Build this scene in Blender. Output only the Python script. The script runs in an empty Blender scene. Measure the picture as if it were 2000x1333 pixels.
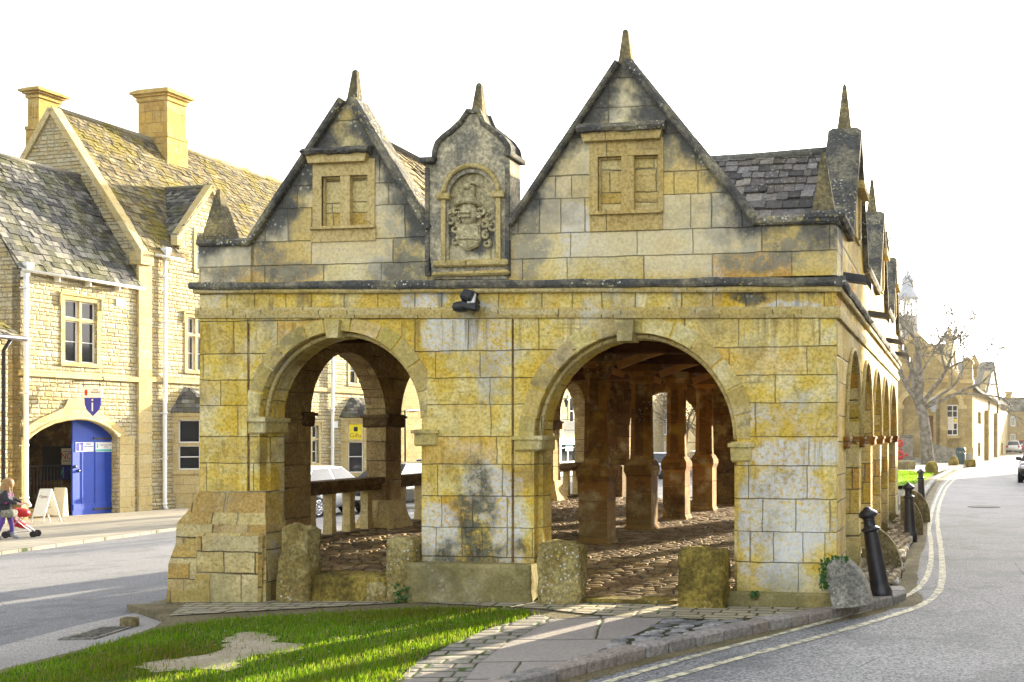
import bpy, bmesh, math, random
from mathutils import Vector as V, Matrix, noise, geometry
random.seed(11)
SC = bpy.context.scene
COL = SC.collection
rnd = random.uniform
# ---- viewpoint: an upright camera with lens shift, standing at the origin ----
FPX, CX, CY, EYE = 2250.0, 1470.0, 850.0, 1.75
ANG = math.radians(9.71)
FW = V((-math.sin(ANG), math.cos(ANG), 0)); RT = V((math.cos(ANG), math.sin(ANG), 0)); UP = V((0, 0, 1))
CAM = V((0, 0, EYE))
def ray(px, py): return FW + RT*((px-CX)/FPX) + UP*((CY-py)/FPX)
def onY(px, py, y):
    d = ray(px, py); return CAM + d*(y/d.y)
def onX(px, py, x):
    d = ray(px, py); return CAM + d*(x/d.x)
def onP(px, py, p0, n):
    d = ray(px, py); return CAM + d*((p0-CAM).dot(n)/d.dot(n))
def proj(p):
    q = V(p)-CAM; dd = q.dot(FW); return (CX+FPX*q.dot(RT)/dd, CY-FPX*q.z/dd, dd)
def solve(f, target, lo, hi):          # f monotone
    up = f(hi) > f(lo)
    for _ in range(60):
        m = (lo+hi)/2
        if (f(m) < target) == up: lo = m
        else: hi = m
    return (lo+hi)/2
# ---- the lie of the land: flat round the hall, falling to the west street ----
XB = [-8.7, -30.0]; YB = [14.0, 100.0]
def pl(x, pts):
    if x <= pts[0][0]: return pts[0][1]
    for (a, b), (c, d) in zip(pts, pts[1:]):
        if x <= c: return b+(d-b)*(x-a)/(c-a)
    return pts[-1][1]
def zg(x, y):
    return pl(x, [(-30, -1.02), (-8.7, -0.10), (-4.0, 0.0)]) + pl(y, [(14, 0), (100, -0.30)])
def G(px, py, dz=0.0):
    z = 0.0
    for _ in range(40):
        d = ray(px, py); k = (z-EYE)/d.z; p = CAM+d*k; z = z*0.5+0.5*(zg(p.x, p.y)+dz)
    return V((p.x, p.y, z))
# ---- mesh builder ----
class MB:
    def __init__(s): s.v = []; s.f = []; s.c = []; s.sm = []; s.col = (1, 1, 1)
    def add(s, vs, fs, smooth=False, col=None):
        b = len(s.v); s.v += [tuple(p) for p in vs]; c = col or s.col
        for f in fs: s.f.append([b+i for i in f]); s.c.append(c); s.sm.append(smooth)
    def box(s, c, size, rot=None, col=None, top=1.0, m=None):
        x, y, z = [k/2 for k in size]; P = []
        for (sx, sy, sz) in ((-1,-1,-1),(1,-1,-1),(1,1,-1),(-1,1,-1),(-1,-1,1),(1,-1,1),(1,1,1),(-1,1,1)):
            t = top if sz > 0 else 1
            p = V((sx*x*t, sy*y*t, sz*z))
            if rot is not None: p = rot @ p
            p = p+V(c)
            if m is not None: p = m @ p
            P.append(p)
        s.add(P, [(0,3,2,1),(4,5,6,7),(0,1,5,4),(1,2,6,5),(2,3,7,6),(3,0,4,7)], col=col)
    def fbox(s, O, U, W, N, u0, u1, w0, w1, n0, n1, col=None):    # box in a frame
        P = [O+U*a+W*b+N*c for c in (n0, n1) for (a, b) in ((u0,w0),(u1,w0),(u1,w1),(u0,w1))]
        s.add(P, [(3,2,1,0),(4,5,6,7),(0,1,5,4),(1,2,6,5),(2,3,7,6),(3,0,4,7)], col=col)
    def prism(s, outer, holes, O, U, W, N, n0, n1, col=None, back=True, bot=None):
        def area(l): return sum(a[0]*b[1]-b[0]*a[1] for a, b in zip(l, l[1:]+l[:1]))
        outer = list(outer); outer = outer if area(outer) > 0 else outer[::-1]
        hs = [(h if area(h) < 0 else h[::-1]) for h in map(list, holes or [])]
        loops = [outer]+hs
        flat = [p for l in loops for p in l]
        tris = geometry.tessellate_polygon([[V((p[0], p[1], 0)) for p in l] for l in loops])
        n = len(flat)
        P = [O+U*p[0]+W*p[1]+N*n1 for p in flat]+[O+U*p[0]+W*p[1]+N*n0 for p in flat]
        F = []
        for a, b, c in tris:
            A, B, C = flat[a], flat[b], flat[c]
            cr = (B[0]-A[0])*(C[1]-A[1])-(B[1]-A[1])*(C[0]-A[0])
            if abs(cr) < 1e-12: continue
            if cr < 0: b, c = c, b
            F.append((a, b, c))
            if back: F.append((n+a, n+c, n+b))
        k = 0
        for l in loops:
            m = len(l)
            for i in range(m):
                a = k+i; b = k+(i+1) % m
                F.append((n+a, n+b, b, a))
            k += m
        s.add(P, F, col=col)
    def quad(s, a, b, c, d, col=None, smooth=False): s.add([a, b, c, d], [(0, 1, 2, 3)], smooth, col)
    def tube(s, path, rad, sides=8, caps=True, smooth=True, col=None):
        path = [V(p) for p in path]; n = len(path)
        if not hasattr(rad, '__len__'): rad = [rad]*n
        P = []; x = None
        for i in range(n):
            t = (path[min(i+1, n-1)]-path[max(i-1, 0)])
            t = t.normalized() if t.length > 1e-9 else V((0, 0, 1))
            if x is None:
                x = t.orthogonal().normalized()
            else:
                x = x-t*x.dot(t); x = x.normalized() if x.length > 1e-6 else t.orthogonal().normalized()
            y = t.cross(x)
            for k in range(sides):
                a = 2*math.pi*k/sides; P.append(path[i]+(x*math.cos(a)+y*math.sin(a))*rad[i])
        F = [(i*sides+k, i*sides+(k+1) % sides, (i+1)*sides+(k+1) % sides, (i+1)*sides+k) for i in range(n-1) for k in range(sides)]
        if caps: F += [tuple(range(sides-1, -1, -1)), tuple((n-1)*sides+k for k in range(sides))]
        s.add(P, F, smooth, col)
    def lathe(s, prof, c, sides=20, m=None, smooth=True, col=None, rot0=0.0):
        P = []
        for r, z in prof:
            for k in range(sides):
                a = rot0+2*math.pi*k/sides; p = V((r*math.cos(a), r*math.sin(a), z))
                if m is not None: p = m @ p
                P.append(p+V(c))
        n = len(prof)
        F = [(i*sides+k, i*sides+(k+1) % sides, (i+1)*sides+(k+1) % sides, (i+1)*sides+k) for i in range(n-1) for k in range(sides)]
        F += [tuple(range(sides-1, -1, -1)), tuple((n-1)*sides+k for k in range(sides))]
        s.add(P, F, smooth, col)
    def rock(s, c, size, rot=None, amp=0.12, fr=2.5, cuts=4, bev=0.25, seed=0, col=None, fn=None, smooth=True):
        bm = bmesh.new(); bmesh.ops.create_cube(bm, size=2.0)
        bmesh.ops.subdivide_edges(bm, edges=bm.edges[:], cuts=cuts, use_grid_fill=True)
        P = []
        for v in bm.verts:
            p = v.co.copy(); q = p.normalized()*max(1.0, 1.25)
            p = p.lerp(q, bev)
            d = noise.noise_vector(p*fr+V((seed*7.3, seed*3.1, seed)))
            p = p+d*amp+noise.noise_vector(p*fr*3.1+V((seed*1.7, 9.1, seed*.3)))*amp*.42
            if fn: p = fn(p)
            p = V((p.x*size[0]/2, p.y*size[1]/2, p.z*size[2]/2))
            if rot is not None: p = rot @ p
            P.append(p+V(c))
        bm.verts.index_update()
        s.add(P, [[v.index for v in f.verts] for f in bm.faces], smooth, col); bm.free()
    def rbox(s, c, size, rot=None, bev=0.02, jit=0.0, col=None):
        bm = bmesh.new(); bmesh.ops.create_cube(bm, size=1.0)
        for v in bm.verts: v.co = V((v.co.x*size[0], v.co.y*size[1], v.co.z*size[2]))+V((rnd(-jit, jit), rnd(-jit, jit), rnd(-jit, jit)))
        bmesh.ops.bevel(bm, geom=bm.edges[:]+bm.verts[:], offset=bev, segments=1, affect='EDGES', profile=.6)
        bm.verts.index_update(); P = []
        for v in bm.verts:
            p = v.co.copy()
            if rot is not None: p = rot @ p
            P.append(p+V(c))
        s.add(P, [[v.index for v in f.verts] for f in bm.faces], False, col); bm.free()
    def build(s, name, mat, parent=None):
        me = bpy.data.meshes.new(name)
        off = world_of(parent) if parent is not None else V((0, 0, 0))
        me.from_pydata([tuple(V(p)-off) for p in s.v], [], s.f)
        me.uv_layers.new(name='UVMap'); me.color_attributes.new('Col', 'FLOAT_COLOR', 'CORNER')
        nl = len(me.loops); uvs = [0.0]*(2*nl); cols = [1.0]*(4*nl); sm = []
        lv = [0]*nl; me.loops.foreach_get('vertex_index', lv)
        for i, p in enumerate(me.polygons):
            n = p.normal; sm.append(s.sm[i]); c = s.c[i]
            if abs(n.z) > 0.8: t = V((1, 0, 0)); w = V((0, 1, 0))
            else:
                t = V((-n.y, n.x, 0)).normalized(); w = n.cross(t)
                if w.z < 0: w = -w
            for li in range(p.loop_start, p.loop_start+p.loop_total):
                q = s.v[lv[li]]
                uvs[2*li] = q[0]*t.x+q[1]*t.y+q[2]*t.z; uvs[2*li+1] = q[0]*w.x+q[1]*w.y+q[2]*w.z
                cols[4*li:4*li+3] = c[:3]
        me.uv_layers['UVMap'].data.foreach_set('uv', uvs); me.color_attributes['Col'].data.foreach_set('color', cols); me.polygons.foreach_set('use_smooth', sm)
        if isinstance(mat, (list, tuple)):
            for m in mat: me.materials.append(m)
        elif mat: me.materials.append(mat)
        o = bpy.data.objects.new(name, me); COL.objects.link(o)
        if parent is not None: o.parent = parent
        return o
LOC = {}
def world_of(o): return LOC.get(o.name, V((0, 0, 0)))
def tag(o, label=None, cat=None, group=None, kind=None):
    if label: o['label'] = label
    if cat: o['category'] = cat
    if group: o['group'] = group
    if kind: o['kind'] = kind
    return o
def thing(name, label, cat, loc=(0, 0, 0), group=None):
    o = bpy.data.objects.new(name, None); COL.objects.link(o); o.location = loc
    o.empty_display_size = 0.2; LOC[o.name] = V(loc)
    return tag(o, label, cat, group)
def kids(o): return [c for c in bpy.data.objects if c.parent == o]
def copy_tree(o, parent=None):
    ch = kids(o); c = o.copy(); COL.objects.link(c)
    if parent is not None: c.parent = parent
    for k in ch: copy_tree(k, c)
    return c
def inherit(o, p): LOC[o.name] = world_of(p) if p is not None else V((0, 0, 0)); return o   # a part that will carry sub-parts
def text(body, size, O, U, W, mat, name, parent, depth=0.002, align='CENTER', sx=1.0):
    cu = bpy.data.curves.new('t', 'FONT'); cu.body = body; cu.size = size; cu.align_x = align; cu.align_y = 'CENTER'; cu.extrude = depth
    to = bpy.data.objects.new('t', cu); COL.objects.link(to)
    bpy.context.view_layer.update()
    me = bpy.data.meshes.new_from_object(to.evaluated_get(bpy.context.evaluated_depsgraph_get()))
    bpy.data.objects.remove(to)
    N = U.cross(W); b = MB()
    b.add([O+U*(v.co.x*sx)+W*v.co.y+N*v.co.z for v in me.vertices], [list(p.vertices) for p in me.polygons])
    bpy.data.meshes.remove(me)
    return b.build(name, mat, parent)
def flat(poly, dz, name, mat, label=None, thick=0.0):
    """a sheet laid on the land"""
    bm = bmesh.new(); tri = geometry.tessellate_polygon([[V((p[0], p[1], 0)) for p in poly]])
    vs = [bm.verts.new((p[0], p[1], 0)) for p in poly]
    for t in tri:
        try: bm.faces.new([vs[i] for i in t])
        except ValueError: pass
    for x in XB+[-4.0]: bmesh.ops.bisect_plane(bm, geom=bm.verts[:]+bm.edges[:]+bm.faces[:], plane_co=(x, 0, 0), plane_no=(1, 0, 0))
    for y in YB: bmesh.ops.bisect_plane(bm, geom=bm.verts[:]+bm.edges[:]+bm.faces[:], plane_co=(0, y, 0), plane_no=(0, 1, 0))
    for f in bm.faces:
        if f.normal.z < 0: f.normal_flip()
    bm.verts.index_update(); b = MB()
    b.add([(v.co.x, v.co.y, zg(v.co.x, v.co.y)+dz) for v in bm.verts], [[v.index for v in f.verts] for f in bm.faces])
    if thick:
        edges = [e for e in bm.edges if len(e.link_faces) == 1]
        for e in edges:
            l = e.link_loops[0]; a, c = l.vert.co, l.link_loop_next.vert.co
            za, zc = zg(a.x, a.y)+dz, zg(c.x, c.y)+dz
            b.quad((a.x, a.y, za-thick), (c.x, c.y, zc-thick), (c.x, c.y, zc), (a.x, a.y, za))
    bm.free()
    o = b.build(name, mat); o['kind'] = 'structure'
    if label: o['label'] = label
    return o
def gp(*pts, dz=0.0): return [(G(x, y, dz).x, G(x, y, dz).y) for x, y in pts]
def inside(p, poly):
    x, y = p[0], p[1]; r = False
    for (x1, y1), (x2, y2) in zip(poly, poly[1:]+poly[:1]):
        if (y1 > y) != (y2 > y) and x < (x2-x1)*(y-y1)/(y2-y1)+x1: r = not r
    return r
def ragged(poly, n=7, amp=.04, seed=1):
    out = []
    for i, (a, c) in enumerate(zip(poly, poly[1:]+poly[:1])):
        a, c = V(a), V(c); d = c-a; L = d.length; m = max(1, min(n, int(L/.07))); nn = V((-d.y, d.x)).normalized() if L > 0 else d
        for k in range(m):
            p = a+d*(k/m); q = noise.noise(V((p.x*3.1, p.y*3.1, seed)))+.6*noise.noise(V((p.x*11, p.y*11, seed+5))); p = p+nn*amp*q; out.append((p.x, p.y))
    return out
def smoothline(pts, n=8):
    out = []; P = [V((p[0], p[1])) for p in pts]
    P = [P[0]*2-P[1]]+P+[P[-1]*2-P[-2]]
    for i in range(1, len(P)-2):
        for k in range(n):
            t = k/n; a, b, c, d = P[i-1:i+3]
            q = 0.5*((2*b)+(c-a)*t+(2*a-5*b+4*c-d)*t*t+(3*b-a-3*c+d)*t**3); out.append((q.x, q.y))
    out.append(tuple(P[-2])); return out
import math
SUN_AZ, SUN_EL, SUN_E = math.radians(19), math.radians(10), 3.6
SKY_E, SKY_SAT, EXPO = 0.12, 0.22, 2.85
HAZE = 0.00013
ROW = [(9.0, 2.0, 44.5, 10.2, 13.5, 8.0, 'east side stone row whose shadow lies over the near lane'), (9.0, 58.5, 77.0, 5.8, 8.6, 7.0, 'second east side stone row farther down the lane')]
# ---------------------------------------------------------------- materials
class NT:
    def __init__(s, name):
        s.mat = bpy.data.materials.new(name); s.mat.use_nodes = True; s.t = s.mat.node_tree; s.t.nodes.clear()
        s.out = s.t.nodes.new('ShaderNodeOutputMaterial'); s.b = s.t.nodes.new('ShaderNodeBsdfPrincipled')
        s.t.links.new(s.b.outputs[0], s.out.inputs[0])
    def set(s, sock, v):
        if isinstance(v, bpy.types.NodeSocket): s.t.links.new(v, sock)
        elif v is not None:
            if sock.type == 'RGBA' and len(v) == 3: v = (*v, 1)
            sock.default_value = v
    def n(s, typ, ins=None, **props):
        nd = s.t.nodes.new('ShaderNode'+typ)
        for k, v in props.items(): setattr(nd, k, v)
        for k, v in (ins or {}).items(): s.set(nd.inputs[k], v)
        return nd
    def m(s, op, a, b=None, c=None, clamp=False):
        nd = s.t.nodes.new('ShaderNodeMath'); nd.operation = op; nd.use_clamp = clamp
        for i, v in enumerate((a, b, c)):
            if v is not None: s.set(nd.inputs[i], v)
        return nd.outputs[0]
    def mr(s, v, a, b, c=0.0, d=1.0, smooth=True):
        nd = s.t.nodes.new('ShaderNodeMapRange'); nd.interpolation_type = 'SMOOTHSTEP' if smooth else 'LINEAR'
        for i, x in enumerate((v, a, b, c, d)): s.set(nd.inputs[i], x)
        return nd.outputs[0]
    def mix(s, f, a, b, mode='MIX'):
        nd = s.t.nodes.new('ShaderNodeMix'); nd.data_type = 'RGBA'; nd.blend_type = mode; nd.clamp_factor = True
        s.set(nd.inputs[0], f); s.set(nd.inputs[6], a); s.set(nd.inputs[7], b); return nd.outputs[2]
    def pos(s): return s.n('NewGeometry').outputs['Position']
    def sep(s, v):
        o = s.n('SeparateXYZ', {0: v}).outputs; return o[0], o[1], o[2]
    def comb(s, x, y, z=0.0): return s.n('CombineXYZ', {0: x, 1: y, 2: z}).outputs[0]
    def noise(s, vec, scale, detail=3.0, rough=0.55, dist=0.0, dim='3D', w=None):
        nd = s.n('TexNoise', noise_dimensions=dim)
        if vec is not None and dim != '1D': s.set(nd.inputs['Vector'], vec)
        if w is not None: s.set(nd.inputs['W'], w)
        s.set(nd.inputs['Scale'], scale); s.set(nd.inputs['Detail'], detail); s.set(nd.inputs['Roughness'], rough); s.set(nd.inputs['Distortion'], dist)
        return nd.outputs['Fac']
    def vor(s, vec, scale, feature='F1', rand=1.0, out='Distance'):
        nd = s.n('TexVoronoi', feature=feature); s.set(nd.inputs['Vector'], vec); s.set(nd.inputs['Scale'], scale); s.set(nd.inputs['Randomness'], rand)
        return nd.outputs[out]
    def white(s, x, y=0.0, z=0.0):
        nd = s.n('TexWhiteNoise', noise_dimensions='3D'); s.set(nd.inputs['Vector'], s.comb(x, y, z)); return nd
    def ramp(s, f, stops, const=False):
        nd = s.t.nodes.new('ShaderNodeValToRGB'); cr = nd.color_ramp; cr.interpolation = 'CONSTANT' if const else 'LINEAR'
        while len(cr.elements) < len(stops): cr.elements.new(0.5)
        for e, (p, c) in zip(cr.elements, stops): e.position = p; e.color = (*c, 1)
        s.set(nd.inputs[0], f); return nd.outputs[0]
    def bump(s, h, dist=0.01, strength=1.0, normal=None):
        nd = s.n('Bump', {'Height': h, 'Distance': dist, 'Strength': strength})
        if normal is not None: s.set(nd.inputs['Normal'], normal)
        return nd.outputs[0]
    def fin(s, col, rough=0.85, normal=None, metal=0.0, spec=0.3):
        s.set(s.b.inputs['Base Color'], col); s.set(s.b.inputs['Roughness'], rough); s.set(s.b.inputs['Metallic'], metal)
        s.set(s.b.inputs['Specular IOR Level'], spec)
        if normal is not None: s.set(s.b.inputs['Normal'], normal)
        return s.mat
def ashlar(t, uv, h, w, mw, seed=0.0, wob=0.012, wvar=0.55):
    """coursed blocks of unequal height and length: returns random(colour), joint mask, distance to joint"""
    u, v, _ = t.sep(uv)
    ps = t.pos()
    u = t.m('ADD', u, t.m('MULTIPLY', t.m('SUBTRACT', t.noise(ps, 5.0, 2.0), 0.5), wob*2))
    v = t.m('ADD', v, t.m('MULTIPLY', t.m('SUBTRACT', t.noise(t.comb(u, v, 3.3+seed), 4.0, 2.0), 0.5), wob*2))
    v1 = t.m('ADD', t.m('DIVIDE', v, h), t.m('MULTIPLY', t.noise(None, 0.9/h*0.6, 1.0, dim='1D', w=t.m('ADD', v, seed)), 0.9))
    row = t.m('FLOOR', v1); fv = t.m('FRACT', v1)
    wr = t.white(row, seed, 1.7).outputs[0]
    sc, off, _ = t.sep(wr) if False else t.sep(t.white(row, seed, 1.7).outputs['Color'])
    ww = t.m('MULTIPLY', t.m('ADD', t.m('MULTIPLY', sc, wvar*1.3), 1-wvar*0.65), w)
    u1 = t.m('ADD', t.m('DIVIDE', u, ww), t.m('MULTIPLY', off, 17.3))
    u1 = t.m('ADD', u1, t.m('MULTIPLY', t.noise(t.comb(u1, t.m('MULTIPLY', row, 3.7), seed), 0.8, 0.0), 0.95))
    cell = t.m('FLOOR', u1); fu = t.m('FRACT', u1)
    du = t.m('MULTIPLY', t.m('MINIMUM', fu, t.m('SUBTRACT', 1.0, fu)), ww)
    dv = t.m('MULTIPLY', t.m('MINIMUM', fv, t.m('SUBTRACT', 1.0, fv)), h)
    d = t.m('MINIMUM', du, dv)
    joint = t.mr(d, mw*0.4, mw*1.3, 1.0, 0.0)
    return t.white(cell, row, seed).outputs['Color'], joint, d
def lichen(t, ps, scale=18.0, seed=0.0):
    """pale round spots of crustose lichen"""
    d = t.vor(t.n('VectorMath', {0: ps, 1: (seed, seed*2, seed)}, operation='ADD').outputs[0], scale)
    big = t.noise(ps, 2.2, 2.0)
    return t.m('MULTIPLY', t.mr(d, 0.12, 0.3, 1.0, 0.0), t.mr(big, 0.45, 0.62))
def stone(name, h=0.3, w=0.55, mw=0.006, seed=0.0, pal=None, mortar=(.34, .29, .17), grime=0.35, dark=(.055, .055, .05), gables=None,
          white=0.0, low=None, wcol=(.62, .63, .6), rock=0.0, wob=0.012, joint_vis=1.0, bumpd=0.026, pits=1.0, spots=(), wvar=0.55, mott=1.0):
    t = NT(name); ps = t.pos(); uv = t.n('TexCoord').outputs['UV']
    rc, joint, d = ashlar(t, uv, h, w, mw, seed, wob, wvar)
    r1, r2, r3 = t.sep(rc)
    pal = pal or [(0.0, (.48, .32, .03)), (.12, (.68, .52, .12)), (.26, (.66, .43, .015)), (.40, (.76, .64, .28)), (.54, (.56, .40, .05)), (.66, (.72, .48, .025)), (.78, (.42, .31, .05)), (.87, (.76, .64, .26)), (.93, (.66, .33, .006)), (1.0, (.58, .26, .004))]
    c = t.ramp(r1, pal)
    if gables:                                            # weathering that runs across the blocks
        nn = t.noise(ps, 1.05, 8.0, 0.68)
        cc = t.ramp(t.mr(nn, 0.30, 0.70, 0, 1, False), [(0.0, (.36, .19, .008)), (.20, (.62, .37, .006)), (.40, (.76, .50, .02)), (.54, (.82, .66, .18)), (.66, (.86, .78, .46)), (.86, (.76, .73, .62)), (1.0, (.58, .59, .60))])
        c = t.mix(t.mr(r2, 0.0, 1.0, .35, .75, False), c, cc)
    # slow colour drift, iron streaks and bedding inside each block
    n1 = t.noise(ps, 2.4, 5.0, 0.6)
    c = t.mix(t.mr(n1, 0.48, 0.68, 0.0, 0.5), c, t.mix(r2, (.58, .36, .02), (.70, .62, .36)))
    sx, sy, sz = t.sep(ps)
    bed = t.noise(t.comb(t.m('MULTIPLY', sx, 1.5), t.m('MULTIPLY', sy, 1.5), t.m('MULTIPLY', sz, 16.0)), 1.6, 5.0, 0.6)
    c = t.mix(t.m('MULTIPLY', t.mr(bed, 0.5, 0.72), t.mr(r3, 0.3, 0.9, 0.0, 0.6)), c, (.30, .22, .09))
    n2 = t.noise(ps, 32.0, 6.0, 0.7)
    c = t.mix(t.mr(n2, 0.36, 0.56, 0.0, 1.0, False), t.mix(0.42*mott, c, (.09, .055, .005)), t.mix(0.12*mott, c, (.9, .8, .5)))
    n3 = t.noise(ps, 7.0, 8.0, 0.72)
    c = t.mix(t.mr(n3, 0.55, 0.70, 0.0, 0.5*mott), c, (.20, .12, .015)); c = t.mix(t.mr(n3, 0.46, 0.33, 0.0, 0.28*mott), c, (.86, .77, .42))
    if white:
        nw = t.noise(ps, 1.1, 6.0, 0.62)
        wm = t.m('MULTIPLY', t.mr(nw, 0.55, 0.66), white)
        wm = t.m('MULTIPLY', wm, t.mr(t.noise(ps, 40.0, 4.0), 0.35, 0.6))
        c = t.mix(wm, c, wcol)
    # stains that have a place and outline of their own: salts and limewash (w), black lichen (k), iron (o)
    for kind, ns in (('o', 2.0), ('w', 3.0), ('k', 2.5)):
        tot = None
        for (px_, pz_, rx_, rz_, kd) in spots:
            if kd != kind: continue
            e = t.m('SQRT', t.m('ADD', t.m('POWER', t.m('DIVIDE', t.m('SUBTRACT', sx, px_), rx_), 2.0), t.m('POWER', t.m('DIVIDE', t.m('SUBTRACT', sz, pz_), rz_), 2.0)))
            tot = e if tot is None else t.m('MINIMUM', tot, e)
        if tot is None: continue
        e = t.m('ADD', tot, t.m('MULTIPLY', t.m('SUBTRACT', t.noise(ps, ns, 7.0, 0.68), 0.5), 2.2))
        mk = t.mr(e, 1.10, 0.62) if kind == 'k' else t.mr(e, 1.05, 0.75)
        if kind == 'w': c = t.mix(t.m('MULTIPLY', mk, t.mr(t.noise(ps, 24.0, 5.0, .7), .36, .58, .05, .85)), c, t.mix(n2, (.54, .57, .62), (.76, .77, .76)))
        elif kind == 'o': continue
        else: c = t.mix(t.m('MULTIPLY', t.m('MULTIPLY', mk, t.mr(t.noise(ps, 6.0, 9.0, .78), .40, .54, .16, 1.0)), t.mr(n2, .3, .5, .65, 1.0)), c, t.mix(t.mr(t.noise(ps, 12.0, 5.0), .4, .62), (.035, .035, .03), (.15, .145, .10)))
    if gables:                                            # dark runs below ledges, streaked downwards
        st2 = t.noise(t.comb(t.m('MULTIPLY', sx, 9.0), 0.0, t.m('MULTIPLY', sz, .55)), 1.0, 6.0, .7)
        led = t.m('MAXIMUM', t.m('MULTIPLY', t.mr(sz, 2.35, 2.95), t.mr(sz, 3.0, 2.97)), t.m('MULTIPLY', t.mr(sz, 1.0, 1.65), t.mr(sz, 1.72, 1.66)))
        c = t.mix(t.m('MULTIPLY', t.m('MULTIPLY', led, t.mr(st2, .5, .64)), .6), c, (.20, .13, .04))
    # pits and holes
    pit = t.m('MULTIPLY', t.mr(t.vor(ps, 26.0), 0.02, 0.16, 1.0, 0.0), t.mr(t.noise(ps, 3.1, 3.0), 0.5, 0.62))
    pit = t.m('MULTIPLY', pit, pits)
    c = t.mix(t.m('MULTIPLY', pit, 0.8), c, (.05, .04, .02))
    # soot and black lichen
    g = t.mr(t.noise(ps, 1.3, 7.0, 0.68), 0.48, 0.68, 0.0, grime)
    if gables:                                            # black growth hugging the coping lines of the gables
        hi = None
        for gx, gz, k in gables:
            e = t.m('SUBTRACT', gz, t.m('MULTIPLY', t.m('ABSOLUTE', t.m('SUBTRACT', sx, gx)), k))
            hi = e if hi is None else t.m('MAXIMUM', hi, e)
        hi = t.m('MAXIMUM', hi, 3.98)
        dd = t.m('SUBTRACT', hi, sz)
        dd = t.m('ADD', dd, t.m('MULTIPLY', t.m('SUBTRACT', t.noise(ps, 1.7, 6.0, 0.7), 0.5), 1.9))
        gg = t.mr(dd, 0.04, 0.48, 1.0, 0.0)
        gg = t.m('MULTIPLY', gg, t.mr(sz, 3.35, 3.42))
        g = t.m('MAXIMUM', g, gg)
        up = t.m('MULTIPLY', t.mr(sz, 3.3, 3.5), t.mr(r3, 0.2, 0.8, 0.25, 0.62))    # the attic has weathered paler and greyer
        c = t.mix(up, c, t.mix(n2, (.58, .51, .35), (.86, .79, .58)))
        # rain streaks under the cornice
        st = t.noise(t.comb(t.m('MULTIPLY', sx, 6.0), t.m('MULTIPLY', sy, 6.0), t.m('MULTIPLY', sz, 0.8)), 1.0, 5.0, 0.65)
        sm = t.m('MULTIPLY', t.mr(st, 0.5, 0.66), t.m('MULTIPLY', t.mr(sz, 2.7, 3.2), t.mr(sz, 3.34, 3.3)))
        g = t.m('MAXIMUM', g, t.m('MULTIPLY', sm, 0.62))
    if low:                                               # algae and damp near the ground
        lo = t.mr(t.m('ADD', sz, t.m('MULTIPLY', t.m('SUBTRACT', n1, 0.5), 1.1)), low[0], low[1], low[2], 0.0)
        c = t.mix(lo, c, t.mix(t.noise(ps, 14.0, 5.0, 0.7), (.09, .085, .025), (.34, .31, .13)))
    c = t.mix(t.m('MULTIPLY', g, t.mr(n2, 0.3, 0.5, 0.75, 1.0)), c, t.mix(t.noise(ps, 11.0, 4.0), dark, tuple(k*3 for k in dark)))
    c = t.mix(t.m('MULTIPLY', lichen(t, ps, 15.0, seed), t.m('ADD', t.m('MULTIPLY', g, 0.75), 0.06)), c, (.58, .58, .50))
    jn = t.mr(t.noise(ps, 2.0, 3.0), 0.32, 0.6)
    c = t.mix(t.m('MULTIPLY', joint, joint_vis), c, t.mix(jn, tuple(k*.30 for k in mortar), tuple(min(1, k*1.25) for k in mortar)))
    hgt = t.m('ADD', t.mr(d, 0.0, mw*2.2, 0.0, 0.7), t.m('MULTIPLY', t.noise(ps, 14.0, 8.0, 0.7), 0.7))
    hgt = t.m('SUBTRACT', hgt, t.m('MULTIPLY', pit, 0.8))
    if rock:
        hgt = t.m('ADD', t.m('MULTIPLY', hgt, 0.5), t.m('MULTIPLY', t.m('ADD', t.m('ADD', t.mr(d, 0, h*0.3, 0, 1.0), r2), t.m('MULTIPLY', t.noise(ps, 6.0, 4.0, 0.6), 1.8)), rock))
    hgt = t.m('ADD', hgt, t.m('MULTIPLY', r2, 0.35))
    return t.fin(c, 0.92, t.bump(hgt, bumpd), spec=0.15)
def weathered(name, base=(.10, .10, .095), alt=(.30, .28, .20), spot=(.62, .62, .55), amt=1.0, bd=0.012, yellow=0.0):
    t = NT(name); ps = t.pos()
    n1 = t.noise(ps, 2.6, 7.0, 0.68); n2 = t.noise(ps, 26.0, 5.0, 0.7)
    c = t.mix(t.mr(n1, 0.42, 0.62), base, alt)
    c = t.mix(t.mr(n2, 0.35, 0.7), t.mix(0.6, c, (.02, .02, .018)), c)
    c = t.mix(t.m('MULTIPLY', lichen(t, ps, 22.0, 1.0), amt), c, spot)
    c = t.mix(t.m('MULTIPLY', lichen(t, ps, 13.0, 5.0), amt*0.6+yellow), c, (.48, .40, .10))
    hgt = t.m('ADD', n1, t.m('MULTIPLY', t.noise(ps, 18.0, 8.0, 0.72), 0.9))
    return t.fin(c, 0.95, t.bump(hgt, bd), spec=0.1)
def plain(name, col, rough=0.6, metal=0.0, var=0.12, scale=6.0, bd=0.0, spec=0.4):
    t = NT(name); ps = t.pos(); n1 = t.noise(ps, scale, 5.0, 0.6)
    c = t.mix(t.mr(n1, 0.3, 0.7, 0, 1, False), tuple(k*(1-var) for k in col), tuple(min(1, k*(1+var)) for k in col))
    nm = t.bump(t.noise(ps, scale*6, 5.0), bd) if bd else None
    return t.fin(c, rough, nm, metal, spec)
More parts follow.
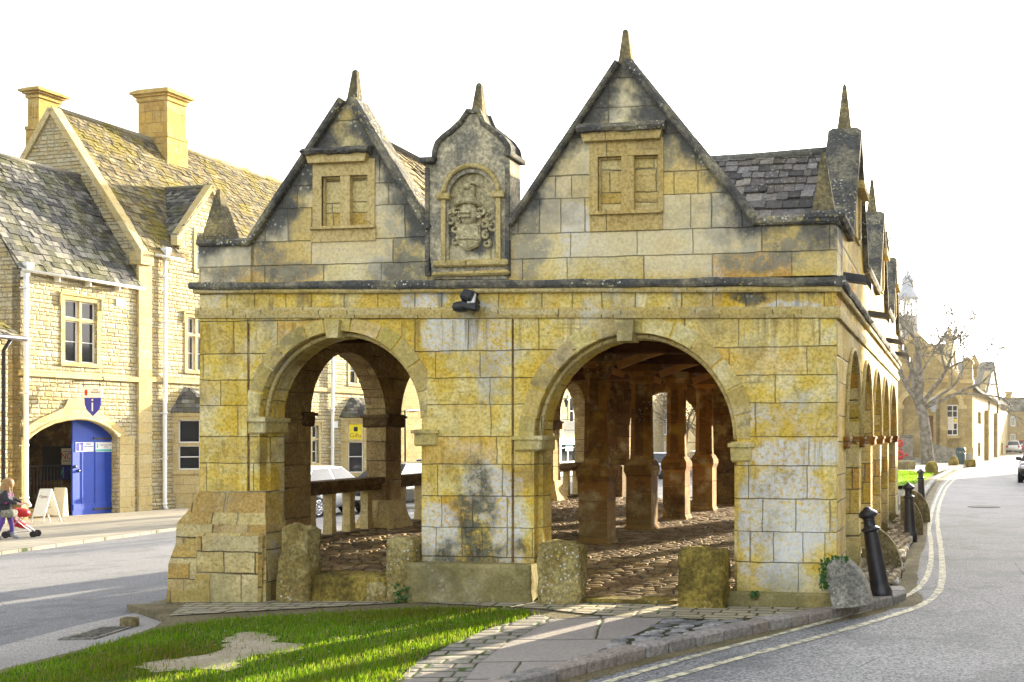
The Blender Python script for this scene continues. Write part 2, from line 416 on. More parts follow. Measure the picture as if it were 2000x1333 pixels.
def tilemat(name, moss=0.4, mosscol=(.34, .27, .02), mosslow=None):
    t = NT(name); ps = t.pos(); at = t.n('Attribute', attribute_name='Col').outputs['Color']
    n1 = t.noise(ps, 1.1, 6.0, 0.65); n2 = t.noise(ps, 20.0, 5.0, 0.7)
    c = t.mix(t.mr(n2, 0.32, 0.68), t.mix(0.5, at, (.03, .03, .03)), at)
    c = t.mix(t.m('MULTIPLY', t.mr(n1, 0.46, 0.6), moss), c, t.mix(n2, tuple(k*.45 for k in mosscol), mosscol))
    c = t.mix(t.m('MULTIPLY', lichen(t, ps, 16.0, 2.0), 0.6), c, (.55, .53, .45))
    return t.fin(c, 0.9, t.bump(t.m('ADD', n2, t.noise(ps, 60.0, 3.0)), 0.01), spec=0.15)
M = {}
def SP(*l):
    out = []
    for px, py, rx, ry, k in l: q = onY(px, py, 11.6); kk = q.y/FPX/ray(px, py).y; out.append((q.x, q.z, rx*kk, ry*kk, k))
    return out
HSP = SP((960, 960, 70, 60, 'w'), (990, 1040, 40, 80, 'w'), (860, 1060, 45, 90, 'w'), (470, 1110, 45, 60, 'w'), (520, 1140, 40, 50, 'w'), (880, 650, 75, 45, 'w'), (830, 585, 60, 25, 'w'), (940, 610, 40, 20, 'w'), (1530, 1010, 90, 110, 'w'), (1520, 1120, 60, 40, 'w'), (1460, 1030, 22, 120, 'w'), (1560, 890, 80, 40, 'w'), (1540, 600, 80, 14, 'w'), (740, 520, 30, 30, 'w'), (1030, 400, 30, 30, 'w'), (1120, 450, 40, 60, 'w'),
         (930, 1010, 50, 110, 'k'), (925, 1090, 120, 45, 'k'), (530, 460, 55, 90, 'k'), (440, 510, 75, 60, 'k'), (790, 440, 55, 100, 'k'), (800, 530, 90, 35, 'k'), (1030, 470, 45, 100, 'k'), (1440, 420, 70, 90, 'k'), (1500, 500, 110, 40, 'k'), (560, 530, 90, 25, 'k'), (1290, 300, 30, 60, 'k'), (1060, 400, 50, 50, 'k'), (1590, 470, 40, 35, 'k'), (640, 240, 18, 60, 'k'), (1275, 250, 30, 70, 'k'), (800, 520, 60, 30, 'k'), (1590, 560, 40, 20, 'k'), (1460, 580, 40, 18, 'k'), (640, 150, 20, 20, 'k'),
         (700, 490, 25, 20, 'o'), (1345, 385, 28, 28, 'o'), (1310, 640, 90, 22, 'o'), (1510, 645, 50, 25, 'o'), (950, 690, 45, 25, 'o'), (510, 900, 20, 70, 'o'), (1270, 590, 60, 18, 'o'), (1030, 780, 30, 60, 'o'), (430, 830, 40, 25, 'o'), (650, 360, 20, 60, 'o'), (1210, 300, 60, 20, 'o'))
M['hall'] = stone('hall ashlar', 0.312, 0.60, 0.0036, 0.0, joint_vis=.62, gables=[(-6.44, 5.45, 1.62), (-3.35, 5.6, 1.22)], white=0.8, low=(0.0, 0.55, 0.6), grime=0.42, spots=HSP, wvar=0.95)
M['hall_side'] = stone('hall side ashlar', 0.30, 0.60, 0.006, 4.0, white=0.3, low=(0.1, 0.6, 0.6), grime=0.45)
M['hall_rough'] = stone('buttress rubble', 0.30, 0.50, 0.006, 9.0, white=1.0, low=(-0.1, 0.3, 0.5), grime=0.25, wob=0.02, bumpd=0.03,
    pal=[(0.0, (.52, .40, .13)), (.3, (.57, .48, .25)), (.55, (.42, .24, .04)), (.8, (.50, .36, .08)), (1.0, (.40, .23, .05))])
M['plinth'] = stone('plinth', 5.0, 9.0, 0.0005, 6.0, joint_vis=0.0, low=(0.5, 1.2, 0.5), grime=0.95, dark=(.07, .06, .03), bumpd=0.03, pits=1.0, white=.4, pal=[(0, (.13, .105, .035)), (.5, (.18, .14, .05)), (1, (.10, .08, .03))])
M['ring'] = stone('voussoir stone', 5.0, 9.0, 0.001, 3.0, white=0.5, grime=0.12, joint_vis=0.0,
    pal=[(0.0, (.50, .43, .22)), (1.0, (.50, .43, .22))])
M['mould'] = stone('moulding stone', 3.0, 0.75, 0.004, 12.0, white=0.7, grime=0.35, joint_vis=0.8, pal=[(0, (.50, .37, .10)), (.5, (.55, .45, .2)), (1, (.46, .33, .08))])
M['frame'] = stone('window dressing', 3.0, 1.7, 0.003, 14.0, white=0.15, grime=0.3, joint_vis=0.4, pal=[(0, (.52, .37, .11)), (1, (.60, .46, .19))])
M['rubble'] = stone('blocking rubble', 0.17, 0.5, 0.005, 21.0, white=0.5, grime=0.1, wob=0.02, bumpd=0.03, rock=0.1, pal=[(0, (.58, .42, .09)), (.5, (.66, .56, .26)), (1, (.50, .32, .05))])
M['cop'] = weathered('coping stone', (.12, .12, .115), (.33, .30, .21)); M['cop2'] = weathered('spire stone', (.17, .15, .09), (.36, .29, .14), amt=0.5, yellow=0.2)
M['guard'] = weathered('guard stone', (.33, .25, .08), (.55, .46, .2), (.68, .69, .66), amt=1.0, bd=0.03, yellow=0.3)
M['guard2'] = weathered('mossy guard stone', (.20, .15, .035), (.50, .38, .08), (.6, .58, .45), amt=0.6, bd=0.04, yellow=0.5)
M['slab'] = weathered('grey slab', (.26, .25, .22), (.44, .42, .36), (.6, .58, .45), amt=0.6, bd=0.012)
M['fin'] = weathered('fin stone', (.22, .18, .09), (.42, .34, .16), amt=0.4, bd=0.015)
M['inner'] = stone('shaded inner stone', 0.62, 2.5, 0.003, 17.0, mott=.25, white=0.0, grime=0.75, dark=(.016, .006, .003), low=(0.2, 1.2, 0.35), pal=[(0, (.19, .08, .013)), (.5, (.34, .15, .022)), (1, (.13, .055, .010))], mortar=(.40, .26, .11))  # hall stone in a darkened copy: the interior's shade is put into its colour
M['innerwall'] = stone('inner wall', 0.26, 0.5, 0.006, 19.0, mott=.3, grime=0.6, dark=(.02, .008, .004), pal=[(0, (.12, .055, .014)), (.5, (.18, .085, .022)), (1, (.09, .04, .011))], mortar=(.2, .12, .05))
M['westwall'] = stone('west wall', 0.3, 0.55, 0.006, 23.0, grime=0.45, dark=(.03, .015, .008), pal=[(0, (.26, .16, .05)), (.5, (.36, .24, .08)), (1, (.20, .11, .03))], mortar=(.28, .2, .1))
M['rail'] = weathered('rail stone', (.12, .07, .025), (.22, .14, .05), amt=0.2)
M['arms'] = weathered('carved stone', (.58, .50, .28), (.72, .64, .40), (.66, .66, .6), amt=0.3, bd=0.006)
M['armspanel'] = weathered('panel stone', (.34, .32, .25), (.70, .62, .42), (.6, .58, .48), amt=0.5, bd=0.008)
M['tile'] = tilemat('hall tiles', 0.12); M['tile_moss'] = tilemat('mossy tiles', 0.72, (.25, .20, .012)); M['tile_dark'] = tilemat('town tiles', 0.3, (.2, .2, .03))
M['wood'] = plain('old oak', (.09, .035, .012), 0.85, 0, 0.4, 5.0, 0.004)
M['wood_lit'] = plain('lit oak', (.36, .18, .05), 0.8, 0, 0.3, 5.0, 0.003)  # lighter copy of the oak, with the light on the braces in its colour
M['lstone'] = stone('street rubble', 0.15, 0.36, 0.006, 31.0, rock=1.0, grime=0.12, wob=0.02, bumpd=0.032, pits=0.3, mortar=(.42, .35, .2),
    pal=[(0, (.40, .33, .19)), (.35, (.54, .48, .33)), (.7, (.47, .41, .26)), (1, (.46, .34, .14))])
M['ldress'] = stone('street dressing', 0.4, 0.9, 0.004, 33.0, grime=0.1, pits=0.2, joint_vis=0.5, pal=[(0, (.55, .42, .18)), (.5, (.60, .50, .27)), (1, (.52, .38, .14))])
M['chim'] = stone('chimney ashlar', 0.45, 0.8, 0.005, 37.0, grime=0.2, pits=0.2, pal=[(0, (.45, .27, .04)), (.5, (.52, .35, .08)), (1, (.40, .23, .03))])
M['rstone'] = stone('town hall ashlar', 0.35, 0.8, 0.006, 41.0, grime=0.2, pits=0.1, pal=[(0, (.29, .21, .075)), (.5, (.35, .27, .11)), (1, (.25, .17, .05))])
M['white'] = plain('white paint', (.80, .80, .78), 0.45, 0, 0.04)
M['cream'] = plain('cream paint', (.74, .71, .62), 0.5, 0, 0.05)
M['iron'] = plain('black iron', (.018, .018, .026), 0.32, 0.0, 0.35, 14.0, 0.003, 0.6)
M['lead'] = plain('lead', (.10, .10, .115), 0.5, 0.3, 0.25)
M['leadpale'] = plain('pale lead', (.42, .45, .50), 0.5, 0.2, 0.2)
M['black'] = plain('black plastic', (.02, .02, .022), 0.4); M['void'] = plain('painted pit dark', (.004, .004, .004), 1.0, 0, .1, 5, 0, 0.0); M['tyre'] = plain('tyre rubber', (.02, .02, .02), 0.8)
M['glass'] = plain('window glass', (.022, .025, .03), 0.06, 0, 0.2, 1.0, 0, 0.35)
M['blue'] = plain('blue door paint', (.006, .05, .40), 0.42, 0, 0.15, 2.0, 0.001)
M['navy'] = plain('navy enamel', (.03, .035, .36), 0.3); M['royal'] = plain('royal blue', (.01, .02, .45), 0.4)
M['teal'] = plain('teal', (.05, .48, .45), 0.5); M['red'] = plain('red paint', (.55, .02, .02), 0.4); M['brown'] = plain('brown ink', (.20, .06, .02), 0.6)
M['yellow'] = plain('yellow board', (.85, .70, .02), 0.5); M['grey'] = plain('grey ink', (.25, .25, .28), 0.6)
M['pink'] = plain('pink nylon', (.80, .04, .45), 0.5); M['skin'] = plain('skin', (.62, .38, .27), 0.5); M['hair'] = plain('brown blonde hair', (.30, .17, .06), 0.6, 0, 0.4, 30.0)
M['coat'] = plain('black coat', (.02, .02, .028), 0.7); M['purple'] = plain('purple leggings', (.10, .05, .28), 0.7); M['camo'] = plain('camouflage cloth', (.22, .21, .16), 0.8, 0, 0.7, 18.0)
M['chrome'] = plain('alloy', (.62, .62, .64), 0.25, 0.9, 0.03); M['lamp'] = plain('lamp lens', (.75, .75, .78), 0.1, 0.2); M['taillamp'] = plain('tail lens', (.5, .01, .01), 0.2)
M['cw'] = plain('white car paint', (.78, .79, .80), 0.2, 0, 0.02, 2, 0, .6); M['cs'] = plain('silver car paint', (.50, .53, .58), 0.22, 0.4, 0.02); M['ck'] = plain('black car paint', (.012, .012, .015), 0.15, 0, .1, 2, 0, .6)
M['cr'] = plain('red car paint', (.45, .02, .02), 0.2, 0, .03); M['cb'] = plain('blue car paint', (.05, .10, .28), 0.2, 0.2, .03); M['cg'] = plain('grey car paint', (.16, .17, .19), 0.2, 0.3, .03)
M['bin'] = plain('green bin', (.03, .07, .08), 0.5); M['rust'] = plain('rusty iron', (.05, .04, .035), 0.8, 0, .4)
M['ivy'] = plain('ivy leaf', (.03, .10, .015), 0.5, 0, .5, 30); M['twig'] = plain('twig', (.12, .09, .05), 0.9, 0, .3)
M['orange_leaf'] = plain('orange leaf', (.55, .2, .02), 0.7)
def road(name, base, alt, patch, sc=70.0):
    t = NT(name); ps = t.pos()
    a = t.noise(ps, 0.5, 5.0, 0.6); b = t.noise(ps, sc, 3.0, 0.8); v = t.vor(ps, sc*1.4)
    c = t.mix(t.mr(a, 0.35, 0.65), base, alt)
    c = t.mix(t.mr(b, 0.38, 0.62, 0.0, 1.0, False), t.mix(0.6, c, (.01, .01, .012)), t.mix(0.35, c, (.6, .6, .6)))
    c = t.mix(t.m('MULTIPLY', t.mr(t.noise(ps, 0.9, 6.0, 0.7), 0.52, 0.58), 0.4), c, patch)
    c = t.mix(t.m('MULTIPLY', t.mr(t.n('TexVoronoi', {'Vector': ps, 'Scale': 0.45}, feature='DISTANCE_TO_EDGE').outputs['Distance'], 0.0, 0.006, 1.0, 0.0), t.mr(a, 0.5, 0.6, 0, .7)), c, (.02, .02, .02))
    return t.fin(c, 0.82, t.bump(t.m('ADD', b, t.m('MULTIPLY', v, 0.6)), 0.008), spec=0.35)
M['road_l'] = road('street asphalt', (.10, .105, .125), (.13, .135, .155), (.08, .08, .09))
M['road_r'] = road('lane asphalt', (.13, .135, .15), (.195, .20, .215), (.085, .088, .098), 38.0)
M['gutter'] = road('gutter concrete', (.36, .33, .31), (.44, .40, .37), (.22, .2, .18), 60.0)
def linepaint():
    t = NT('worn line paint'); ps = t.pos(); n = t.noise(ps, 12.0, 6.0, 0.7)
    c = t.mix(t.mr(n, 0.42, 0.58), (.64, .60, .42), (.22, .215, .18)); c = t.mix(t.mr(t.noise(ps, 60, 4), .4, .6, 0, .3), c, (.3, .3, .28))
    return t.fin(c, 0.8, t.bump(n, 0.004))
M['line'] = linepaint()
def flags(name, base, alt, h, w, mw, seed, rot=0.0, jc=(.05, .055, .025)):
    t = NT(name); ps = t.pos(); x, y, z = t.sep(ps); cr, sr = math.cos(rot), math.sin(rot)
    u = t.m('ADD', t.m('MULTIPLY', x, cr), t.m('MULTIPLY', y, sr)); v = t.m('SUBTRACT', t.m('MULTIPLY', y, cr), t.m('MULTIPLY', x, sr))
    rc, joint, d = ashlar(t, t.comb(u, v), h, w, mw, seed, 0.02)
    r1, r2, r3 = t.sep(rc)
    c = t.mix(r1, base, alt); n = t.noise(ps, 3.0, 7.0, 0.7); n2 = t.noise(ps, 40.0, 4.0, 0.7)
    c = t.mix(t.mr(n, 0.35, 0.7, 0, 0.5), c, t.mix(r2, (.22, .20, .17), (.44, .39, .33)))
    c = t.mix(t.mr(n2, 0.3, 0.7), t.mix(0.3, c, (.05, .05, .05)), c)
    c = t.mix(joint, c, t.mix(t.mr(t.noise(ps, 4.0, 3.0), .5, .6), jc, (.05, .10, .01)))
    return t.fin(c, 0.85, t.bump(t.m('ADD', t.m('ADD', t.mr(d, 0, mw*3, 0, 1), t.m('MULTIPLY', r3, .4)), t.m('MULTIPLY', n2, .5)), 0.015), spec=0.25)
M['flag'] = flags('flagstone', (.30, .27, .26), (.36, .33, .31), 0.95, 1.5, 0.012, 51.0, 0.25)
M['setts'] = flags('setts', (.22, .21, .20), (.34, .31, .27), 0.17, 0.26, 0.014, 53.0, 0.25)
M['pavers'] = flags('pavers', (.36, .32, .23), (.47, .41, .28), 0.16, 0.3, 0.012, 55.0, 0.03)
M['pave_l'] = flags('pavement flags', (.27, .24, .19), (.34, .31, .24), 0.6, 0.75, 0.012, 57.0, 1.46)
M['pale_path'] = flags('pale path', (.46, .42, .36), (.52, .48, .42), 0.6, 0.9, 0.01, 59.0, 0.3)
def vcol(name, rough=0.85, bd=0.01, sc=25.0, sat=None):
    t = NT(name); ps = t.pos(); at = t.n('Attribute', attribute_name='Col').outputs['Color']; n = t.noise(ps, sc, 6.0, 0.7)
    c = t.mix(t.mr(n, 0.3, 0.7), t.mix(0.55, at, (.02, .015, .01)), at)
    return t.fin(c, rough, t.bump(n, bd), spec=0.3)
M['cobble'] = vcol('cobble'); M['kerb'] = vcol('kerb stone', 0.85, 0.012)
def grassmat():
    t = NT('grass blade'); at = t.n('Attribute', attribute_name='Col').outputs['Color']
    d = t.n('BsdfDiffuse', {'Color': at}); tr = t.n('BsdfTranslucent', {'Color': t.mix(0.5, at, (.30, .42, .01))})
    mx = t.n('MixShader', {0: 0.45, 1: d.outputs[0], 2: tr.outputs[0]}); t.t.links.new(mx.outputs[0], t.out.inputs[0]); return t.mat
M['grass'] = grassmat()
def soil(name, a, b, c2):
    t = NT(name); ps = t.pos(); n = t.noise(ps, 1.6, 7.0, 0.7); n2 = t.noise(ps, 30.0, 5.0, 0.75)
    c = t.mix(t.mr(n, 0.4, 0.6), a, b); c = t.mix(t.mr(n2, 0.45, 0.65), c, c2)
    return t.fin(c, 0.95, t.bump(n2, 0.02), spec=0.1)
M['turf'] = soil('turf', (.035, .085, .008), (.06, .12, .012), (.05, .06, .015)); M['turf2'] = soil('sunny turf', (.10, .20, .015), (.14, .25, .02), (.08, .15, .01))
M['dirt'] = soil('bare earth', (.40, .34, .25), (.50, .44, .34), (.30, .26, .16)); M['verge'] = soil('dirty verge', (.17, .14, .09), (.24, .2, .13), (.08, .09, .03))
M['slate_bed'] = soil('slate bed', (.05, .048, .04), (.08, .075, .06), (.06, .08, .02))
M['ground'] = soil('ground', (.20, .18, .14), (.26, .24, .2), (.15, .14, .1))
def bark():
    t = NT('pale bark'); ps = t.pos(); n = t.noise(ps, 3.0, 8.0, 0.7); n2 = t.noise(ps, 16.0, 6.0, 0.7)
    c = t.mix(t.mr(n, 0.42, 0.6), (.13, .115, .09), (.28, .26, .23)); c = t.mix(t.mr(n2, 0.5, 0.66), c, (.08, .08, .04))
    return t.fin(c, 0.9, t.bump(n2, 0.03), spec=.1)
M['bark'] = bark()
# ---------------------------------------------------------------- the land
RD = -0.075                                   # roads lie a kerb below the pavements
b = MB(); xs = [-700, -30, -8.7, -4.0, 700]; ys = [-60, 14, 100, 900]
P = [(x, y, zg(x, y)-0.13) for y in ys for x in xs]
b.add(P, [(j*5+i, j*5+i+1, j*5+i+6, j*5+i+5) for j in range(3) for i in range(4)])
tag(b.build('ground', M['ground']), kind='structure')
def ext(a, c, k): return (a[0]+(a[0]-c[0])*k, a[1]+(a[1]-c[1])*k)
# west street
fk = gp((0, 1085), (335, 1038), dz=RD); nk = gp((0, 1297), (150, 1260), (226, 1241), (300, 1216), (330, 1203), dz=RD)
fk0 = ext(fk[0], fk[1], 3.0); fk1 = ext(fk[1], fk[0], 16.0)
nk0 = ext(nk[0], nk[1], 6.0); hk = [(-9.2, 14.0), (-8.9, 26.0), (-6.5, 60.0), (0.0, 150.0)]
flat([nk0]+nk+hk+[fk1, fk[1], fk[0], fk0], RD+0.004, 'west_road', M['road_l'])
gi = gp((0, 1264), (150, 1224), (300, 1191), (330, 1185), dz=RD)
nk2 = gp((0, 1325), (150, 1290), (226, 1271), (300, 1242), (330, 1225), dz=RD)
flat([ext(nk2[0], nk2[1], 3)]+nk2+[gi[3], gi[2], gi[1], gi[0], ext(gi[0], gi[1], 3)], RD+0.009, 'gutter', M['gutter'])
LB = G(190, 1005)                            # foot of the street front
LU = (FW+RT*((2094-CX)/FPX)).normalized(); LN = V((LU.y, -LU.x, 0))
lb0 = LB-LU*30; lb1 = LB+LU*150
flat([(fk0[0], fk0[1]), fk[0], fk[1], fk1, (lb1.x-3, lb1.y), (lb0.x-3, lb0.y)], 0.0, 'west_pavement', M['pave_l'], thick=0.14)
# hall floor heights
def hz(x, y):
    base = pl(x, [(-8, .42), (-4.8, .23), (-1.3, .17), (-0.2, -.03)])
    lo = pl(x, [(-8, .20), (-5, .16), (-4.5, .03), (0, 0.0)])
    return pl(y, [(11.6, lo), (13.6, base)])
# bare shelf under hall and round its foot
apron = gp((1745, 1165), (1757, 1140), (1770, 1075), (1785, 1045), (1795, 1005), (1800, 985))
ES = [(-1.3, 25.6)]
flat([(-8.7, 11.4), (-1.3, 11.4)]+apron+[(-0.6, 24.0), (-1.3, 26.5), (-8.7, 26.5)], 0.002, 'hall_terrace', M['verge'])
tk = gp((0, 1309), (150, 1271), (226, 1253), (300, 1226), (330, 1207))
flat([ext(tk[0], tk[1], 3)]+tk+[(-8.9, 11.3), (-8.2, 11.42), (-1.3, 11.42)]+[tuple(q) for q in gp((1680, 1183), (1603, 1197), (1538, 1210), (1445, 1228), (1361, 1246), (1287, 1261), (1200, 1282), (1116, 1303), (1035, 1325), (990, 1334), (860, 1372), (700, 1500))], 0.001, 'trodden_earth', M['verge'], thick=.09)
# front pavers, flags, setts, lawn
front = gp((330, 1205), (560, 1192), (800, 1178), (1040, 1190), (1180, 1205), (1420, 1213), (1560, 1204), (1612, 1192))
flat(front+[(-1.0, 11.75), (-8.4, 11.75)], 0.012, 'front_pavers', M['pavers'])
lawn = gp((-260, 1440), (-100, 1340), (0, 1318), (150, 1278), (300, 1233), (420, 1214), (560, 1205), (680, 1198), (800, 1191), (930, 1191), (1020, 1194), (1046, 1204), (1000, 1216), (950, 1232), (880, 1262), (820, 1290), (775, 1333), (735, 1420))
lawn = ragged(lawn, 40, .05)
flat(lawn, 0.010, 'lawn_soil', M['turf'])
dirt = gp((255, 1308), (300, 1296), (345, 1291), (420, 1275), (440, 1262), (446, 1244), (470, 1238), (510, 1240), (540, 1256), (590, 1272), (560, 1279), (505, 1283), (480, 1296), (455, 1310), (400, 1312), (330, 1312))
dirt = ragged(dirt, 40, .16, 3)
flat(dirt, 0.016, 'bare_earth', M['dirt'])
setts = gp((1046, 1203), (1000, 1216), (950, 1232), (880, 1262), (820, 1290), (775, 1333), (735, 1420), (880, 1420), (905, 1333), (935, 1297), (985, 1262), (1040, 1232), (1090, 1210))
flat(setts, 0.011, 'sett_border', M['setts'])
kerbpx = [(860, 1372), (990, 1334), (1035, 1325), (1116, 1303), (1200, 1282), (1287, 1261), (1361, 1246), (1445, 1228), (1538, 1210), (1603, 1197), (1680, 1183), (1708, 1173), (1745, 1169), (1764, 1162), (1759, 1150), (1755, 1138), (1763, 1110), (1774, 1068), (1785, 1050), (1792, 1027), (1799, 995), (1810, 966), (1836, 933), (1872, 915), (1908, 906)]
kerb = gp(*kerbpx); kline = smoothline(kerb, 6)
flagp = gp((735+145, 1420), (905, 1333), (935, 1297), (985, 1262), (1040, 1232), (1090, 1210), (1180, 1205), (1300, 1209), (1260, 1232), (1200, 1258), (1168, 1274), (1175, 1286))
flat(flagp+[kerb[4], kerb[3], kerb[2], kerb[1], kerb[0]], 0.008, 'flagstone_path', M['flag'])
# east lane
far = gp((1943, 904), (2030, 899), dz=RD)
rl = kerb+[far[0]]
flat([(2.0, -6.0), (-5.5, -2.0), (-3.2, 5.0)]+[tuple(p) for p in kerb]+[gp((1960, 893))[0], (14.0, 160), (30.0, 160), (9.0, 30.0), (7.0, 10.0), (7.0, -6)], RD+0.004, 'east_lane', M['road_r'])
def strip(name, pts, w, dz, mat, closed=False):
    L = smoothline(pts, 6); b = MB(); A_ = []; B_ = []
    for i, p in enumerate(L):
        q = V(L[min(i+1, len(L)-1)])-V(L[max(i-1, 0)]); q.normalize(); n = V((-q.y, q.x))
        ww = w*(1+0.35*noise.noise(V((i*.7, w*9, 1.0))))
        a = V(p)+n*ww/2; c = V(p)-n*ww/2
        A_.append((a.x, a.y, zg(a.x, a.y)+dz)); B_.append((c.x, c.y, zg(c.x, c.y)+dz))
    n = len(L); b.add(A_+B_, [(i, n+i, n+i+1, i+1) for i in range(n-1)])
    for i, f in enumerate(b.f): pass
    o = b.build(name, mat); o['kind'] = 'structure'; return o
l1 = gp((1060, 1372), (1180, 1336), (1290, 1303), (1400, 1272), (1520, 1241), (1640, 1208), (1720, 1185), (1775, 1163), (1805, 1137), (1818, 1100), (1818, 1060), (1815, 1030), (1822, 995), (1832, 968), (1846, 945), (1872, 925), (1900, 912), dz=RD)
l2 = gp((1110, 1380), (1270, 1336), (1380, 1305), (1500, 1272), (1620, 1240), (1720, 1211), (1790, 1188), (1825, 1166), (1839, 1140), (1840, 1100), (1836, 1060), (1831, 1025), (1833, 995), (1841, 970), (1853, 948), (1878, 928), (1906, 914), dz=RD)
strip('yellow_line', l1, 0.075, RD+0.009, M['line']); strip('yellow_line', l2, 0.085, RD+0.009, M['line'])
# kerb stones, every one bevelled and a little out of line
b = MB(); acc = 0.0; prev = V(kline[0]); length = 0.42; seg = []
i = 0; pts = [V(p) for p in kline]
def walk(pts, step):
    out = [pts[0].copy()]; need = step()
    cur = pts[0].copy()
    for q in pts[1:]:
        while (q-cur).length >= need:
            cur = cur+(q-cur).normalized()*need; out.append(cur.copy()); need = step()
        need -= (q-cur).length; cur = q.copy()
    return out
kp = walk([V(p) for p in smoothline(kerb[:15], 6)], lambda: rnd(.24, .46))
for a, c in zip(kp, kp[1:]):
    if (c-a).length < 0.02: continue
    d = (c-a); L = d.length; ang = math.atan2(d.y, d.x); m = (a+c)/2; n = V((-d.y, d.x)).normalized()
    w = 0.19; m = m+n*0.06
    g = rnd(.75, 1.1); col = (.38*g, .36*g, .34*g) if rnd(0, 1) < .6 else (.40*g, .345*g, .31*g)
    b.rbox((m.x, m.y, zg(m.x, m.y)-0.055+rnd(-.008, .008)), (L-0.014, w, 0.16), Matrix.Rotation(ang+rnd(-.03, .03), 3, 'Z'), 0.016, 0.007, col)
tag(b.build('kerb', M['kerb']), kind='structure')
# dirt along the foot of the kerb
L = smoothline(kerb, 5); off = []
for i, p in enumerate(L):
    q = V(L[min(i+1, len(L)-1)])-V(L[max(i-1, 0)]); q.normalize(); off.append((p[0]+q.y*(0.10+.05*noise.noise(V((i*.5, 0, 0)))), p[1]-q.x*(0.10+.05*noise.noise(V((i*.5, 0, 0))))))
strip('kerb_dirt', [off[i] for i in range(6, len(off), 3)], 0.22, RD+0.0065, M['verge'])
# cobbles as real stones
def cobbles(b, poly, hf, sx, sy, rot, cols, hgt=0.035, fill=.48, skip=None):
    X = [p[0] for p in poly]; Y = [p[1] for p in poly]; cx, cy = sum(X)/len(X), sum(Y)/len(Y)
    R = max(math.hypot(x-cx, y-cy) for x, y in poly); c, s = math.cos(rot), math.sin(rot); j = 0
    ny = int(2*R/sy)+2
    for j in range(-ny//2, ny//2+1):
        u = -R-rnd(0, sx)
        while u < R:
            wd = sx*rnd(.6, 1.4); v = j*sy+rnd(-.1, .1)*sy; uu = u+wd/2; u += wd
            x, y = cx+uu*c-v*s, cy+uu*s+v*c
            if not inside((x, y), poly) or (skip and skip(x, y)): continue
            z = hf(x, y); a0 = rnd(0, .5); n = 7; P = []; g = rnd(.65, 1.25); k = random.choice(cols); col = (k[0]*g, k[1]*g, k[2]*g)
            tx, ty = rnd(-.06, .06), rnd(-.06, .06); hh = hgt*rnd(.6, 1.2)
            for rr, zz in ((1.0, -0.02), (.92, hh*.55), (.62, hh)):
                for q in range(n):
                    a = a0+2*math.pi*q/n; ex = (abs(math.cos(a))**.6)*math.copysign(1, math.cos(a)); ey = (abs(math.sin(a))**.6)*math.copysign(1, math.sin(a))
                    du, dv = ex*wd*fill*rr, ey*sy*fill*rr
                    px_, py_ = du*c-dv*s, du*s+dv*c
                    P.append((x+px_, y+py_, z+zz+px_*tx+py_*ty))
            P.append((x, y, z+hh*1.06))
            F = [(r*n+q, r*n+(q+1) % n, (r+1)*n+(q+1) % n, (r+1)*n+q) for r in range(2) for q in range(n)]
            F += [(2*n+q, 2*n+(q+1) % n, 3*n) for q in range(n)]
            b.add(P, F, True, col)
fl = [(-7.95, 11.75), (-1.25, 11.75), (-1.25, 25.2), (-7.95, 25.2)]
b = MB()
g0 = 24
for j in range(28):
    for i in range(14):
        x0, x1 = -7.95+6.75*i/14, -7.95+6.75*(i+1)/14; y0, y1 = 11.65+13.6*j/28, 11.65+13.6*(j+1)/28
        b.quad((x0, y0, hz(x0, y0)), (x1, y0, hz(x1, y0)), (x1, y1, hz(x1, y1)), (x0, y1, hz(x0, y1)), col=(.10, .08, .05))
cobbles(b, fl, hz, .19, .095, 0.06, [(.32, .22, .10), (.40, .29, .14), (.24, .15, .07), (.36, .24, .09)], 0.015, fill=.51)
tag(b.build('cobbled_floor', M['cobble']), kind='structure')
b = MB()
patch = gp((1168, 1276), (1200, 1258), (1260, 1233), (1310, 1211), (1420, 1213), (1560, 1203), (1606, 1192), (1560, 1203), (1450, 1224), (1361, 1241), (1287, 1256), (1210, 1275), (1185, 1284))
flat(patch, 0.006, 'cobble_bed', M['slate_bed'])
cobbles(b, patch, lambda x, y: zg(x, y)+0.004, .24, .085, 0.45, [(.30, .30, .31), (.38, .37, .36), (.24, .235, .24)], 0.018, fill=.40)
ap = [(-1.05, 12.2)]+apron[1:]+[(-0.62, 24.0), (-1.05, 25.0)]
cobbles(b, ap, lambda x, y: zg(x, y)+0.012+.10*max(0, min(1, (-0.3-x)/.8)), .2, .12, 1.5, [(.34, .27, .16), (.27, .22, .13), (.38, .31, .2)], 0.04)
tag(b.build('cobbled_patch', M['cobble']), kind='structure')
# pale little stones that edge the lane beside the hall
b = MB(); seg = walk([V(p) for p in smoothline(gp((1752, 1142), (1760, 1112), (1771, 1070), (1781, 1052), (1789, 1028), (1796, 996), (1806, 968), (1830, 936), (1864, 917), (1900, 908)), 8)], lambda: rnd(.13, .2))
for a, c in zip(seg, seg[1:]):
    d = c-a; m = (a+c)/2+V((-d.y, d.x)).normalized()*.08; g = rnd(.85, 1.15)
    b.rbox((m.x, m.y, zg(m.x, m.y)-.01+rnd(-.006, .006)), (d.length-.02, rnd(.15, .2), .12), Matrix.Rotation(math.atan2(d.y, d.x), 3, 'Z'), .015, .008, (.60*g, .58*g, .53*g))
tag(b.build('edging_stones', M['kerb']), kind='structure')
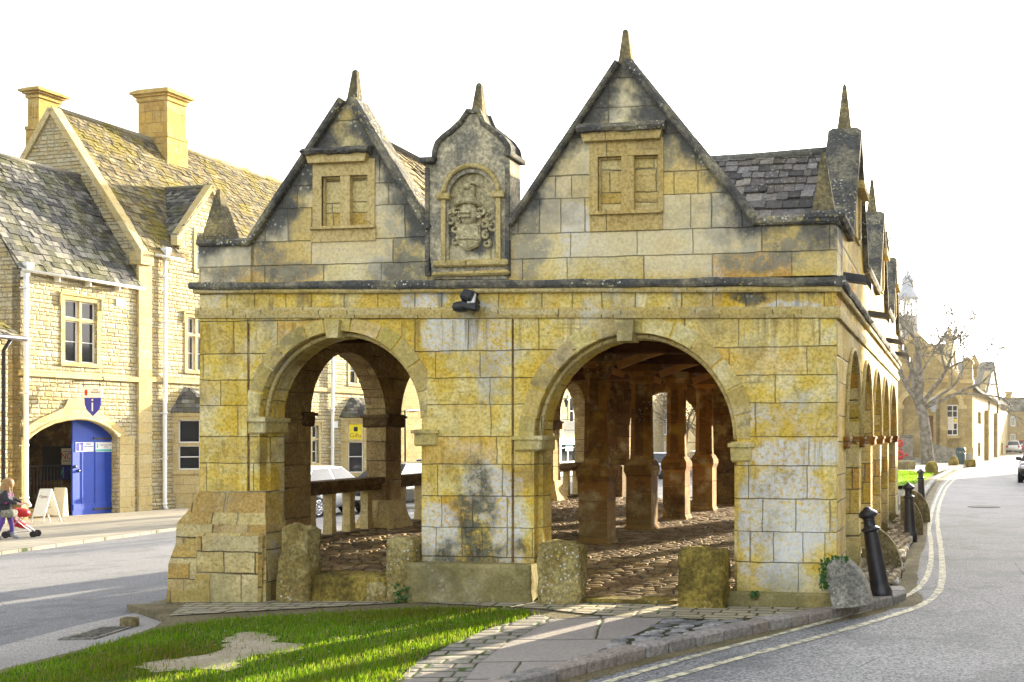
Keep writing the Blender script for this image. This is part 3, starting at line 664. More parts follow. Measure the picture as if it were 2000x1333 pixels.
# far green, path and pavement on the east side
green = gp((1700, 962), (1756, 950), (1790, 945), (1808, 938), (1830, 923), (1780, 921), (1700, 919))
flat(green, 0.006, 'far_green', M['turf2'])
ppath = gp((1700, 919), (1780, 921), (1832, 923), (1870, 911), (1905, 904), (1895, 899), (1830, 902), (1700, 905))
flat(ppath, 0.008, 'pale_path', M['pale_path'])
flat(gp((1796, 990), (1806, 962), (1832, 928), (1808, 938), (1790, 945), (1765, 952), (1752, 985)), 0.004, 'verge', M['verge'])
# hedge-high bank behind everything so that the horizon is land
# lawn blades
def blades(b, poly, dens, h0, h1, w, holes=(), lush=None, cols=None):
    X = [p[0] for p in poly]; Y = [p[1] for p in poly]; x0, x1, y0, y1 = min(X), max(X), min(Y), max(Y)
    for _ in range(int(dens*(x1-x0)*(y1-y0))):
        x, y = rnd(x0, x1), rnd(y0, y1)
        if not inside((x, y), poly): continue
        if any(inside((x+random.gauss(0, .085), y+random.gauss(0, .085)), hh) for hh in holes): continue
        x += random.gauss(0, .03); y += random.gauss(0, .03)
        k = noise.noise(V((x*1.3, y*1.3, 0)))*.5+noise.noise(V((x*5, y*5, 3)))*.4
        if rnd(-.75, .4) > k+.22: continue
        hgt = rnd(h0, h1)*(1+.5*k); a = rnd(0, 6.283); d = V((math.cos(a), math.sin(a))); l = rnd(.1, .75)*hgt
        z = zg(x, y)+.008; ww = w*rnd(.7, 1.3); pdx, pdy = -d.y*ww, d.x*ww
        g = rnd(.6, 1.25); c = random.choice(cols); kk = noise.noise(V((x*.9, y*.9, 7)))+.5*noise.noise(V((x*3, y*3, 2))); g *= 1+.55*kk
        c = (c[0]*g*(1+max(0, -kk)*.9), c[1]*g, c[2]*g*(1+max(0, -kk)))
        m = (x+d.x*l*.35, y+d.y*l*.35, z+hgt*.62)
        b.add([(x-pdx, y-pdy, z), (x+pdx, y+pdy, z), (m[0]+pdx*.7, m[1]+pdy*.7, m[2]), (m[0]-pdx*.7, m[1]-pdy*.7, m[2]), (x+d.x*l, y+d.y*l, z+hgt)], [(0, 1, 2, 3), (3, 2, 4)], False, c)
b = MB()
dh = [p for p in dirt]
blades(b, lawn, 4200, .014, .052, .0030, [dh], cols=[(.10, .25, .010), (.14, .32, .012), (.07, .19, .010), (.20, .34, .015), (.22, .26, .05), (.28, .24, .11)])
tag(b.build('grass', M['grass']), 'short green lawn grass in front of the old hall', 'grass', kind='stuff')
b = MB()
for _ in range(70):
    x, y = G(rnd(420, 900), rnd(1195, 1300)).xy
    if inside((x, y), lawn) and not inside((x, y), dirt):
        z = zg(x, y)+rnd(.03, .05); b.add([(x+.009*math.cos(a*1.05), y+.009*math.sin(a*1.05), z) for a in range(6)], [tuple(range(6))], False, (.8, .8, .75))
tag(b.build('daisies', M['kerb']), 'tiny white daisies scattered in the front lawn', 'flowers', kind='stuff')
b = MB()
blades(b, green, 60, .04, .09, .02, cols=[(.12, .28, .015), (.16, .32, .02)])
tag(b.build('grass', M['grass']), 'bright sunlit green beyond the hall beside the lane', 'grass', kind='stuff')
# ---------------------------------------------------------------- the market hall
FY = 11.6
X_, Y_, Z_ = V((1, 0, 0)), V((0, 1, 0)), V((0, 0, 1)); O0 = V((0, FY, 0)); NF = V((0, -1, 0))
def W(px, py):
    p = onY(px, py, FY); return (p.x, p.z)
def wz(px, py): return W(px, py)[1]
def wx(px, py=700): return W(px, py)[0]
hall = thing('market_hall', 'old honey coloured stone market hall with open arches, pointed gables and mossy stone roof', 'market hall', (-4.6, FY+1, 0))
XR, XL = -1.12, -8.23
def arch(xl, xr, zs, zc, n=18, jit=0.0, foot=None):
    """points of an arch from left foot over the crown to right foot"""
    xc, hw = (xl+xr)/2, (xr-xl)/2; out = []
    if foot is not None: out.append((xl, foot))
    for i in range(n+1):
        a = math.pi*(1-i/n); out.append((xc+hw*math.cos(a)+rnd(-jit, jit), zs+(zc-zs)*math.sin(a)))
    if foot is not None: out.append((xr, foot))
    return out
def jline(p, q, n, j):
    return [(p[0]+(q[0]-p[0])*i/n+(rnd(-j, j) if 0 < i < n else 0), p[1]+(q[1]-p[1])*i/n+(rnd(-j, j) if 0 < i < n else 0)) for i in range(n)]
AL = (wx(515), wx(815), 1.93, 2.83); AR = (wx(1052), wx(1430), 1.70, 2.765)
zt = 3.36
# front wall in two orders so the arch mouths step in
def outline(grow, xl, xr):
    l = arch(AL[0]-grow, AL[1]+grow, AL[2], AL[3]+grow, foot=-.3); r = arch(AR[0]-grow, AR[1]+grow, AR[2], AR[3]+grow, foot=-.3)
    edgeL = jline((xl, zt), (xl, -.3), 14, .012); edgeR = jline((xr, -.3), (xr, zt), 14, .008)
    return edgeL+[(xl, -.3)]+l+r+edgeR+[(xr, zt)]
b = MB()
b.prism(outline(0.05, XL, XR), None, O0, X_, Z_, NF, -.13, 0.0)
b.prism(outline(0.0, XL+.01, XR-.01), None, O0, X_, Z_, NF, -.40, -.13)
b.build('front_wall', M['hall'], hall)
# voussoirs: separate stones set a finger proud of the wall, plus a roll moulding
def voussoirs(name, xl, xr, zs, zc, thick, nst, skipkey=True):
    b = MB(); xc, hw, hh = (xl+xr)/2, (xr-xl)/2, zc-zs
    edges = sorted([0, 1]+[(i+rnd(-.18, .18))/nst for i in range(1, nst)])
    for a, c in zip(edges, edges[1:]):
        if skipkey and a < .5 < c and False: continue
        g = rnd(.8, 1.2); col = (g, g*rnd(.93, 1.03), g*rnd(.75, 1.05)); tk = thick*rnd(.88, 1.1); pr = .005+rnd(0, .010)
        N_ = 5; inn = []; out = []
        for i in range(N_+1):
            th = math.pi*(1-(a+.0035+(c-a-.007)*i/N_)); inn.append((xc+(hw+.002)*math.cos(th), zs+(hh+.002)*math.sin(th))); out.append((xc+(hw+tk)*math.cos(th), zs+(hh+tk)*math.sin(th)))
        b.prism(inn+out[::-1], None, O0, X_, Z_, NF, -.05, pr, col=col)
    o = b.build(name, M['vous'], hall); return o
def vousmat():
    t = NT('voussoir'); at = t.n('Attribute', attribute_name='Col').outputs['Color']; ps = t.pos()
    n1 = t.noise(ps, 2.2, 5.0, .6); n2 = t.noise(ps, 30.0, 6.0, .7); c = t.mix(t.mr(n1, .4, .65), (.60, .48, .16), (.74, .65, .36))
    c = t.mix(1.0, c, at, 'MULTIPLY'); c = t.mix(t.mr(n2, .3, .7), t.mix(.5, c, (.14, .11, .05)), c)
    c = t.mix(t.m('MULTIPLY', t.mr(t.noise(ps, 1.4, 6.0, .7), .52, .62), .6), c, (.16, .14, .09))
    pit = t.m('MULTIPLY', t.mr(t.vor(ps, 30.0), .02, .16, 1, 0), t.mr(t.noise(ps, 3.0, 3.0), .48, .6))
    c = t.mix(t.m('MULTIPLY', pit, .8), c, (.05, .04, .02))
    return t.fin(c, .92, t.bump(t.m('SUBTRACT', t.m('ADD', n2, t.noise(ps, 10.0, 6.0)), t.m('MULTIPLY', pit, .7)), .012), spec=.15)
M['vous'] = vousmat()
voussoirs('arch_ring', AL[0]-.05, AL[1]+.05, AL[2], AL[3]+.05, .17, 11); voussoirs('arch_ring', AR[0]-.05, AR[1]+.05, AR[2], AR[3]+.05, .18, 13)
for (xl, xr, zs, zc) in (AL, AR):
    b = MB(); P = [V((x, FY+.10, z)) for x, z in arch(xl-.02, xr+.02, zs, zc+.02, 28)]
    b.tube(P, .028, 8); P = [V((x, FY+.19, z)) for x, z in arch(xl-.012, xr+.012, zs, zc+.012, 28)]; b.tube(P, .02, 6)
    b.build('arch_moulding', M['mould'], hall)
# keystones
for (a, c, y0, y1) in ((641, 669, 626, 661), (1206, 1241, 627, 667)):
    b = MB(); x0, z0 = W(a, y0); x1, z1 = W(c, y1); s_ = (x1-x0)*.10
    b.prism([(x0, z0), (x0+s_, z1), (x1-s_, z1), (x1, z0)], None, O0, X_, Z_, NF, -.2, .075); b.build('keystone', M['vous'], hall)
# impost blocks
def impost(x0, x1, z0, z1, y0, y1, nm='impost', mat='vous'):
    y0 += .015
    b = MB(); b.rbox(((x0+x1)/2, (y0+y1)/2, (z0+z1)/2), (x1-x0, y1-y0, z1-z0), None, .018, .01); b.box(((x0+x1)/2, (y0+y1)/2, z1-.03), (x1-x0+.04, y1-y0+.04, .04)); b.build(nm, M[mat], hall)
impost(AL[0]-.17, AL[0]+.03, wz(500, 848), wz(500, 815), FY-.05, FY+.43); impost(AL[1]-.03, AL[1]+.24, wz(820, 873), wz(820, 838), FY-.05, FY+.43)
impost(AR[0]-.26, AR[0]+.04, wz(1030, 882), wz(1030, 850), FY-.05, FY+.43); impost(AR[1]-.02, AR[1]+.22, wz(1440, 902), wz(1440, 864), FY-.035, FY+.43)
# pilaster strips: flat strips that leave a shadow joint at x=487, 1003, 1462
for (a, c, base) in ((392, 484, 1150), (836, 1000, 1105), (1466, 1634, 1150)):
    b = MB(); b.prism([(wx(a), .0), (wx(c), .0), (wx(c), wz(c, 624)), (wx(a), wz(a, 624))], None, O0, X_, Z_, NF, -.01, .016); b.build('pilaster', M['hall'], hall)
for p in (486, 1002):
    b = MB(); b.prism([(wx(p)-.006, .1), (wx(p)+.010, .1), (wx(p)+.008, 2.98), (wx(p)-.008, 2.98)], None, O0, X_, Z_, NF, -.01, .004); b.build('open_joint', M['innerwall'], hall)
# string, frieze, cornice along front, then round the east side
def run(name, mat, za, zb, pr, zl=None, side=True, jit=.004):
    """moulding with front projection pr between heights za..zb, (left end heights zl)"""
    b = MB(); zl = zl or (za, zb); n = 26
    prev = None
    for i in range(n+1):
        t_ = i/n; x = XL-pr+(XR+pr-(XL-pr))*t_; z0 = zl[0]+(za-zl[0])*t_+rnd(-jit, jit); z1 = zl[1]+(zb-zl[1])*t_+rnd(-jit, jit); q = pr+rnd(-jit, jit)
        c = [V((x, FY+.02, z0)), V((x, FY-q*.8, z0)), V((x, FY-q, z0+(z1-z0)*.3)), V((x, FY-q, z0+(z1-z0)*.75)), V((x, FY-q*.75, z1)), V((x, FY+.02, z1))]
        if prev:
            for k in range(5): b.quad(prev[k], prev[k+1], c[k+1], c[k])
        else: b.add(c, [tuple(range(6))])
        prev = c
    b.add(prev, [tuple(range(5, -1, -1))])
    if side:
        n = 40; prev = None
        for i in range(n+1):
            y = FY-pr+(25.4+2*pr-.0)*0+(14.0+pr)*i/n if False else FY-pr+(25.4+pr-FY+pr)*i/n
            z0 = za+rnd(-jit, jit); z1 = zb+rnd(-jit, jit); q = pr+rnd(-jit, jit)
            c = [V((XR-.02, y, z0)), V((XR+q*.8, y, z0)), V((XR+q, y, z0+(z1-z0)*.3)), V((XR+q, y, z0+(z1-z0)*.75)), V((XR+q*.75, y, z1)), V((XR-.02, y, z1))]
            if prev:
                for k in range(5): b.quad(prev[k], prev[k+1], c[k+1], c[k])
            else: b.add(c, [tuple(range(6))])
            prev = c
        b.add(prev, [tuple(range(5, -1, -1))])
    return b.build(name, M[mat], hall)
run('string_course', 'mould', wz(1630, 622), wz(1630, 600), .035, (wz(390, 622), wz(390, 602)))
run('bed_moulding', 'mould', wz(1630, 571), wz(1630, 560), .05, (wz(390, 574), wz(390, 566)))
run('cornice', 'cop', wz(1630, 560), wz(1630, 543), .085, (wz(390, 567), wz(390, 553)), jit=.009)
# attic front: parapet, two gables, shaped panel, as one stone face
zp = 3.90
gLa, gRa = W(680, 196), W(1217, 122)
attic = [W(391, 572), W(391, 474), W(490, 474), W(530, 420), W(668, 205), gLa, W(692, 205), W(836, 448), W(1000, 440), W(1208, 128), gRa, W(1226, 128), W(1472, 432), W(1634, 430), (XR, zt-.05)]
attic = [(XL, zt-.05)]+[(XL, wz(391, 474))]+attic[2:-2]+[(XR, wz(1634, 430)), (XR, zt-.05)]
wL = (wx(629, 390), wx(719, 390), wz(670, 441), wz(670, 344)); wR = (wx(1168, 360), wx(1286, 360), wz(1227, 411), wz(1227, 305))
def rect(a): return [(a[0], a[2]), (a[1], a[2]), (a[1], a[3]), (a[0], a[3])]
b = MB(); b.prism(attic, [rect(wL), rect(wR)], O0, X_, Z_, NF, -.30, .0); b.build('gable_front', M['hall'], hall)
# blocked windows with mullion, hood and sill
def blocked(win, fx0, fx1, fz0, fz1, mull, hood, sill):
    b = MB(); o = win
    b.prism([(fx0, fz0), (fx1, fz0), (fx1, fz1), (fx0, fz1)], [rect(win)], O0, X_, Z_, NF, -.02, .016)
    b.prism([(win[0]-.035, win[2]-.035), (win[1]+.035, win[2]-.035), (win[1]+.035, win[3]+.035), (win[0]-.035, win[3]+.035)], [rect((win[0]+.02, win[1]-.02, win[2]+.01, win[3]-.02))], O0, X_, Z_, NF, -.20, -.03)
    fr = inherit(b.build('blocked_window', M['frame'], hall), hall)
    b = MB(); m0, m1 = mull; b.prism([(m0, win[2]), (m1, win[2]), (m1, win[3]), (m0, win[3])], None, O0, X_, Z_, NF, -.18, .01); b.build('mullion', M['frame'], fr)
    b = MB(); b.prism(rect(win), None, O0, X_, Z_, NF, -.24, -.06); b.build('stone_blocking', M['rubble'], fr)
    b = MB(); x0, x1, z0, z1 = hood; n = 12; prev = None
    for i in range(n+1):
        x = x0+(x1-x0)*i/n; j = rnd(-.012, .012); c = [V((x, FY, z0+j)), V((x, FY-.11+rnd(-.02, .01), z0+.015+j)), V((x, FY-.13+rnd(-.02, .01), z0+(z1-z0)*.5)), V((x, FY-.08, z1+rnd(-.01, .01))), V((x, FY, z1+.02))]
        if prev:
            for k in range(4): b.quad(prev[k], prev[k+1], c[k+1], c[k])
        else: b.add(c, [tuple(range(5))])
        prev = c
    b.add(prev, [(4, 3, 2, 1, 0)])
    b.build('hood_mould', M['cop'], fr)
    b = MB(); b.prism([(hood[0]+.06, z0-.07), (hood[1]-.06, z0-.07), (hood[1]-.03, z0+.03), (hood[0]+.03, z0+.03)], None, O0, X_, Z_, NF, -.02, .075); b.build('hood_bed', M['frame'], fr)
    b = MB(); x0, x1, z0, z1 = sill; b.prism([(x0, z0), (x1, z0), (x1, z1), (x0, z1)], None, O0, X_, Z_, NF, -.02, .018)
    b.fbox(O0, X_, Z_, NF, x0, x1, z1-.012, z1+.012, -.18, .06); b.build('window_sill', M['frame'], fr)
blocked(wL, wx(612, 380), wx(733, 380), wz(670, 446), wz(670, 313), (wx(665, 390), wx(684, 390)), (wx(598, 300), wx(728, 300), wz(660, 307), wz(660, 291)), (wx(609, 460), wx(735, 460), wz(670, 472), wz(670, 446)))
blocked(wR, wx(1152, 350), wx(1296, 350), wz(1225, 417), wz(1225, 272), (wx(1214, 360), wx(1238, 360)), (wx(1132, 255), wx(1302, 255), wz(1217, 263), wz(1217, 243)), (wx(1153, 430), wx(1294, 430), wz(1225, 451), wz(1225, 417)))
# gable copings: sloped slabs over the wall tops
def coping(name, pts, wid, hgt, y0, y1, mat='cop'):
    b = MB()
    for p, q in zip(pts, pts[1:]):
        P, Q = V((p[0], p[1])), V((q[0], q[1])); d = (Q-P); L = d.length; d.normalize(); n = V((-d.y, d.x)); n = n if n.y > 0 else -n
        k = max(1, int(L/.75))
        for i in range(k):
            a, c = P+d*(L*i/k-.004), P+d*(L*(i+1)/k); h = hgt*rnd(.9, 1.1); lo = -wid*.35
            prof = [(y0, lo), (y0-.02, lo+.02), (y0-.015, h*.55), (y0+.05, h), (y1-.05, h), (y1, h*.55), (y1, lo)]
            A_ = [V((a.x+n.x*z, y, a.y+n.y*z)) for y, z in prof]; B_ = [V((c.x+n.x*z, y, c.y+n.y*z)) for y, z in prof]
            m = len(prof); F = [(j, (j+1) % m, m+(j+1) % m, m+j) for j in range(m)]+[tuple(range(m-1, -1, -1)), tuple(range(m, 2*m))]
            if d.x < 0: F = [f[::-1] for f in F]
            b.add(A_+B_, F)
            if i % 1 == 0: pass
    return b.build(name, M[mat], hall)
cf, cb = FY-.065, FY+.30
coping('gable_coping', [W(490, 476), W(672, 197)], .08, .055, cf, cb); coping('gable_coping', [W(688, 197), W(838, 450)], .08, .06, cf, cb)
coping('gable_coping', [W(999, 440), W(1209, 124)], .08, .055, cf, cb); coping('gable_coping', [W(1226, 124), W(1474, 432)], .08, .06, cf, cb)
coping('parapet_coping', [W(392, 477), W(492, 477)], .08, .06, cf, cb); coping('parapet_coping', [W(1472, 437), W(1640, 432)], .08, .07, cf, cb)
# corner parapets are thicker blocks
b = MB(); b.box(((wx(391)+wx(493))/2, FY+.15, (zt+wz(440, 474))/2), (wx(493)-wx(391)-.004, .36, wz(440, 474)-zt)); b.build('corner_block', M['hall'], hall)
b = MB(); x0, x1 = wx(1476), XR; b.box(((x0+x1)/2+.002, FY+.28, (zt+wz(1560, 436))/2), (x1-x0, .62, wz(1560, 436)-zt)); b.build('corner_block', M['hall'], hall)
# finials: slim four sided spirelets
def finial(p0, p1, wbase, yy, wx1=.025, nm='finial'):
    b = MB(); (x0, z0), (x1, z1) = p0, p1; h = z1-z0
    b.lathe([(wbase*.95, 0), (wbase*.97, h*.05), (wbase*.85, h*.12), (wx1*1.5, h*.95), (.012, h)], (x0, yy, z0), 4, Matrix(((1, 0, (x1-x0)/h), (0, 1, 0), (0, 0, 1))), False, rot0=math.pi/4)
    return b.build(nm, M['cop2'], hall)
finial(W(682, 196), W(684, 130), .10, FY+.12); finial(W(1218, 122), W(1216, 50), .115, FY+.12); finial(W(927, 222), W(928, 156), .105, FY+.12)
def pinnacle(pa, pb, pt, yy, dy):
    b = MB(); (x0, z0), (x1, _), (xt, zt_) = pa, pb, pt; w = (x1-x0)/2; c = (x0+x1)/2
    b.add([V((x0, yy-dy, z0)), V((x1, yy-dy, z0)), V((x1, yy+dy, z0)), V((x0, yy+dy, z0)), V((xt-.02, yy-.02, zt_)), V((xt+.02, yy-.02, zt_)), V((xt+.02, yy+.02, zt_)), V((xt-.02, yy+.02, zt_))],
          [(3, 2, 1, 0), (4, 5, 6, 7), (0, 1, 5, 4), (1, 2, 6, 5), (2, 3, 7, 6), (3, 0, 4, 7)])
    b.box((c, yy, z0-.01), (2*w+.07, 2*dy+.07, .05)); b.build('pinnacle', M['cop2'], hall)
pinnacle(W(397, 466), W(438, 466), W(413, 366), FY+.14, .17); pinnacle(W(1584, 414), W(1628, 414), W(1603, 287), FY+.25, .13)
# shaped panel with the arms
pan = [W(848, 546), W(836, 450), W(834, 318), W(851, 316), W(853, 296), W(858, 281), W(870, 269), W(886, 257), W(904, 240), W(917, 220), W(938, 220), W(947, 243), W(969, 260), W(985, 273), W(995, 287), W(998, 303), W(1000, 440), W(993, 546)]
def ar2(x0, x1, zb, zs, n=14):
    hw = (x1-x0)/2; return [(x0, zb), (x1, zb)]+[((x0+x1)/2+hw*math.cos(math.pi*i/n), zs+hw*.98*math.sin(math.pi*i/n)) for i in range(n+1)]
px0, px1 = wx(870, 440), wx(977, 440); niche = ar2(px0+.05, px1-.05, wz(924, 508), wz(924, 385))
b = MB(); b.prism(pan, [niche], O0, X_, Z_, NF, -.26, .035); panel = inherit(b.build('arms_panel', M['armspanel'], hall), hall)
b = MB(); b.prism([(px0, wz(924, 512)), (px1, wz(924, 512)), (px1, wz(924, 330)), (px0, wz(924, 330))], None, O0, X_, Z_, NF, -.16, -.02); b.build('niche_back', M['arms'], panel)
b = MB(); path = [V((x, FY-.05, z)) for x, z in ar2(px0, px1, 0, wz(924, 381))[2:]]; b.tube(path, .028, 8)
for sx in (px0, px1): b.rbox((sx, FY-.045, wz(924, 384)), (.14, .07, .07), None, .012); b.box((sx, FY-.035, (wz(924, 384)+wz(924, 512))/2-.03), (.05, .05, wz(924, 388)-wz(924, 512)))
b.rbox((px0/2+px1/2, FY-.05, wz(924, 516)), (px1-px0+.22, .08, .07), None, .015, .006); b.rbox((px0/2+px1/2, FY-.05, wz(924, 536)), (px1-px0+.26, .07, .06), None, .02, .01)
b.build('niche_moulding', M['mould'], panel)
ogee = pan[3:16]
b = MB(); Pth = [V((x, FY-.045, z)) for x, z in ogee]; b.tube(Pth, .032, 8); Pth = [V((x, FY+.24, z)) for x, z in ogee]; b.tube(Pth, .04, 6)
for (a, c) in zip(ogee, ogee[1:]): b.quad(V((a[0], FY-.045, a[1]+.025)), V((c[0], FY-.045, c[1]+.025)), V((c[0], FY+.24, c[1]+.03)), V((a[0], FY+.24, a[1]+.03)))
b.build('ogee_coping', M['cop'], panel)
for (a, c, y) in ((830, 853, 318), (995, 1004, 305)):
    b = MB(); b.rbox(((wx(a, 315)+wx(c, 315))/2, FY+.1, wz(a, y)), (wx(c, 315)-wx(a, 315)+.02, .46, .06), None, .01); b.build('shoulder_cap', M['cop'], panel)
for a in (838, 994):
    b = MB(); b.box((wx(a, 440), FY-.03, (wz(a, 330)+wz(a, 540))/2), (.045, .05, wz(a, 330)-wz(a, 540))); b.build('edge_moulding', M['cop'], panel)
AY = FY+.015
def blob(b, px, py, w, h, dpt=.05, rz=0, seed=0, amp=.16):
    x, z = W(px, py); b.rock((x, AY-.01, z), (w, dpt*2, h), Matrix.Rotation(rz, 3, 'Y'), amp, 2.2, 5, .8, seed)
b = MB()
sh = [W(896, 440), W(918, 436), W(939, 439), W(941, 470), W(936, 482), W(917, 491), W(901, 484), W(894, 468)]
b.prism(sh, None, O0, X_, Z_, NF, -.03, .04); ins = [((x-W(917, 462)[0])*.9+W(917, 462)[0], (z-W(917, 462)[1])*.9+W(917, 462)[1]) for x, z in sh]
b.prism(ins, None, O0, X_, Z_, NF, .04, .052); b.tube([V((wx(898, 468), FY-.055, wz(898, 469))), V((wx(917, 467), FY-.06, wz(917, 467))), V((wx(937, 470), FY-.055, wz(937, 470)))], .012, 6)
for i, (a, c) in enumerate(((905, 455), (917, 452), (929, 456))): blob(b, a, c, .07, .09, .04, 0, i)
blob(b, 917, 478, .09, .07, .035, 0, 9); b.build('carved_shield', M['arms'], panel)
def curl(b, cx, cy, r, a0, turns, sgn, th=.024):
    x0, z0 = W(cx, cy); k = wx(cx+1, cy)-x0; P = []; R_ = []
    for i in range(15):
        f = i/14; a = a0+sgn*turns*2*math.pi*f; q = r*k*(1-.80*f); P.append(V((x0+q*math.cos(a), AY-.012-.045*f, z0+q*math.sin(a)))); R_.append(th*(1.05-.55*f))
    b.tube(P, R_, 7)
b = MB(); x, z = W(916, 418); b.lathe([(.02, -.14), (.075, -.12), (.092, -.05), (.10, .03), (.085, .09), (.04, .13), (.01, .135)], (x, AY, z), 14)
b.rbox((x-.015, AY-.10, z-.0), (.14, .05, .022), None, .008); b.rbox((x-.015, AY-.10, z-.045), (.12, .05, .018), None, .006)
x, z = W(916, 398); b.tube([V((x-.145, AY-.03, z-.03)), V((x-.09, AY-.07, z+.01)), V((x, AY-.10, z+.02)), V((x+.09, AY-.07, z+.01)), V((x+.145, AY-.03, z-.04))], [.022, .03, .034, .03, .018], 8)
x, z = W(918, 388); b.lathe([(.085, -.06), (.09, -.03), (.062, -.01), (.055, .10), (.058, .13), (.03, .15)], (x, AY, z), 12); blob(b, 915, 366, .085, .07, .06, 0, 26, .1)
b.tube([V((wx(917, 362), AY-.03, wz(917, 363))), V((wx(923, 357), AY-.04, wz(923, 358))), V((wx(931, 359), AY-.04, wz(931, 359))), V((wx(939, 366), AY-.03, wz(939, 366)))], [.02, .018, .013, .005], 6)
b.build('carved_helm', M['arms'], panel)
for pts in (((893, 414, 9, .4, .9, 1), (884, 431, 11, 1.2, 1.1, 1), (890, 449, 9, 1.6, 1.0, -1), (882, 416, 5, .5, .9, 1), (897, 432, 8, 2.2, .9, 1), (890, 472, 7, 1.5, 1.0, -1), (900, 424, 6, 0, .8, 1)),
            ((942, 416, 9, 2.6, .9, -1), (956, 424, 10, 1.9, 1.1, -1), (963, 444, 11, 1.6, 1.1, -1), (948, 440, 9, 2.4, 1.0, -1), (951, 460, 9, 1.4, 1.0, 1), (952, 477, 7, 1.2, 1.0, -1), (936, 424, 6, 3, .8, -1), (962, 414, 5, 2.5, .9, -1))):
    b = MB()
    for (cx, cy, r, a0, tn, sg) in pts: curl(b, cx, cy, r, a0, tn, sg)
    P = [V((wx(p[0], p[1]), AY+.005, wz(p[0], p[1]))) for p in pts[:5]]; b.tube(P, .03, 6)
    b.build('carved_mantling', M['arms'], panel)
# east arcade wall with side gables
EA = [(12.55, 14.45), (14.80, 16.62), (16.95, 18.86), (19.2, 21.2), (21.55, 24.2)]
OR = V((XR, 0, 0)); zpp = 3.93
def arcade(name, O, U, N, spans, zs, zc, yend, thick, gables, foot=-.3, mat='hall_side'):
    o = [(FY+.02, foot)]
    for a, c in spans: o += arch(a, c, zs, zc, 14, foot=foot)
    o += [(yend, foot), (yend, zpp)]
    for y, z, hw in reversed(gables): o += [(y+hw, zpp), (y, z), (y-hw, zpp)]
    o += [(FY+.02, zpp)]
    b = MB(); b.prism(o if U.cross(Z_).dot(N) > 0 else o, None, O, U, Z_, N, -thick, 0.0)
    return b.build(name, M[mat], hall)
SG = [(14.0, 5.42, 1.22), (19.0, 5.36, 1.22), (23.4, 5.28, 1.22)]
arcade('side_wall', OR, Y_, X_, EA, 1.68, 2.72, 25.4, .24, SG)
for a, c in EA:
    b = MB(); y0 = a; P = arch(a-.0, c+.0, 1.68, 2.72, 14)
    b.tube([V((XR+.012, y, z)) for y, z in arch(a-.03, c+.03, 1.68, 2.75, 18)], .03, 6); b.build('arch_moulding', M['mould'], hall)
for (y0, y1) in [(12.3, 12.62)]+[(EA[i][1]-.02, EA[i+1][0]+.02) for i in range(4)]+[(24.08, 24.4)]:
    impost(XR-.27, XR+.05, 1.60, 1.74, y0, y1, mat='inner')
def sgable(y, z, hw):
    for s_ in (-1, 1):
        b = MB(); p, q = V((y+s_*hw*1.03, zpp-.02)), V((y, z)); d = q-p; L = d.length; d.normalize(); n = V((-d.y, d.x)); n = n if n.y > 0 else -n
        k = 3
        for i in range(k):
            a = p+d*(L*i/k); c = p+d*(L*(i+1)/k-.006); x0, x1 = XR-.34, XR+.07; h = .085
            prof = [(x0, -.03), (x1, -.03), (x1, h*.5), (x1-.06, h), (x0+.06, h), (x0, h*.5)]
            A_ = [V((x, a.x+n.x*t_, a.y+n.y*t_)) for x, t_ in prof]; B_ = [V((x, c.x+n.x*t_, c.y+n.y*t_)) for x, t_ in prof]
            m = len(prof); F = [(j, (j+1) % m, m+(j+1) % m, m+j) for j in range(m)]+[tuple(range(m-1, -1, -1)), tuple(range(m, 2*m))]
            b.add(A_+B_, [f[::-1] for f in F] if s_ < 0 else F)
        b.build('gable_coping', M['cop'], hall)
    b = MB(); b.lathe([(.115, 0), (.115, .05), (.105, .09), (.032, .55), (.01, .58)], (XR-.14, y, z+.02), 4, None, False, rot0=math.pi/4); b.build('finial', M['cop2'], hall)
    b = MB(); b.fbox(OR, Y_, Z_, X_, y-.42, y+.42, 4.66, 4.75, 0, .13); b.fbox(OR, Y_, Z_, X_, y-.36, y+.36, 4.1, 4.62, 0, .03); b.fbox(OR, Y_, Z_, X_, y-.05, y+.05, 4.12, 4.6, .03, .06); b.build('side_window', M['frame'], hall)
for g in SG: sgable(*g)
for y0, y1 in ((FY-.1, 12.75), (15.25, 17.75), (20.25, 22.15), (24.65, 25.5)):
    b = MB(); b.rbox((XR-.13, (y0+y1)/2, zpp+.03), (.44, y1-y0, .10), None, .03, .006); b.build('parapet_coping', M['cop'], hall)
# lead spouts throwing water clear of the cornice
for (px, py) in ((1700, 552), (1736, 635), (1762, 690), (1775, 722)):
    y = (onX(px, py, XR+.28)).y
    b = MB(); z = 3.36; sl = [V((XR-.1, y, z+.10)), V((XR+.12, y, z+.06)), V((XR+.24, y, z+.04)), V((XR+.30, y, z-.05))]
    for p, q in zip(sl, sl[1:]):
        b.add([p+V((0, -.10, -.03)), q+V((0, -.10, -.03)), q+V((0, .10, -.03)), p+V((0, .10, -.03)), p+V((0, -.12, .05)), q+V((0, -.12, .05)), q+V((0, .12, .05)), p+V((0, .12, .05))], [(3, 2, 1, 0), (4, 5, 6, 7), (0, 1, 5, 4), (1, 2, 6, 5), (2, 3, 7, 6), (3, 0, 4, 7)])
    b.build('water_spout', M['lead'], hall)
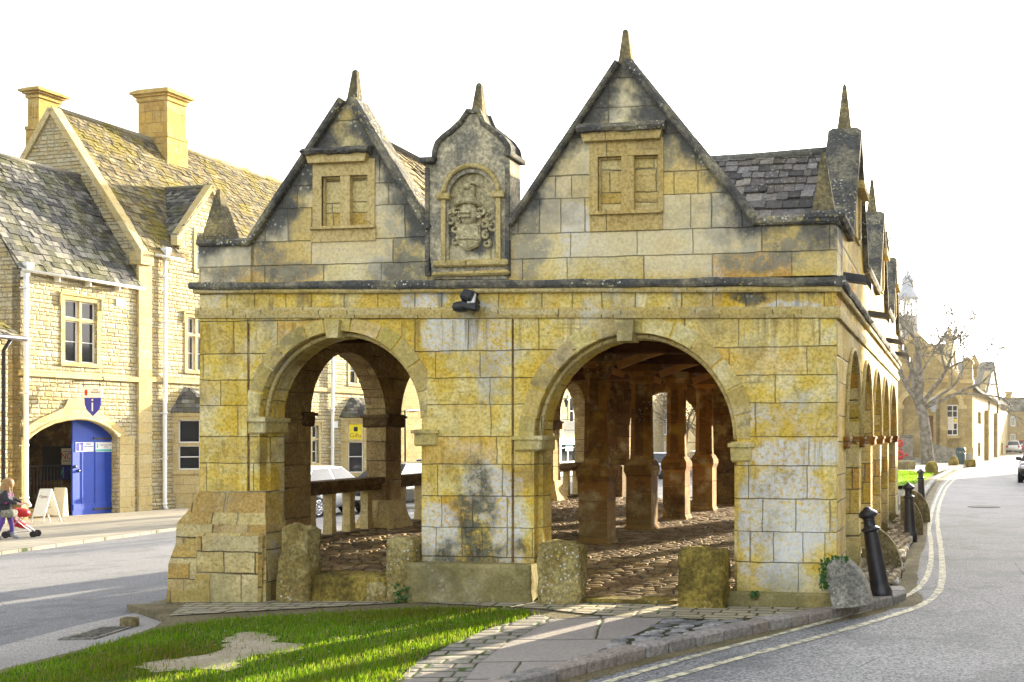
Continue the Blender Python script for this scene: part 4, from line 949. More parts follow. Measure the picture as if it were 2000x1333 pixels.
# west wall with its arches, parapet
WA = [(13.36, 15.32), (15.78, 17.66), (18.1, 20.0), (20.45, 22.35), (22.75, 24.6)]
o = [(FY+.02, -.4)]
for a, c in WA: o += arch(a, c, 1.98, 2.86, 14, foot=-.4)
o += [(25.4, -.4), (25.4, 3.9), (FY+.02, 3.9)]
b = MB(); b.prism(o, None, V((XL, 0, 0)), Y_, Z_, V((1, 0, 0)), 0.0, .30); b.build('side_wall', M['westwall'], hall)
for (y0, y1) in [(13.15, 13.39)]+[(WA[i][1]-.04, WA[i+1][0]+.04) for i in range(4)]:
    impost(XL-.05, XL+.35, 1.86, 2.04, y0, y1, mat='rail')
for i in range(4):                                            # swelling feet of the west piers
    y0, y1 = WA[i][1], WA[i+1][0]; c = (y0+y1)/2
    b = MB(); b.add([V((XL+sx*.02+.15+sx*(.15+k[1]), c+sy*((y1-y0)/2+k[1]), k[0])) for k in ((.2, .15), (.42, .12), (.60, .06), (.8, .02), (.82, .0)) for sx, sy in ((-1, -1), (1, -1), (1, 1), (-1, 1))],
        [(4*r+j, 4*r+(j+1) % 4, 4*r+4+(j+1) % 4, 4*r+4+j) for r in range(4) for j in range(4)]); b.build('pier_foot', M['frame'], hall)
# balustrade of the west arches
for i, (a, c) in enumerate(WA):
    b = MB(); zr = 1.10; a0 = a if i else 13.0
    b.rbox((XL+.12, (a0+c)/2, zr), (.34, c-a0+.1, .10), None, .012, .012); b.box((XL+.12, (a0+c)/2, zr-.085), (.22, c-a0, .08)); hr = b.build('handrail', M['rail'], hall)
    nb = 4 if i == 0 else 3; 
    for k in range(nb):
        y = a+(c-a)*(k+.55)/nb; b = MB(); zb, w0 = .36, .092
        b.lathe([(w0*.95, 0), (w0*1.02, .1), (w0*.86, .35), (w0*.95, .62), (w0*.9, zr-.12-zb)], (XL+.12, y, zb), 4, None, False, rot0=math.pi/4+rnd(-.12, .12)); b.build('baluster', M['frame'], hall)
    b = MB(); b.rbox((XL+.14, (a+c)/2, .36), (.40, c-a, .16), None, .03, .01); b.build('balustrade_sill', M['rail'], hall)
# north end wall
o = [(XL+.3, -.3)]+arch(-7.1, -5.5, 1.9, 2.72, 14, foot=-.3)+arch(-4.15, -2.1, 1.7, 2.72, 14, foot=-.3)+[(XR-.3, -.3), (XR-.3, 3.9), (-2.0, 3.9), (-3.35, 5.3), (-4.6, 3.9), (-5.1, 3.9), (-6.44, 5.3), (-7.8, 3.9), (XL+.3, 3.9)]
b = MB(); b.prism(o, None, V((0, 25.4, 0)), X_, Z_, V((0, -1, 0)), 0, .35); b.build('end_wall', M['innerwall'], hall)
b = MB(); b.rbox((-4.85, 24.8, .55), (1.2, .5, .75), None, .03); b.build('stone_bench', M['rail'], hall)
b = MB(); b.rbox((-7.5, 24.8, .7), (.75, .5, .75), None, .03); b.build('stone_bench', M['rail'], hall)
# columns
for i, y in enumerate((15.55, 17.93, 20.3, 22.7)):
    x = -4.87; zb = .16; r2 = math.sqrt(2)
    col = thing('column', None, None); col['label'] = 'octagonal stone column on a square pedestal'
    col.parent = hall; col.location = V((x, y, zb))-world_of(hall); LOC[col.name] = V((x, y, zb))
    bpy.context.view_layer.update()
    b = MB(); q = .205
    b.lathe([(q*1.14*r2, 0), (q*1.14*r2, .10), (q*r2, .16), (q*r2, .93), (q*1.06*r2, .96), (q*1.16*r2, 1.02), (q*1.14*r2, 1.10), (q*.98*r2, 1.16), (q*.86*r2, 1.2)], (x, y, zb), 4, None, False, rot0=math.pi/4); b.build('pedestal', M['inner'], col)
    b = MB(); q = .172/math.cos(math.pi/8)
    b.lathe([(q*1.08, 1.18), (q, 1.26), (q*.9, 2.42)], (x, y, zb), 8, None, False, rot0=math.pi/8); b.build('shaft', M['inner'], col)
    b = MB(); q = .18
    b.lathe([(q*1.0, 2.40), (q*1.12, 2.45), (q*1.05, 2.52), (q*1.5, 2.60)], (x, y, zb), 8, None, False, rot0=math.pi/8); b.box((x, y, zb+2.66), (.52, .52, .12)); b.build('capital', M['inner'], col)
# roof timbers
b = MB()
b.rbox((-4.87, 18.5, 3.06), (.30, 13.4, .28), None, .02, .01); b.build('arcade_beam', M['wood'], hall)
for y in (13.2, 15.55, 17.93, 20.3, 22.7):
    b = MB(); b.rbox((-4.65, y+.02, 3.00), (6.5, .24, .26), Matrix.Rotation(rnd(-.01, .01), 3, 'Y'), .02, .015); b.build('tie_beam', M['wood'], hall)
for y in (15.55, 17.93, 20.3):
    for s_ in (-1, 1):
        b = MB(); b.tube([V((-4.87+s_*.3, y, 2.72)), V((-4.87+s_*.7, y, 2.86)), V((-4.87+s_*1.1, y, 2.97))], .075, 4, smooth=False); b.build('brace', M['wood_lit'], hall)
for x in (-3.1, -6.4):
    b = MB(); b.rbox((x, 18.5, 3.24), (.2, 13.4, .2), None, .02, .01); b.build('purlin', M['wood'], hall)
for k in range(22):
    y = 12.3+k*.58; b = MB()
    for s0, s1 in ((XR-.35, -3.35), (-4.87, -3.35), (-4.87, -6.44), (XL+.35, -6.44)):
        b.tube([V((s0, y, 3.28)), V((s1, y+rnd(-.04, .04), 4.86))], .055, 4, smooth=False)
    b.build('rafter', M['wood'], hall)
# roofs: boards beneath, stone tiles above
TC = [(.19, .18, .17), (.26, .245, .235), (.13, .125, .125), (.33, .30, .26), (.22, .20, .19)]
TC2 = [(.34, .28, .15), (.28, .23, .12), (.40, .34, .2), (.22, .18, .1)]
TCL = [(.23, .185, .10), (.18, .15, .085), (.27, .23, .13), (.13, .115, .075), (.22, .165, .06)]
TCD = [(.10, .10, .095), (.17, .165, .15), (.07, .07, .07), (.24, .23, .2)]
def tiles(b, O, U, D, length, slope, clip=None, e0=.20, e1=.12, w=.17, cols=TC, th=.022):
    """stone tiles: O = eave corner, U along the eave, D up the slope; courses shrink upwards"""
    N = U.cross(D).normalized(); v = 0.0; r = 0
    while v < slope:
        f = v/slope; e = e0+(e1-e0)*f; wd = w*(1-.3*f); u = -rnd(0, wd)
        while u < length:
            tw = wd*rnd(.65, 1.4); uc = u+tw/2; c = clip is None or clip(uc, v+e/2); a = max(u+.004, 0); z = min(u+tw-.004, length); u += tw
            if not c or z-a < .03: continue
            j = rnd(-.022, .022)*e/.2; t1 = th*rnd(.8, 2.0); tl = e*1.7; lift = rnd(0, .008)
            if v+tl > slope: tl = max(slope-v, .05)
            P = [O+U*a+D*(v+j)+N*(.012+lift), O+U*z+D*(v+j+rnd(-.01, .01))+N*(.012+lift), O+U*z+D*(v+tl)+N*.002, O+U*a+D*(v+tl)+N*.002]
            Q = [P[0]+N*t1, P[1]+N*t1, P[2]+N*t1*.5, P[3]+N*t1*.5]
            g = rnd(.5, 1.35); k = random.choice(cols); col = (k[0]*g, k[1]*g, k[2]*g)
            b.add(P+Q, [(4, 5, 6, 7), (0, 1, 5, 4), (1, 2, 6, 5), (3, 0, 4, 7)], False, col)
        v += e
def gable_roof(name, x0, xr, x1, zr, ze0, ze1, y0, y1, mat, cols, clips=(None, None)):
    rf = None
    b = MB(); S = [V((x0, y0, ze0)), V((xr, y0, zr)), V((x1, y0, ze1))]; T = [V((x0, y1, ze0)), V((xr, y1, zr)), V((x1, y1, ze1))]
    b.quad(S[1], S[0], T[0], T[1]); b.quad(S[2], S[1], T[1], T[2]); b.col = (.1, .1, .1)
    d = (S[1]-S[2]); tiles(b, S[2], Y_, d.normalized(), y1-y0, d.length, clips[1], cols=cols)
    d = (T[1]-T[0]); tiles(b, T[0], -Y_, d.normalized(), y1-y0, d.length, clips[0], cols=cols)
    b.tube([V((xr, y0, zr+.02)), V((xr, y1, zr+.02))], .07, 8, col=(.2, .19, .16))
    return b.build(name, M[mat], hall)
gable_roof('stone_roof', -7.95, -6.44, -5.05, 5.08, 3.55, 3.6, FY+.3, 25.1, 'tile', TC2)
gable_roof('stone_roof', -5.05, -3.35, -1.35, 5.08, 3.6, 3.42, FY+.3, 25.1, 'tile', TC)
for (yg, zg_, hw) in SG:
    b = MB(); zr = zg_-.24; xe, xi = XR-.3, -3.2; z0 = zpp-.1; S = [V((xe, yg-1.3, z0)), V((xe, yg, zr)), V((xe, yg+1.3, z0))]
    sag = .10
    for s_ in (-1, 1):
        d = V((0, -s_*1.3, zr-z0)); e = V((xe, yg+s_*1.3, z0))
        if s_ < 0: tiles(b, V((xi, yg-1.3, z0-.02)), X_, d.normalized(), xe-xi, d.length, cols=TC); b.quad(V((xi, yg-1.3, z0)), e, V((xe, yg, zr)), V((xi, yg, zr-.06)))
        else: tiles(b, e, -X_, d.normalized(), xe-xi, d.length, cols=TC); b.quad(e, V((xi, yg+1.3, z0)), V((xi, yg, zr-.06)), V((xe, yg, zr)))
    b.tube([V((xe, yg, zr+.03)), V((xi*.5+xe*.5, yg, zr-.01)), V((xi, yg, zr-.03))], .06, 8, col=(.2, .2, .18))
    b.build('cross_roof', M['tile'], hall)
# plinths and the battered south west buttress
b = MB(); z1 = wz(925, 1098); x0, x1 = wx(806, 1140), wx(1049, 1140)
b.rock(((x0+x1)/2, FY+.10, (z1-.35)/2), (x1-x0, .52, z1+.35), None, .035, 2.6, 14, .035, 31); b.build('plinth', M['plinth'], hall)
b = MB(); x0, x1 = wx(1417, 1175), XR+.03; z1 = wz(1500, 1155)
b.rbox(((x0+x1)/2, FY+.15, (z1-.35)/2), (x1-x0, .44, z1+.35), None, .025, .006); b.build('plinth', M['plinth'], hall)
b = MB()
bl = [(1206, 322, 1.0), (1150, 325, .98), (1098, 330, .95), (1060, 342, .8), (1022, 345, .7), (1000, 366, .4), (958, 390, .05)]
def ring(py, pxl, k):
    z = wz(390, py); yf = FY-.17*k-.005; xl = onY(pxl, py, yf).x; xr = onY(519, py, yf).x; return [V((xl+rnd(-.015, .015), yf, z)), V((xr, yf+rnd(-.012, .012), z)), V((xr, FY+.25, z)), V((xl, FY+1.4, z))]
rows = [ring(*r) for r in bl]; rows.insert(0, [p-V((0, 0, .3)) for p in rows[0]])
b.add([p for r in rows for p in r], [(4*i+j, 4*i+(j+1) % 4, 4*i+4+(j+1) % 4, 4*i+4+j) for i in range(len(rows)-1) for j in range(4)]+[tuple(4*(len(rows)-1)+j for j in range(4))])
b.build('battered_base', M['hall_rough'], hall)
b = MB(); x0, x1 = wx(402, 1120), wx(531, 1120); z1 = wz(460, 1040)
b.rbox(((x0+x1)/2, FY-.0, (z1-.4)/2), (x1-x0, .44, z1+.4), None, .03, .015); b.build('battered_base', M['hall_rough'], hall)
# ---------------------------------------------------------------- the west street front
LO = V((LB.x, LB.y, 0))
def L(px, py):
    p = onP(px, py, LO, LN); return ((p-LO).dot(LU), p.z)
def Ls(px): return L(px, 850)[0]
def LP(s, w, z): return LO+LU*s-LN*w+UP*z          # w = metres behind the street front
def zAt(py, p): return EYE+(CY-py)/FPX*(V(p)-CAM).dot(FW)
def gz(s): q = LP(s, 0, 0); return zg(q.x, q.y)
s0, sB, sE = Ls(40), Ls(271), Ls(762)
def lprism(b, outer, holes, w0, w1, col=None): b.prism(outer, holes, LO, LU, Z_, LN, -w1, -w0, col)
def lbox(b, sa, sb, za, zb, wa, wb, col=None): b.fbox(LO, LU, Z_, LN, sa, sb, za, zb, -wb, -wa, col)
def lwindow(par, sa, sb, za, zb, mulls=1, trans=None, bars=1, depth=.16, O=None, U=None, N=None, sur=.16, hood=False):
    """stone mullioned window in a wall opening: surround, white casements and glass"""
    O = O or LO; U = U or LU; N = N or LN
    b = MB(); h = [(sa, za), (sb, za), (sb, zb), (sa, zb)]
    b.prism([(sa-sur, za-sur*.6), (sb+sur, za-sur*.6), (sb+sur, zb+sur), (sa-sur, zb+sur)], [h], O, U, Z_, N, -.03, .03)
    b.fbox(O, U, Z_, N, sa-sur-.03, sb+sur+.03, za-sur*.6-.05, za-sur*.6+.045, -.02, .075)
    if hood:
        b.fbox(O, U, Z_, N, sa-sur-.06, sb+sur+.06, zb+sur, zb+sur+.07, -.02, .08)
        for e in (sa-sur-.06, sb+sur-.01): b.fbox(O, U, Z_, N, e, e+.07, zb-.25, zb+sur, -.02, .07)
    w = inherit(b.build('window', M['ldress'], par), par)
    b = MB(); n = mulls+1; wd = (sb-sa)/n; tz = trans
    for i in range(1, n): b.fbox(O, U, Z_, N, sa+i*wd-.05, sa+i*wd+.05, za, zb, -depth-.02, -.01)
    if tz: b.fbox(O, U, Z_, N, sa, sb, tz-.045, tz+.045, -depth-.018, -.012)
    if mulls or tz: b.build('mullion', M['ldress'], w)
    b = MB(); g = MB()
    for i in range(n):
        a, c = sa+i*wd+(.05 if i else .0), sa+(i+1)*wd-(.05 if i < n-1 else .0)
        for (p, q) in ([(za, tz-.045), (tz+.045, zb)] if tz else [(za, zb)]):
            b.prism([(a, p), (c, p), (c, q), (a, q)], [[(a+.05, p+.05), (c-.05, p+.05), (c-.05, q-.05), (a+.05, q-.05)]], O, U, Z_, N, -depth, -depth+.05)
            if q-p > .7 and bars:
                for k in range(1, bars+1): zz = p+(q-p)*k/(bars+1); b.fbox(O, U, Z_, N, a+.04, c-.04, zz-.016, zz+.016, -depth+.005, -depth+.035)
            g.fbox(O, U, Z_, N, a+.03, c-.03, p+.03, q-.03, -depth-.01, -depth+.015)
    b.build('casement', M['white'], w); g.build('pane', M['glass'], w)
    return h
def downpipe(par, px, y0, y1, hopper=True):
    s = Ls(px); z0, z1 = L(px, y1)[1], L(px, y0)[1]; b = MB(); r = .075
    P = [LP(s, -.12, z1), LP(s, -.12, z0+.25), LP(s, -.26, z0+.05)]; b.tube(P, [r, r, r*1.1], 10)
    z = z0+.3
    while z < z1: b.lathe([(r*1.25, 0), (r*1.25, .07)], LP(s, -.12, z), 10); lbox(b, s-.14, s+.14, z, z+.05, -.05, .0); z += 1.75
    if hopper: b.lathe([(r*1.1, -.1), (.17, .2), (.2, .22), (.2, .34)], LP(s, -.16, z1-.1), 4, None, False, rot0=.8)
    b.build('downpipe', M['white'], par)
# --- gate wing with the blue door
eA = L(150, 541)[1]; gA = gz((s0+sB)/2)
wing = thing('stone_house', 'low stone wing with a pointed gateway and dark slate roof on the left', 'house', LP((s0+sB)/2, 0, gA))
win = (L(126, 650)[0], L(189, 650)[0], L(157, 709)[1], L(157, 589)[1])
gate = [L(x, y) for x, y in ((53, 1030), (53, 857), (62, 847), (80, 835), (105, 824), (130, 818.5), (150, 817), (170, 818.5), (190, 824), (208, 833), (222, 844), (230, 853), (230, 1030))]
b = MB(); lprism(b, [(s0, gA-.6), gate[0]]+gate[1:-1]+[gate[-1], (sB, gA-.6), (sB, eA+.05), (s0, eA+.05)], [rect(win)], 0, .35); b.build('front_wall', M['lstone'], wing)
ridgeA_w = solve(lambda w: proj(LP(sB, w, 6))[0], 154, 0, 12); zrA = zAt(346, LP(sB, ridgeA_w, 0))
b = MB(); b.prism([(0, gA-.6), (0, eA), (ridgeA_w, zrA-.06), (2*ridgeA_w, eA), (2*ridgeA_w, gA-.6)], None, LP(s0, 0, 0), -LN, Z_, -LU, -.3, 0.0); b.build('end_wall', M['lstone'], wing)
lwindow(wing, *win, mulls=1, trans=L(157, 626)[1], hood=True)
sc_ = L(150, 735)[1]
b = MB(); lbox(b, s0-.05, sB-.01, sc_-.09, sc_+.09, -.10, .02); b.build('string_course', M['ldress'], wing)
# arch dressing: moulded ring and the stepped label above
b = MB(); inn = gate[1:-1]; mid = L(142, 900)
def grow(p, k): return (mid[0]+(p[0]-mid[0])*k, mid[1]+(p[1]-mid[1])*k)
lprism(b, inn+[(x, z) for x, z in [L(232, 853), L(248, 850), L(222, 826), L(205, 812), L(190, 808), L(180, 792), L(168, 783), L(132, 780), L(124, 796), L(105, 806), L(75, 818), L(51, 834), L(51, 857)]], None, -.05, .02)
b.tube([LP(p[0], -.02, p[1]) for p in inn], .07, 6); b.build('gateway_arch', M['ldress'], wing)
b = MB(); lprism(b, [L(233, 1006), L(262, 1004), L(262, 853), L(233, 853)], None, -.03, .02); b.build('gateway_jamb', M['ldress'], wing)
b = MB(); lprism(b, [L(41, 1012), L(52, 1011), L(52, 857), L(41, 857)], None, -.03, .02); b.build('gateway_jamb', M['ldress'], wing)
# passage behind the gate
PW = 4.5; b = MB(); sl, sr = Ls(50), Ls(246); zt_ = L(150, 812)[1]+.05; gq = gA+.01
b.quad(LP(sr, .35, gq), LP(sr, PW, gq), LP(sr, PW, zt_), LP(sr, .35, zt_)); b.quad(LP(sl, PW, gq), LP(sl, .35, gq), LP(sl, .35, zt_), LP(sl, PW, zt_))
b.quad(LP(sr, PW, gq), LP(sl, PW, gq), LP(sl, PW, zt_), LP(sr, PW, zt_)); b.quad(LP(sl, .3, gq), LP(sl, PW, gq), LP(sr, PW, gq), LP(sr, .3, gq)); b.quad(LP(sl, .3, zt_), LP(sr, .3, zt_), LP(sr, PW, zt_), LP(sl, PW, zt_))
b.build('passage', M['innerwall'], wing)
# door leaf
dw = .28
def Ld(px, py, w=dw):
    p = onP(px, py, LO-LN*w, LN); return ((p-LO).dot(LU), p.z)
leaf = [Ld(x, y) for x, y in ((142, 1009), (231, 1003), (231, 853), (222, 845), (208, 834), (190, 825), (170, 819.5), (150, 818), (142, 818.5))]
b = MB(); lprism(b, leaf, None, dw, dw+.07)
for px in (160, 186, 208): a = Ld(px, 990); c = Ld(px, 880); lbox(b, a[0]-.02, a[0]+.02, a[1], c[1], dw-.018, dw+.01)
a = Ld(143, 1000); c = Ld(230, 985); lbox(b, a[0], c[0], a[1]+.05, c[1]+.1, dw-.014, dw+.01)
door = inherit(b.build('door', M['blue'], wing), wing)
b = MB()
for (x0_, x1_, y) in ((182, 229, 857), (182, 229, 995)): a = Ld(x0_, y); c = Ld(x1_, y); lbox(b, a[0], c[0], a[1]-.035, a[1]+.035, dw-.035, dw)
b.build('strap_hinge', M['iron'], door)
b = MB()
for (px, py) in ((146, 912), (153, 920)): a = Ld(px, py); b.lathe([(.05, 0), (.06, .03), (.03, .06)], LP(a[0], dw, a[1]), 10, Matrix.Rotation(math.pi/2, 3, 'Y')); b.tube([LP(a[0], dw-.06+.1*math.sin(k), a[1]-.1+.09*math.cos(k)) for k in (0, .5, 1, 1.5)], .015, 6)
b.build('door_handle', M['iron'], door)
def poster(par, x0_, x1_, y0_, y1_, w, mat, name='poster'):
    a = Ld(x0_, y1_, w); c = Ld(x1_, y0_, w); b = MB(); lbox(b, a[0], c[0], a[1], c[1], w-.02, w); o = inherit(b.build(name, M[mat], par), par); return o, a, c
o, a, c = poster(door, 147, 182, 864, 883, dw, 'white')
b = MB(); m = a[0]+(c[0]-a[0])*.42; lbox(b, a[0]+.03, m, a[1]+.03, c[1]-.03, dw-.028, dw-.021); b.build('blue_square', M['royal'], o)
text('i', .36, LP((a[0]+m)/2, dw-.032, (a[1]+c[1])/2), LU, Z_, M['white'], 'lettering', o); text('Visitor\nInformation', .085, LP((m+c[0])/2, dw-.026, (a[1]+c[1])/2+.06), LU, Z_, M['royal'], 'lettering', o)
o, a, c = poster(door, 186, 220, 864, 883, dw, 'white')
b = MB(); lbox(b, a[0]+.02, c[0]-.02, a[1]+.02, a[1]+.09, dw-.028, dw-.021); lbox(b, a[0]+.05, a[0]+.10, a[1]+.14, c[1]-.05, dw-.028, dw-.021); b.build('teal_band', M['teal'], o)
text('Visitor information\ncentre', .07, LP((a[0]+c[0])/2+.05, dw-.026, (a[1]+c[1])/2+.04), LU, Z_, M['grey'], 'lettering', o)
# notice board and rail on the passage wall (far side wall faces us)
RW = LP(sr-.02, 0, 0)
def Lr(px, py):
    p = onP(px, py, RW, -LU); return (-(p-LO).dot(LN), p.z)
def rpanel(par, x0_, x1_, y0_, y1_, mat, name, off=.03):
    a = Lr(x0_, y1_); c = Lr(x1_, y0_); w0_, w1_ = min(a[0], c[0]), max(a[0], c[0]); b = MB()
    b.fbox(LO+LU*(sr-.02), -LN, Z_, -LU, w0_, w1_, a[1], c[1], 0, off); o = inherit(b.build(name, M[mat], par), par); return o, (w0_, w1_), (a[1], c[1])
bd, ww, zz = rpanel(None, 84, 150, 872, 938, 'black', 'notice_board'); tag(bd, 'dark notice board with posters inside the gateway behind the railing', 'notice board')
o, ww, zz = rpanel(bd, 122, 144, 876, 908, 'cream', 'poster', .05)
cw = (ww[0]+ww[1])/2; text('NCC', .34, LO+LU*(sr-.078)-LN*(cw-.1)+UP*(zz[0]+(zz[1]-zz[0])*.5), LN, Z_, M['red'], 'lettering', o)
b = MB()
for k in (.2, .78): b.fbox(LO+LU*(sr-.02), -LN, Z_, -LU, ww[0]+.06, ww[1]-.06, zz[0]+(zz[1]-zz[0])*k, zz[0]+(zz[1]-zz[0])*k+.03, .05, .055)
b.build('ruled_line', M['grey'], o)
o, ww, zz = rpanel(bd, 118, 135, 910, 936, 'navy', 'poster', .045)
b = MB(); c_ = LO+LU*(sr-.072)-LN*((ww[0]+ww[1])/2)+UP*((zz[0]+zz[1])/2); b.rock(c_, (.02, .35, .12), None, .2, 2, 3, .7, 3); b.rock(c_, (.02, .1, .4), None, .2, 2, 3, .7, 4); b.build('poster_picture', M['teal'], o)
rail = thing('railing', 'dark iron railing with thin bars inside the gateway', 'railing', LP(Ls(85), 1.3, gA))
b = MB(); pw = 1.3
def Lw(px, py, w):
    p = onP(px, py, LO-LN*w, LN); return ((p-LO).dot(LU), p.z)
a, c = Lw(52, 912, pw), Lw(118, 918, pw); zt2 = a[1]
b.tube([LP(a[0], pw, zt2), LP(c[0], pw, zt2)], .03, 6); b.tube([LP(a[0], pw, gA+.25), LP(c[0], pw, gA+.25)], .025, 6); b.tube([LP(c[0], pw, gA), LP(c[0], pw, zt2)], .03, 6); b.build('rail_frame', M['iron'], rail)
b = MB(); k = a[0]
while k < c[0]: b.tube([LP(k, pw, gA+.25), LP(k, pw, zt2)], .014, 5); k += .14
b.build('bars', M['iron'], rail)
st = MB(); a, c = Lw(60, 1000, .9), Lw(128, 985, .9); st.rbox(LP((a[0]+c[0])/2, 1.0, gA+.14), (.5, c[0]-a[0], .3), None, .03, .01); tag(st.build('stone_step', M['ldress']), 'pale stone step inside the gateway below the railing', 'step')
ab = MB(); p = LP(Ls(137), .55, gA); ab.prism([(-.02, 0), (.22, 0), (.16, .95), (.10, 1.0)], None, p, LU, Z_, LN, -.25, .25); o = inherit(ab.build('sandwich_board', M['cream']), None); LOC[o.name] = V((0, 0, 0)); tag(o, 'narrow white board half hidden behind the blue door', 'sandwich board')
text('O', .12, p+LU*.09+LN*.252+UP*.25, LU, Z_, M['black'], 'lettering', o)
# roofs of the wing
b = MB(); d = LP(s0-.3, ridgeA_w, zrA)-LP(s0-.3, -.22, eA-.08); sl_ = d.length; d.normalize()
tiles(b, LP(s0-.28, -.22, eA-.08), LU, d, sB-s0+.28, sl_, cols=TCD, e0=.27, e1=.16, w=.25, th=.03)
b.quad(LP(s0-.28, -.2, eA-.08), LP(sB, -.2, eA-.08), LP(sB, ridgeA_w, zrA), LP(s0-.28, ridgeA_w, zrA), col=(.1, .1, .1)); b.quad(LP(sB, 2*ridgeA_w, eA), LP(s0-.28, 2*ridgeA_w, eA), LP(s0-.28, ridgeA_w, zrA), LP(sB, ridgeA_w, zrA), col=(.14, .14, .13))
b.tube([LP(s0-.28, ridgeA_w, zrA+.03), LP(sB, ridgeA_w, zrA+.03)], .1, 8, col=(.25, .23, .2))
b.build('roof', M['tile_dark'], wing)
b = MB(); b.tube([LP(s0-.2, -.30, eA-.10), LP(sB-.05, -.30, eA-.10)], .05, 8); k = s0
while k < sB: lbox(b, k, k+.05, eA-.3, eA-.1, -.24, .0); k += 1.3
b.build('gutter', M['cream'], wing)
downpipe(wing, 45, 528, 992)
# --- hanging sign on its bracket
hs = thing('hanging_sign', 'white board over navy shield with a letter i hanging from iron bracket', 'sign', LP(Ls(147), -.6, L(147, 780)[1]))
HP = LP(Ls(147), 0, 0)
def H(px, py):
    p = onP(px, py, HP, LU); return ((p-HP).dot(LN), p.z)
def hp(q, off): return HP+LN*q[0]+UP*q[1]-LU*off
b = MB(); a, c = H(146, 745), H(199, 743); b.tube([hp((-.05, a[1]), 0), hp((c[0], a[1]), 0), hp((c[0]+.09, a[1]+.05), 0), hp((c[0]+.07, a[1]+.13), 0), hp((c[0], a[1]+.12), 0)], .022, 6); b.tube([hp(H(163, 745), 0), hp((H(163, 745)[0], H(163, 757)[1]), 0)], .014, 5); b.tube([hp(H(195, 745), 0), hp((H(195, 745)[0], H(195, 757)[1]), 0)], .014, 5)
zb_ = H(160, 752)[1]; b.tube([hp((H(160, 752)[0], zb_), 0), hp((H(198, 752)[0], zb_), 0)], .016, 5); b.build('bracket', M['iron'], hs)
b = MB(); q = [H(163, 777), H(200, 777), H(200, 757), H(163, 757)]; b.prism(q, None, HP, LN, Z_, -LU, -.02, .02); sgn = inherit(b.build('board', M['white'], hs), hs)
x0_, x1_ = H(163, 770)[0], H(200, 770)[0]; zc_ = (H(180, 777)[1]+H(180, 757)[1])/2
text('Visitor\nInformation', .085, hp((x0_+(x1_-x0_)*.66, zc_+.05), .023), LN, Z_, M['brown'], 'lettering', sgn)
b = MB(); b.rock(hp((x0_+(x1_-x0_)*.17, zc_), .025), (.10, .03, .18), None, .1, 2, 3, .9, 3); b.build('rose_badge', M['red'], sgn)
b = MB(); xm, hw_ = (x0_+x1_)/2, (x1_-x0_)*.43; zt3, zb3 = H(180, 777.5)[1], H(180, 813)[1]; hh_ = zt3-zb3
b.prism([(xm-hw_, zt3), (xm-hw_*.97, zt3-hh_*.35), (xm-hw_*.72, zt3-hh_*.66), (xm, zb3), (xm+hw_*.72, zt3-hh_*.66), (xm+hw_*.97, zt3-hh_*.35), (xm+hw_, zt3)], None, HP, LN, Z_, -LU, -.02, .02); shd = inherit(b.build('shield', M['navy'], hs), hs)
text('i', hh_*1.05, hp((xm, zt3-hh_*.42), .023), LN, Z_, M['white'], 'lettering', shd, .004)
# --- tall house with the end gable
house = thing('stone_house', 'tall stone house with mossy golden roof, wall dormer and white downpipes', 'house', LP(sB+4, 0, gA))
eB = L(300, 494)[1]; wB = solve(lambda w: proj(LP(sB, w, 8))[0], 101, 0, 20); zrB = zAt(214, LP(sB, wB, 0)); pit = (zrB-eB)/wB
d0, d1, dc = Ls(350), Ls(463), Ls(412); zd = L(412, 366)[1]
g0, g1 = gz(sB), gz(sE)
holes = []; W_ = []
def hole(x0_, x1_, y0_, y1_, **k):
    a = (Ls(x0_), Ls(x1_), L((x0_+x1_)/2, y1_)[1], L((x0_+x1_)/2, y0_)[1]); holes.append(rect(a)); W_.append((a, k)); return a
hole(366, 402, 622, 724, mulls=1, trans=L(380, 655)[1], hood=True)
hole(683, 716, 700, 750, mulls=1, trans=None, hood=False)
hole(596, 622, 832, 905, mulls=1, trans=L(615, 858)[1], hood=True)
hole(384, 420, 458, 530, mulls=1, trans=None)
outer = [(sB, g0-.8), (sE, g1-.8), (sE, eB), (d1, eB), (d1, L(463, 458)[1]), (dc, zd), (d0, L(350, 456)[1]), (d0, eB), (sB, eB)]
b = MB(); lprism(b, outer, holes, 0, .35); b.build('front_wall', M['lstone'], house)
for a, k in W_: lwindow(house, *a, **k)
b = MB(); b.prism([(0, g0-.8), (0, eB), (wB, zrB), (2*wB, eB), (2*wB, g0-.8)], None, LP(sB, 0, 0), -LN, Z_, -LU, -.35, 0.0); b.build('end_gable', M['lstone'], house)
b = MB()
for (p, q) in (((-.12, eB-.12), (wB, zrB+.02)), ((2*wB+.1, eB-.1), (wB, zrB+.02))):
    P, Q = LP(sB, p[0], p[1]), LP(sB, q[0], q[1]); d = (Q-P).normalized(); n = d.cross(LU); n = n if n.z > 0 else -n
    v = [x+LU*a+n*c for x in (P, Q) for a, c in ((-.09, -.12), (.32, -.12), (.32, .12), (-.09, .12))]
    b.add(v, [(0, 1, 2, 3), (7, 6, 5, 4), (0, 4, 5, 1), (1, 5, 6, 2), (2, 6, 7, 3), (3, 7, 4, 0)])
lbox(b, sB-.12, sB+.5, eB-.55, eB-.05, -.22, .3); b.build('gable_coping', M['ldress'], house)
b = MB(); lbox(b, sB-.08, sB+.55, g0-.3, eB-.5, -.09, .03); b.build('quoin_pilaster', M['ldress'], house)
b = MB(); sc2 = L(340, 744)[1]; lbox(b, sB-.02, sE, sc2-.09, sc2+.09, -.10, .02); b.build('string_course', M['ldress'], house)
b = MB(); lbox(b, sB+.5, sE, g0-.4, g0+.45, -.06, .02); b.build('wall_plinth', M['lstone'], house)
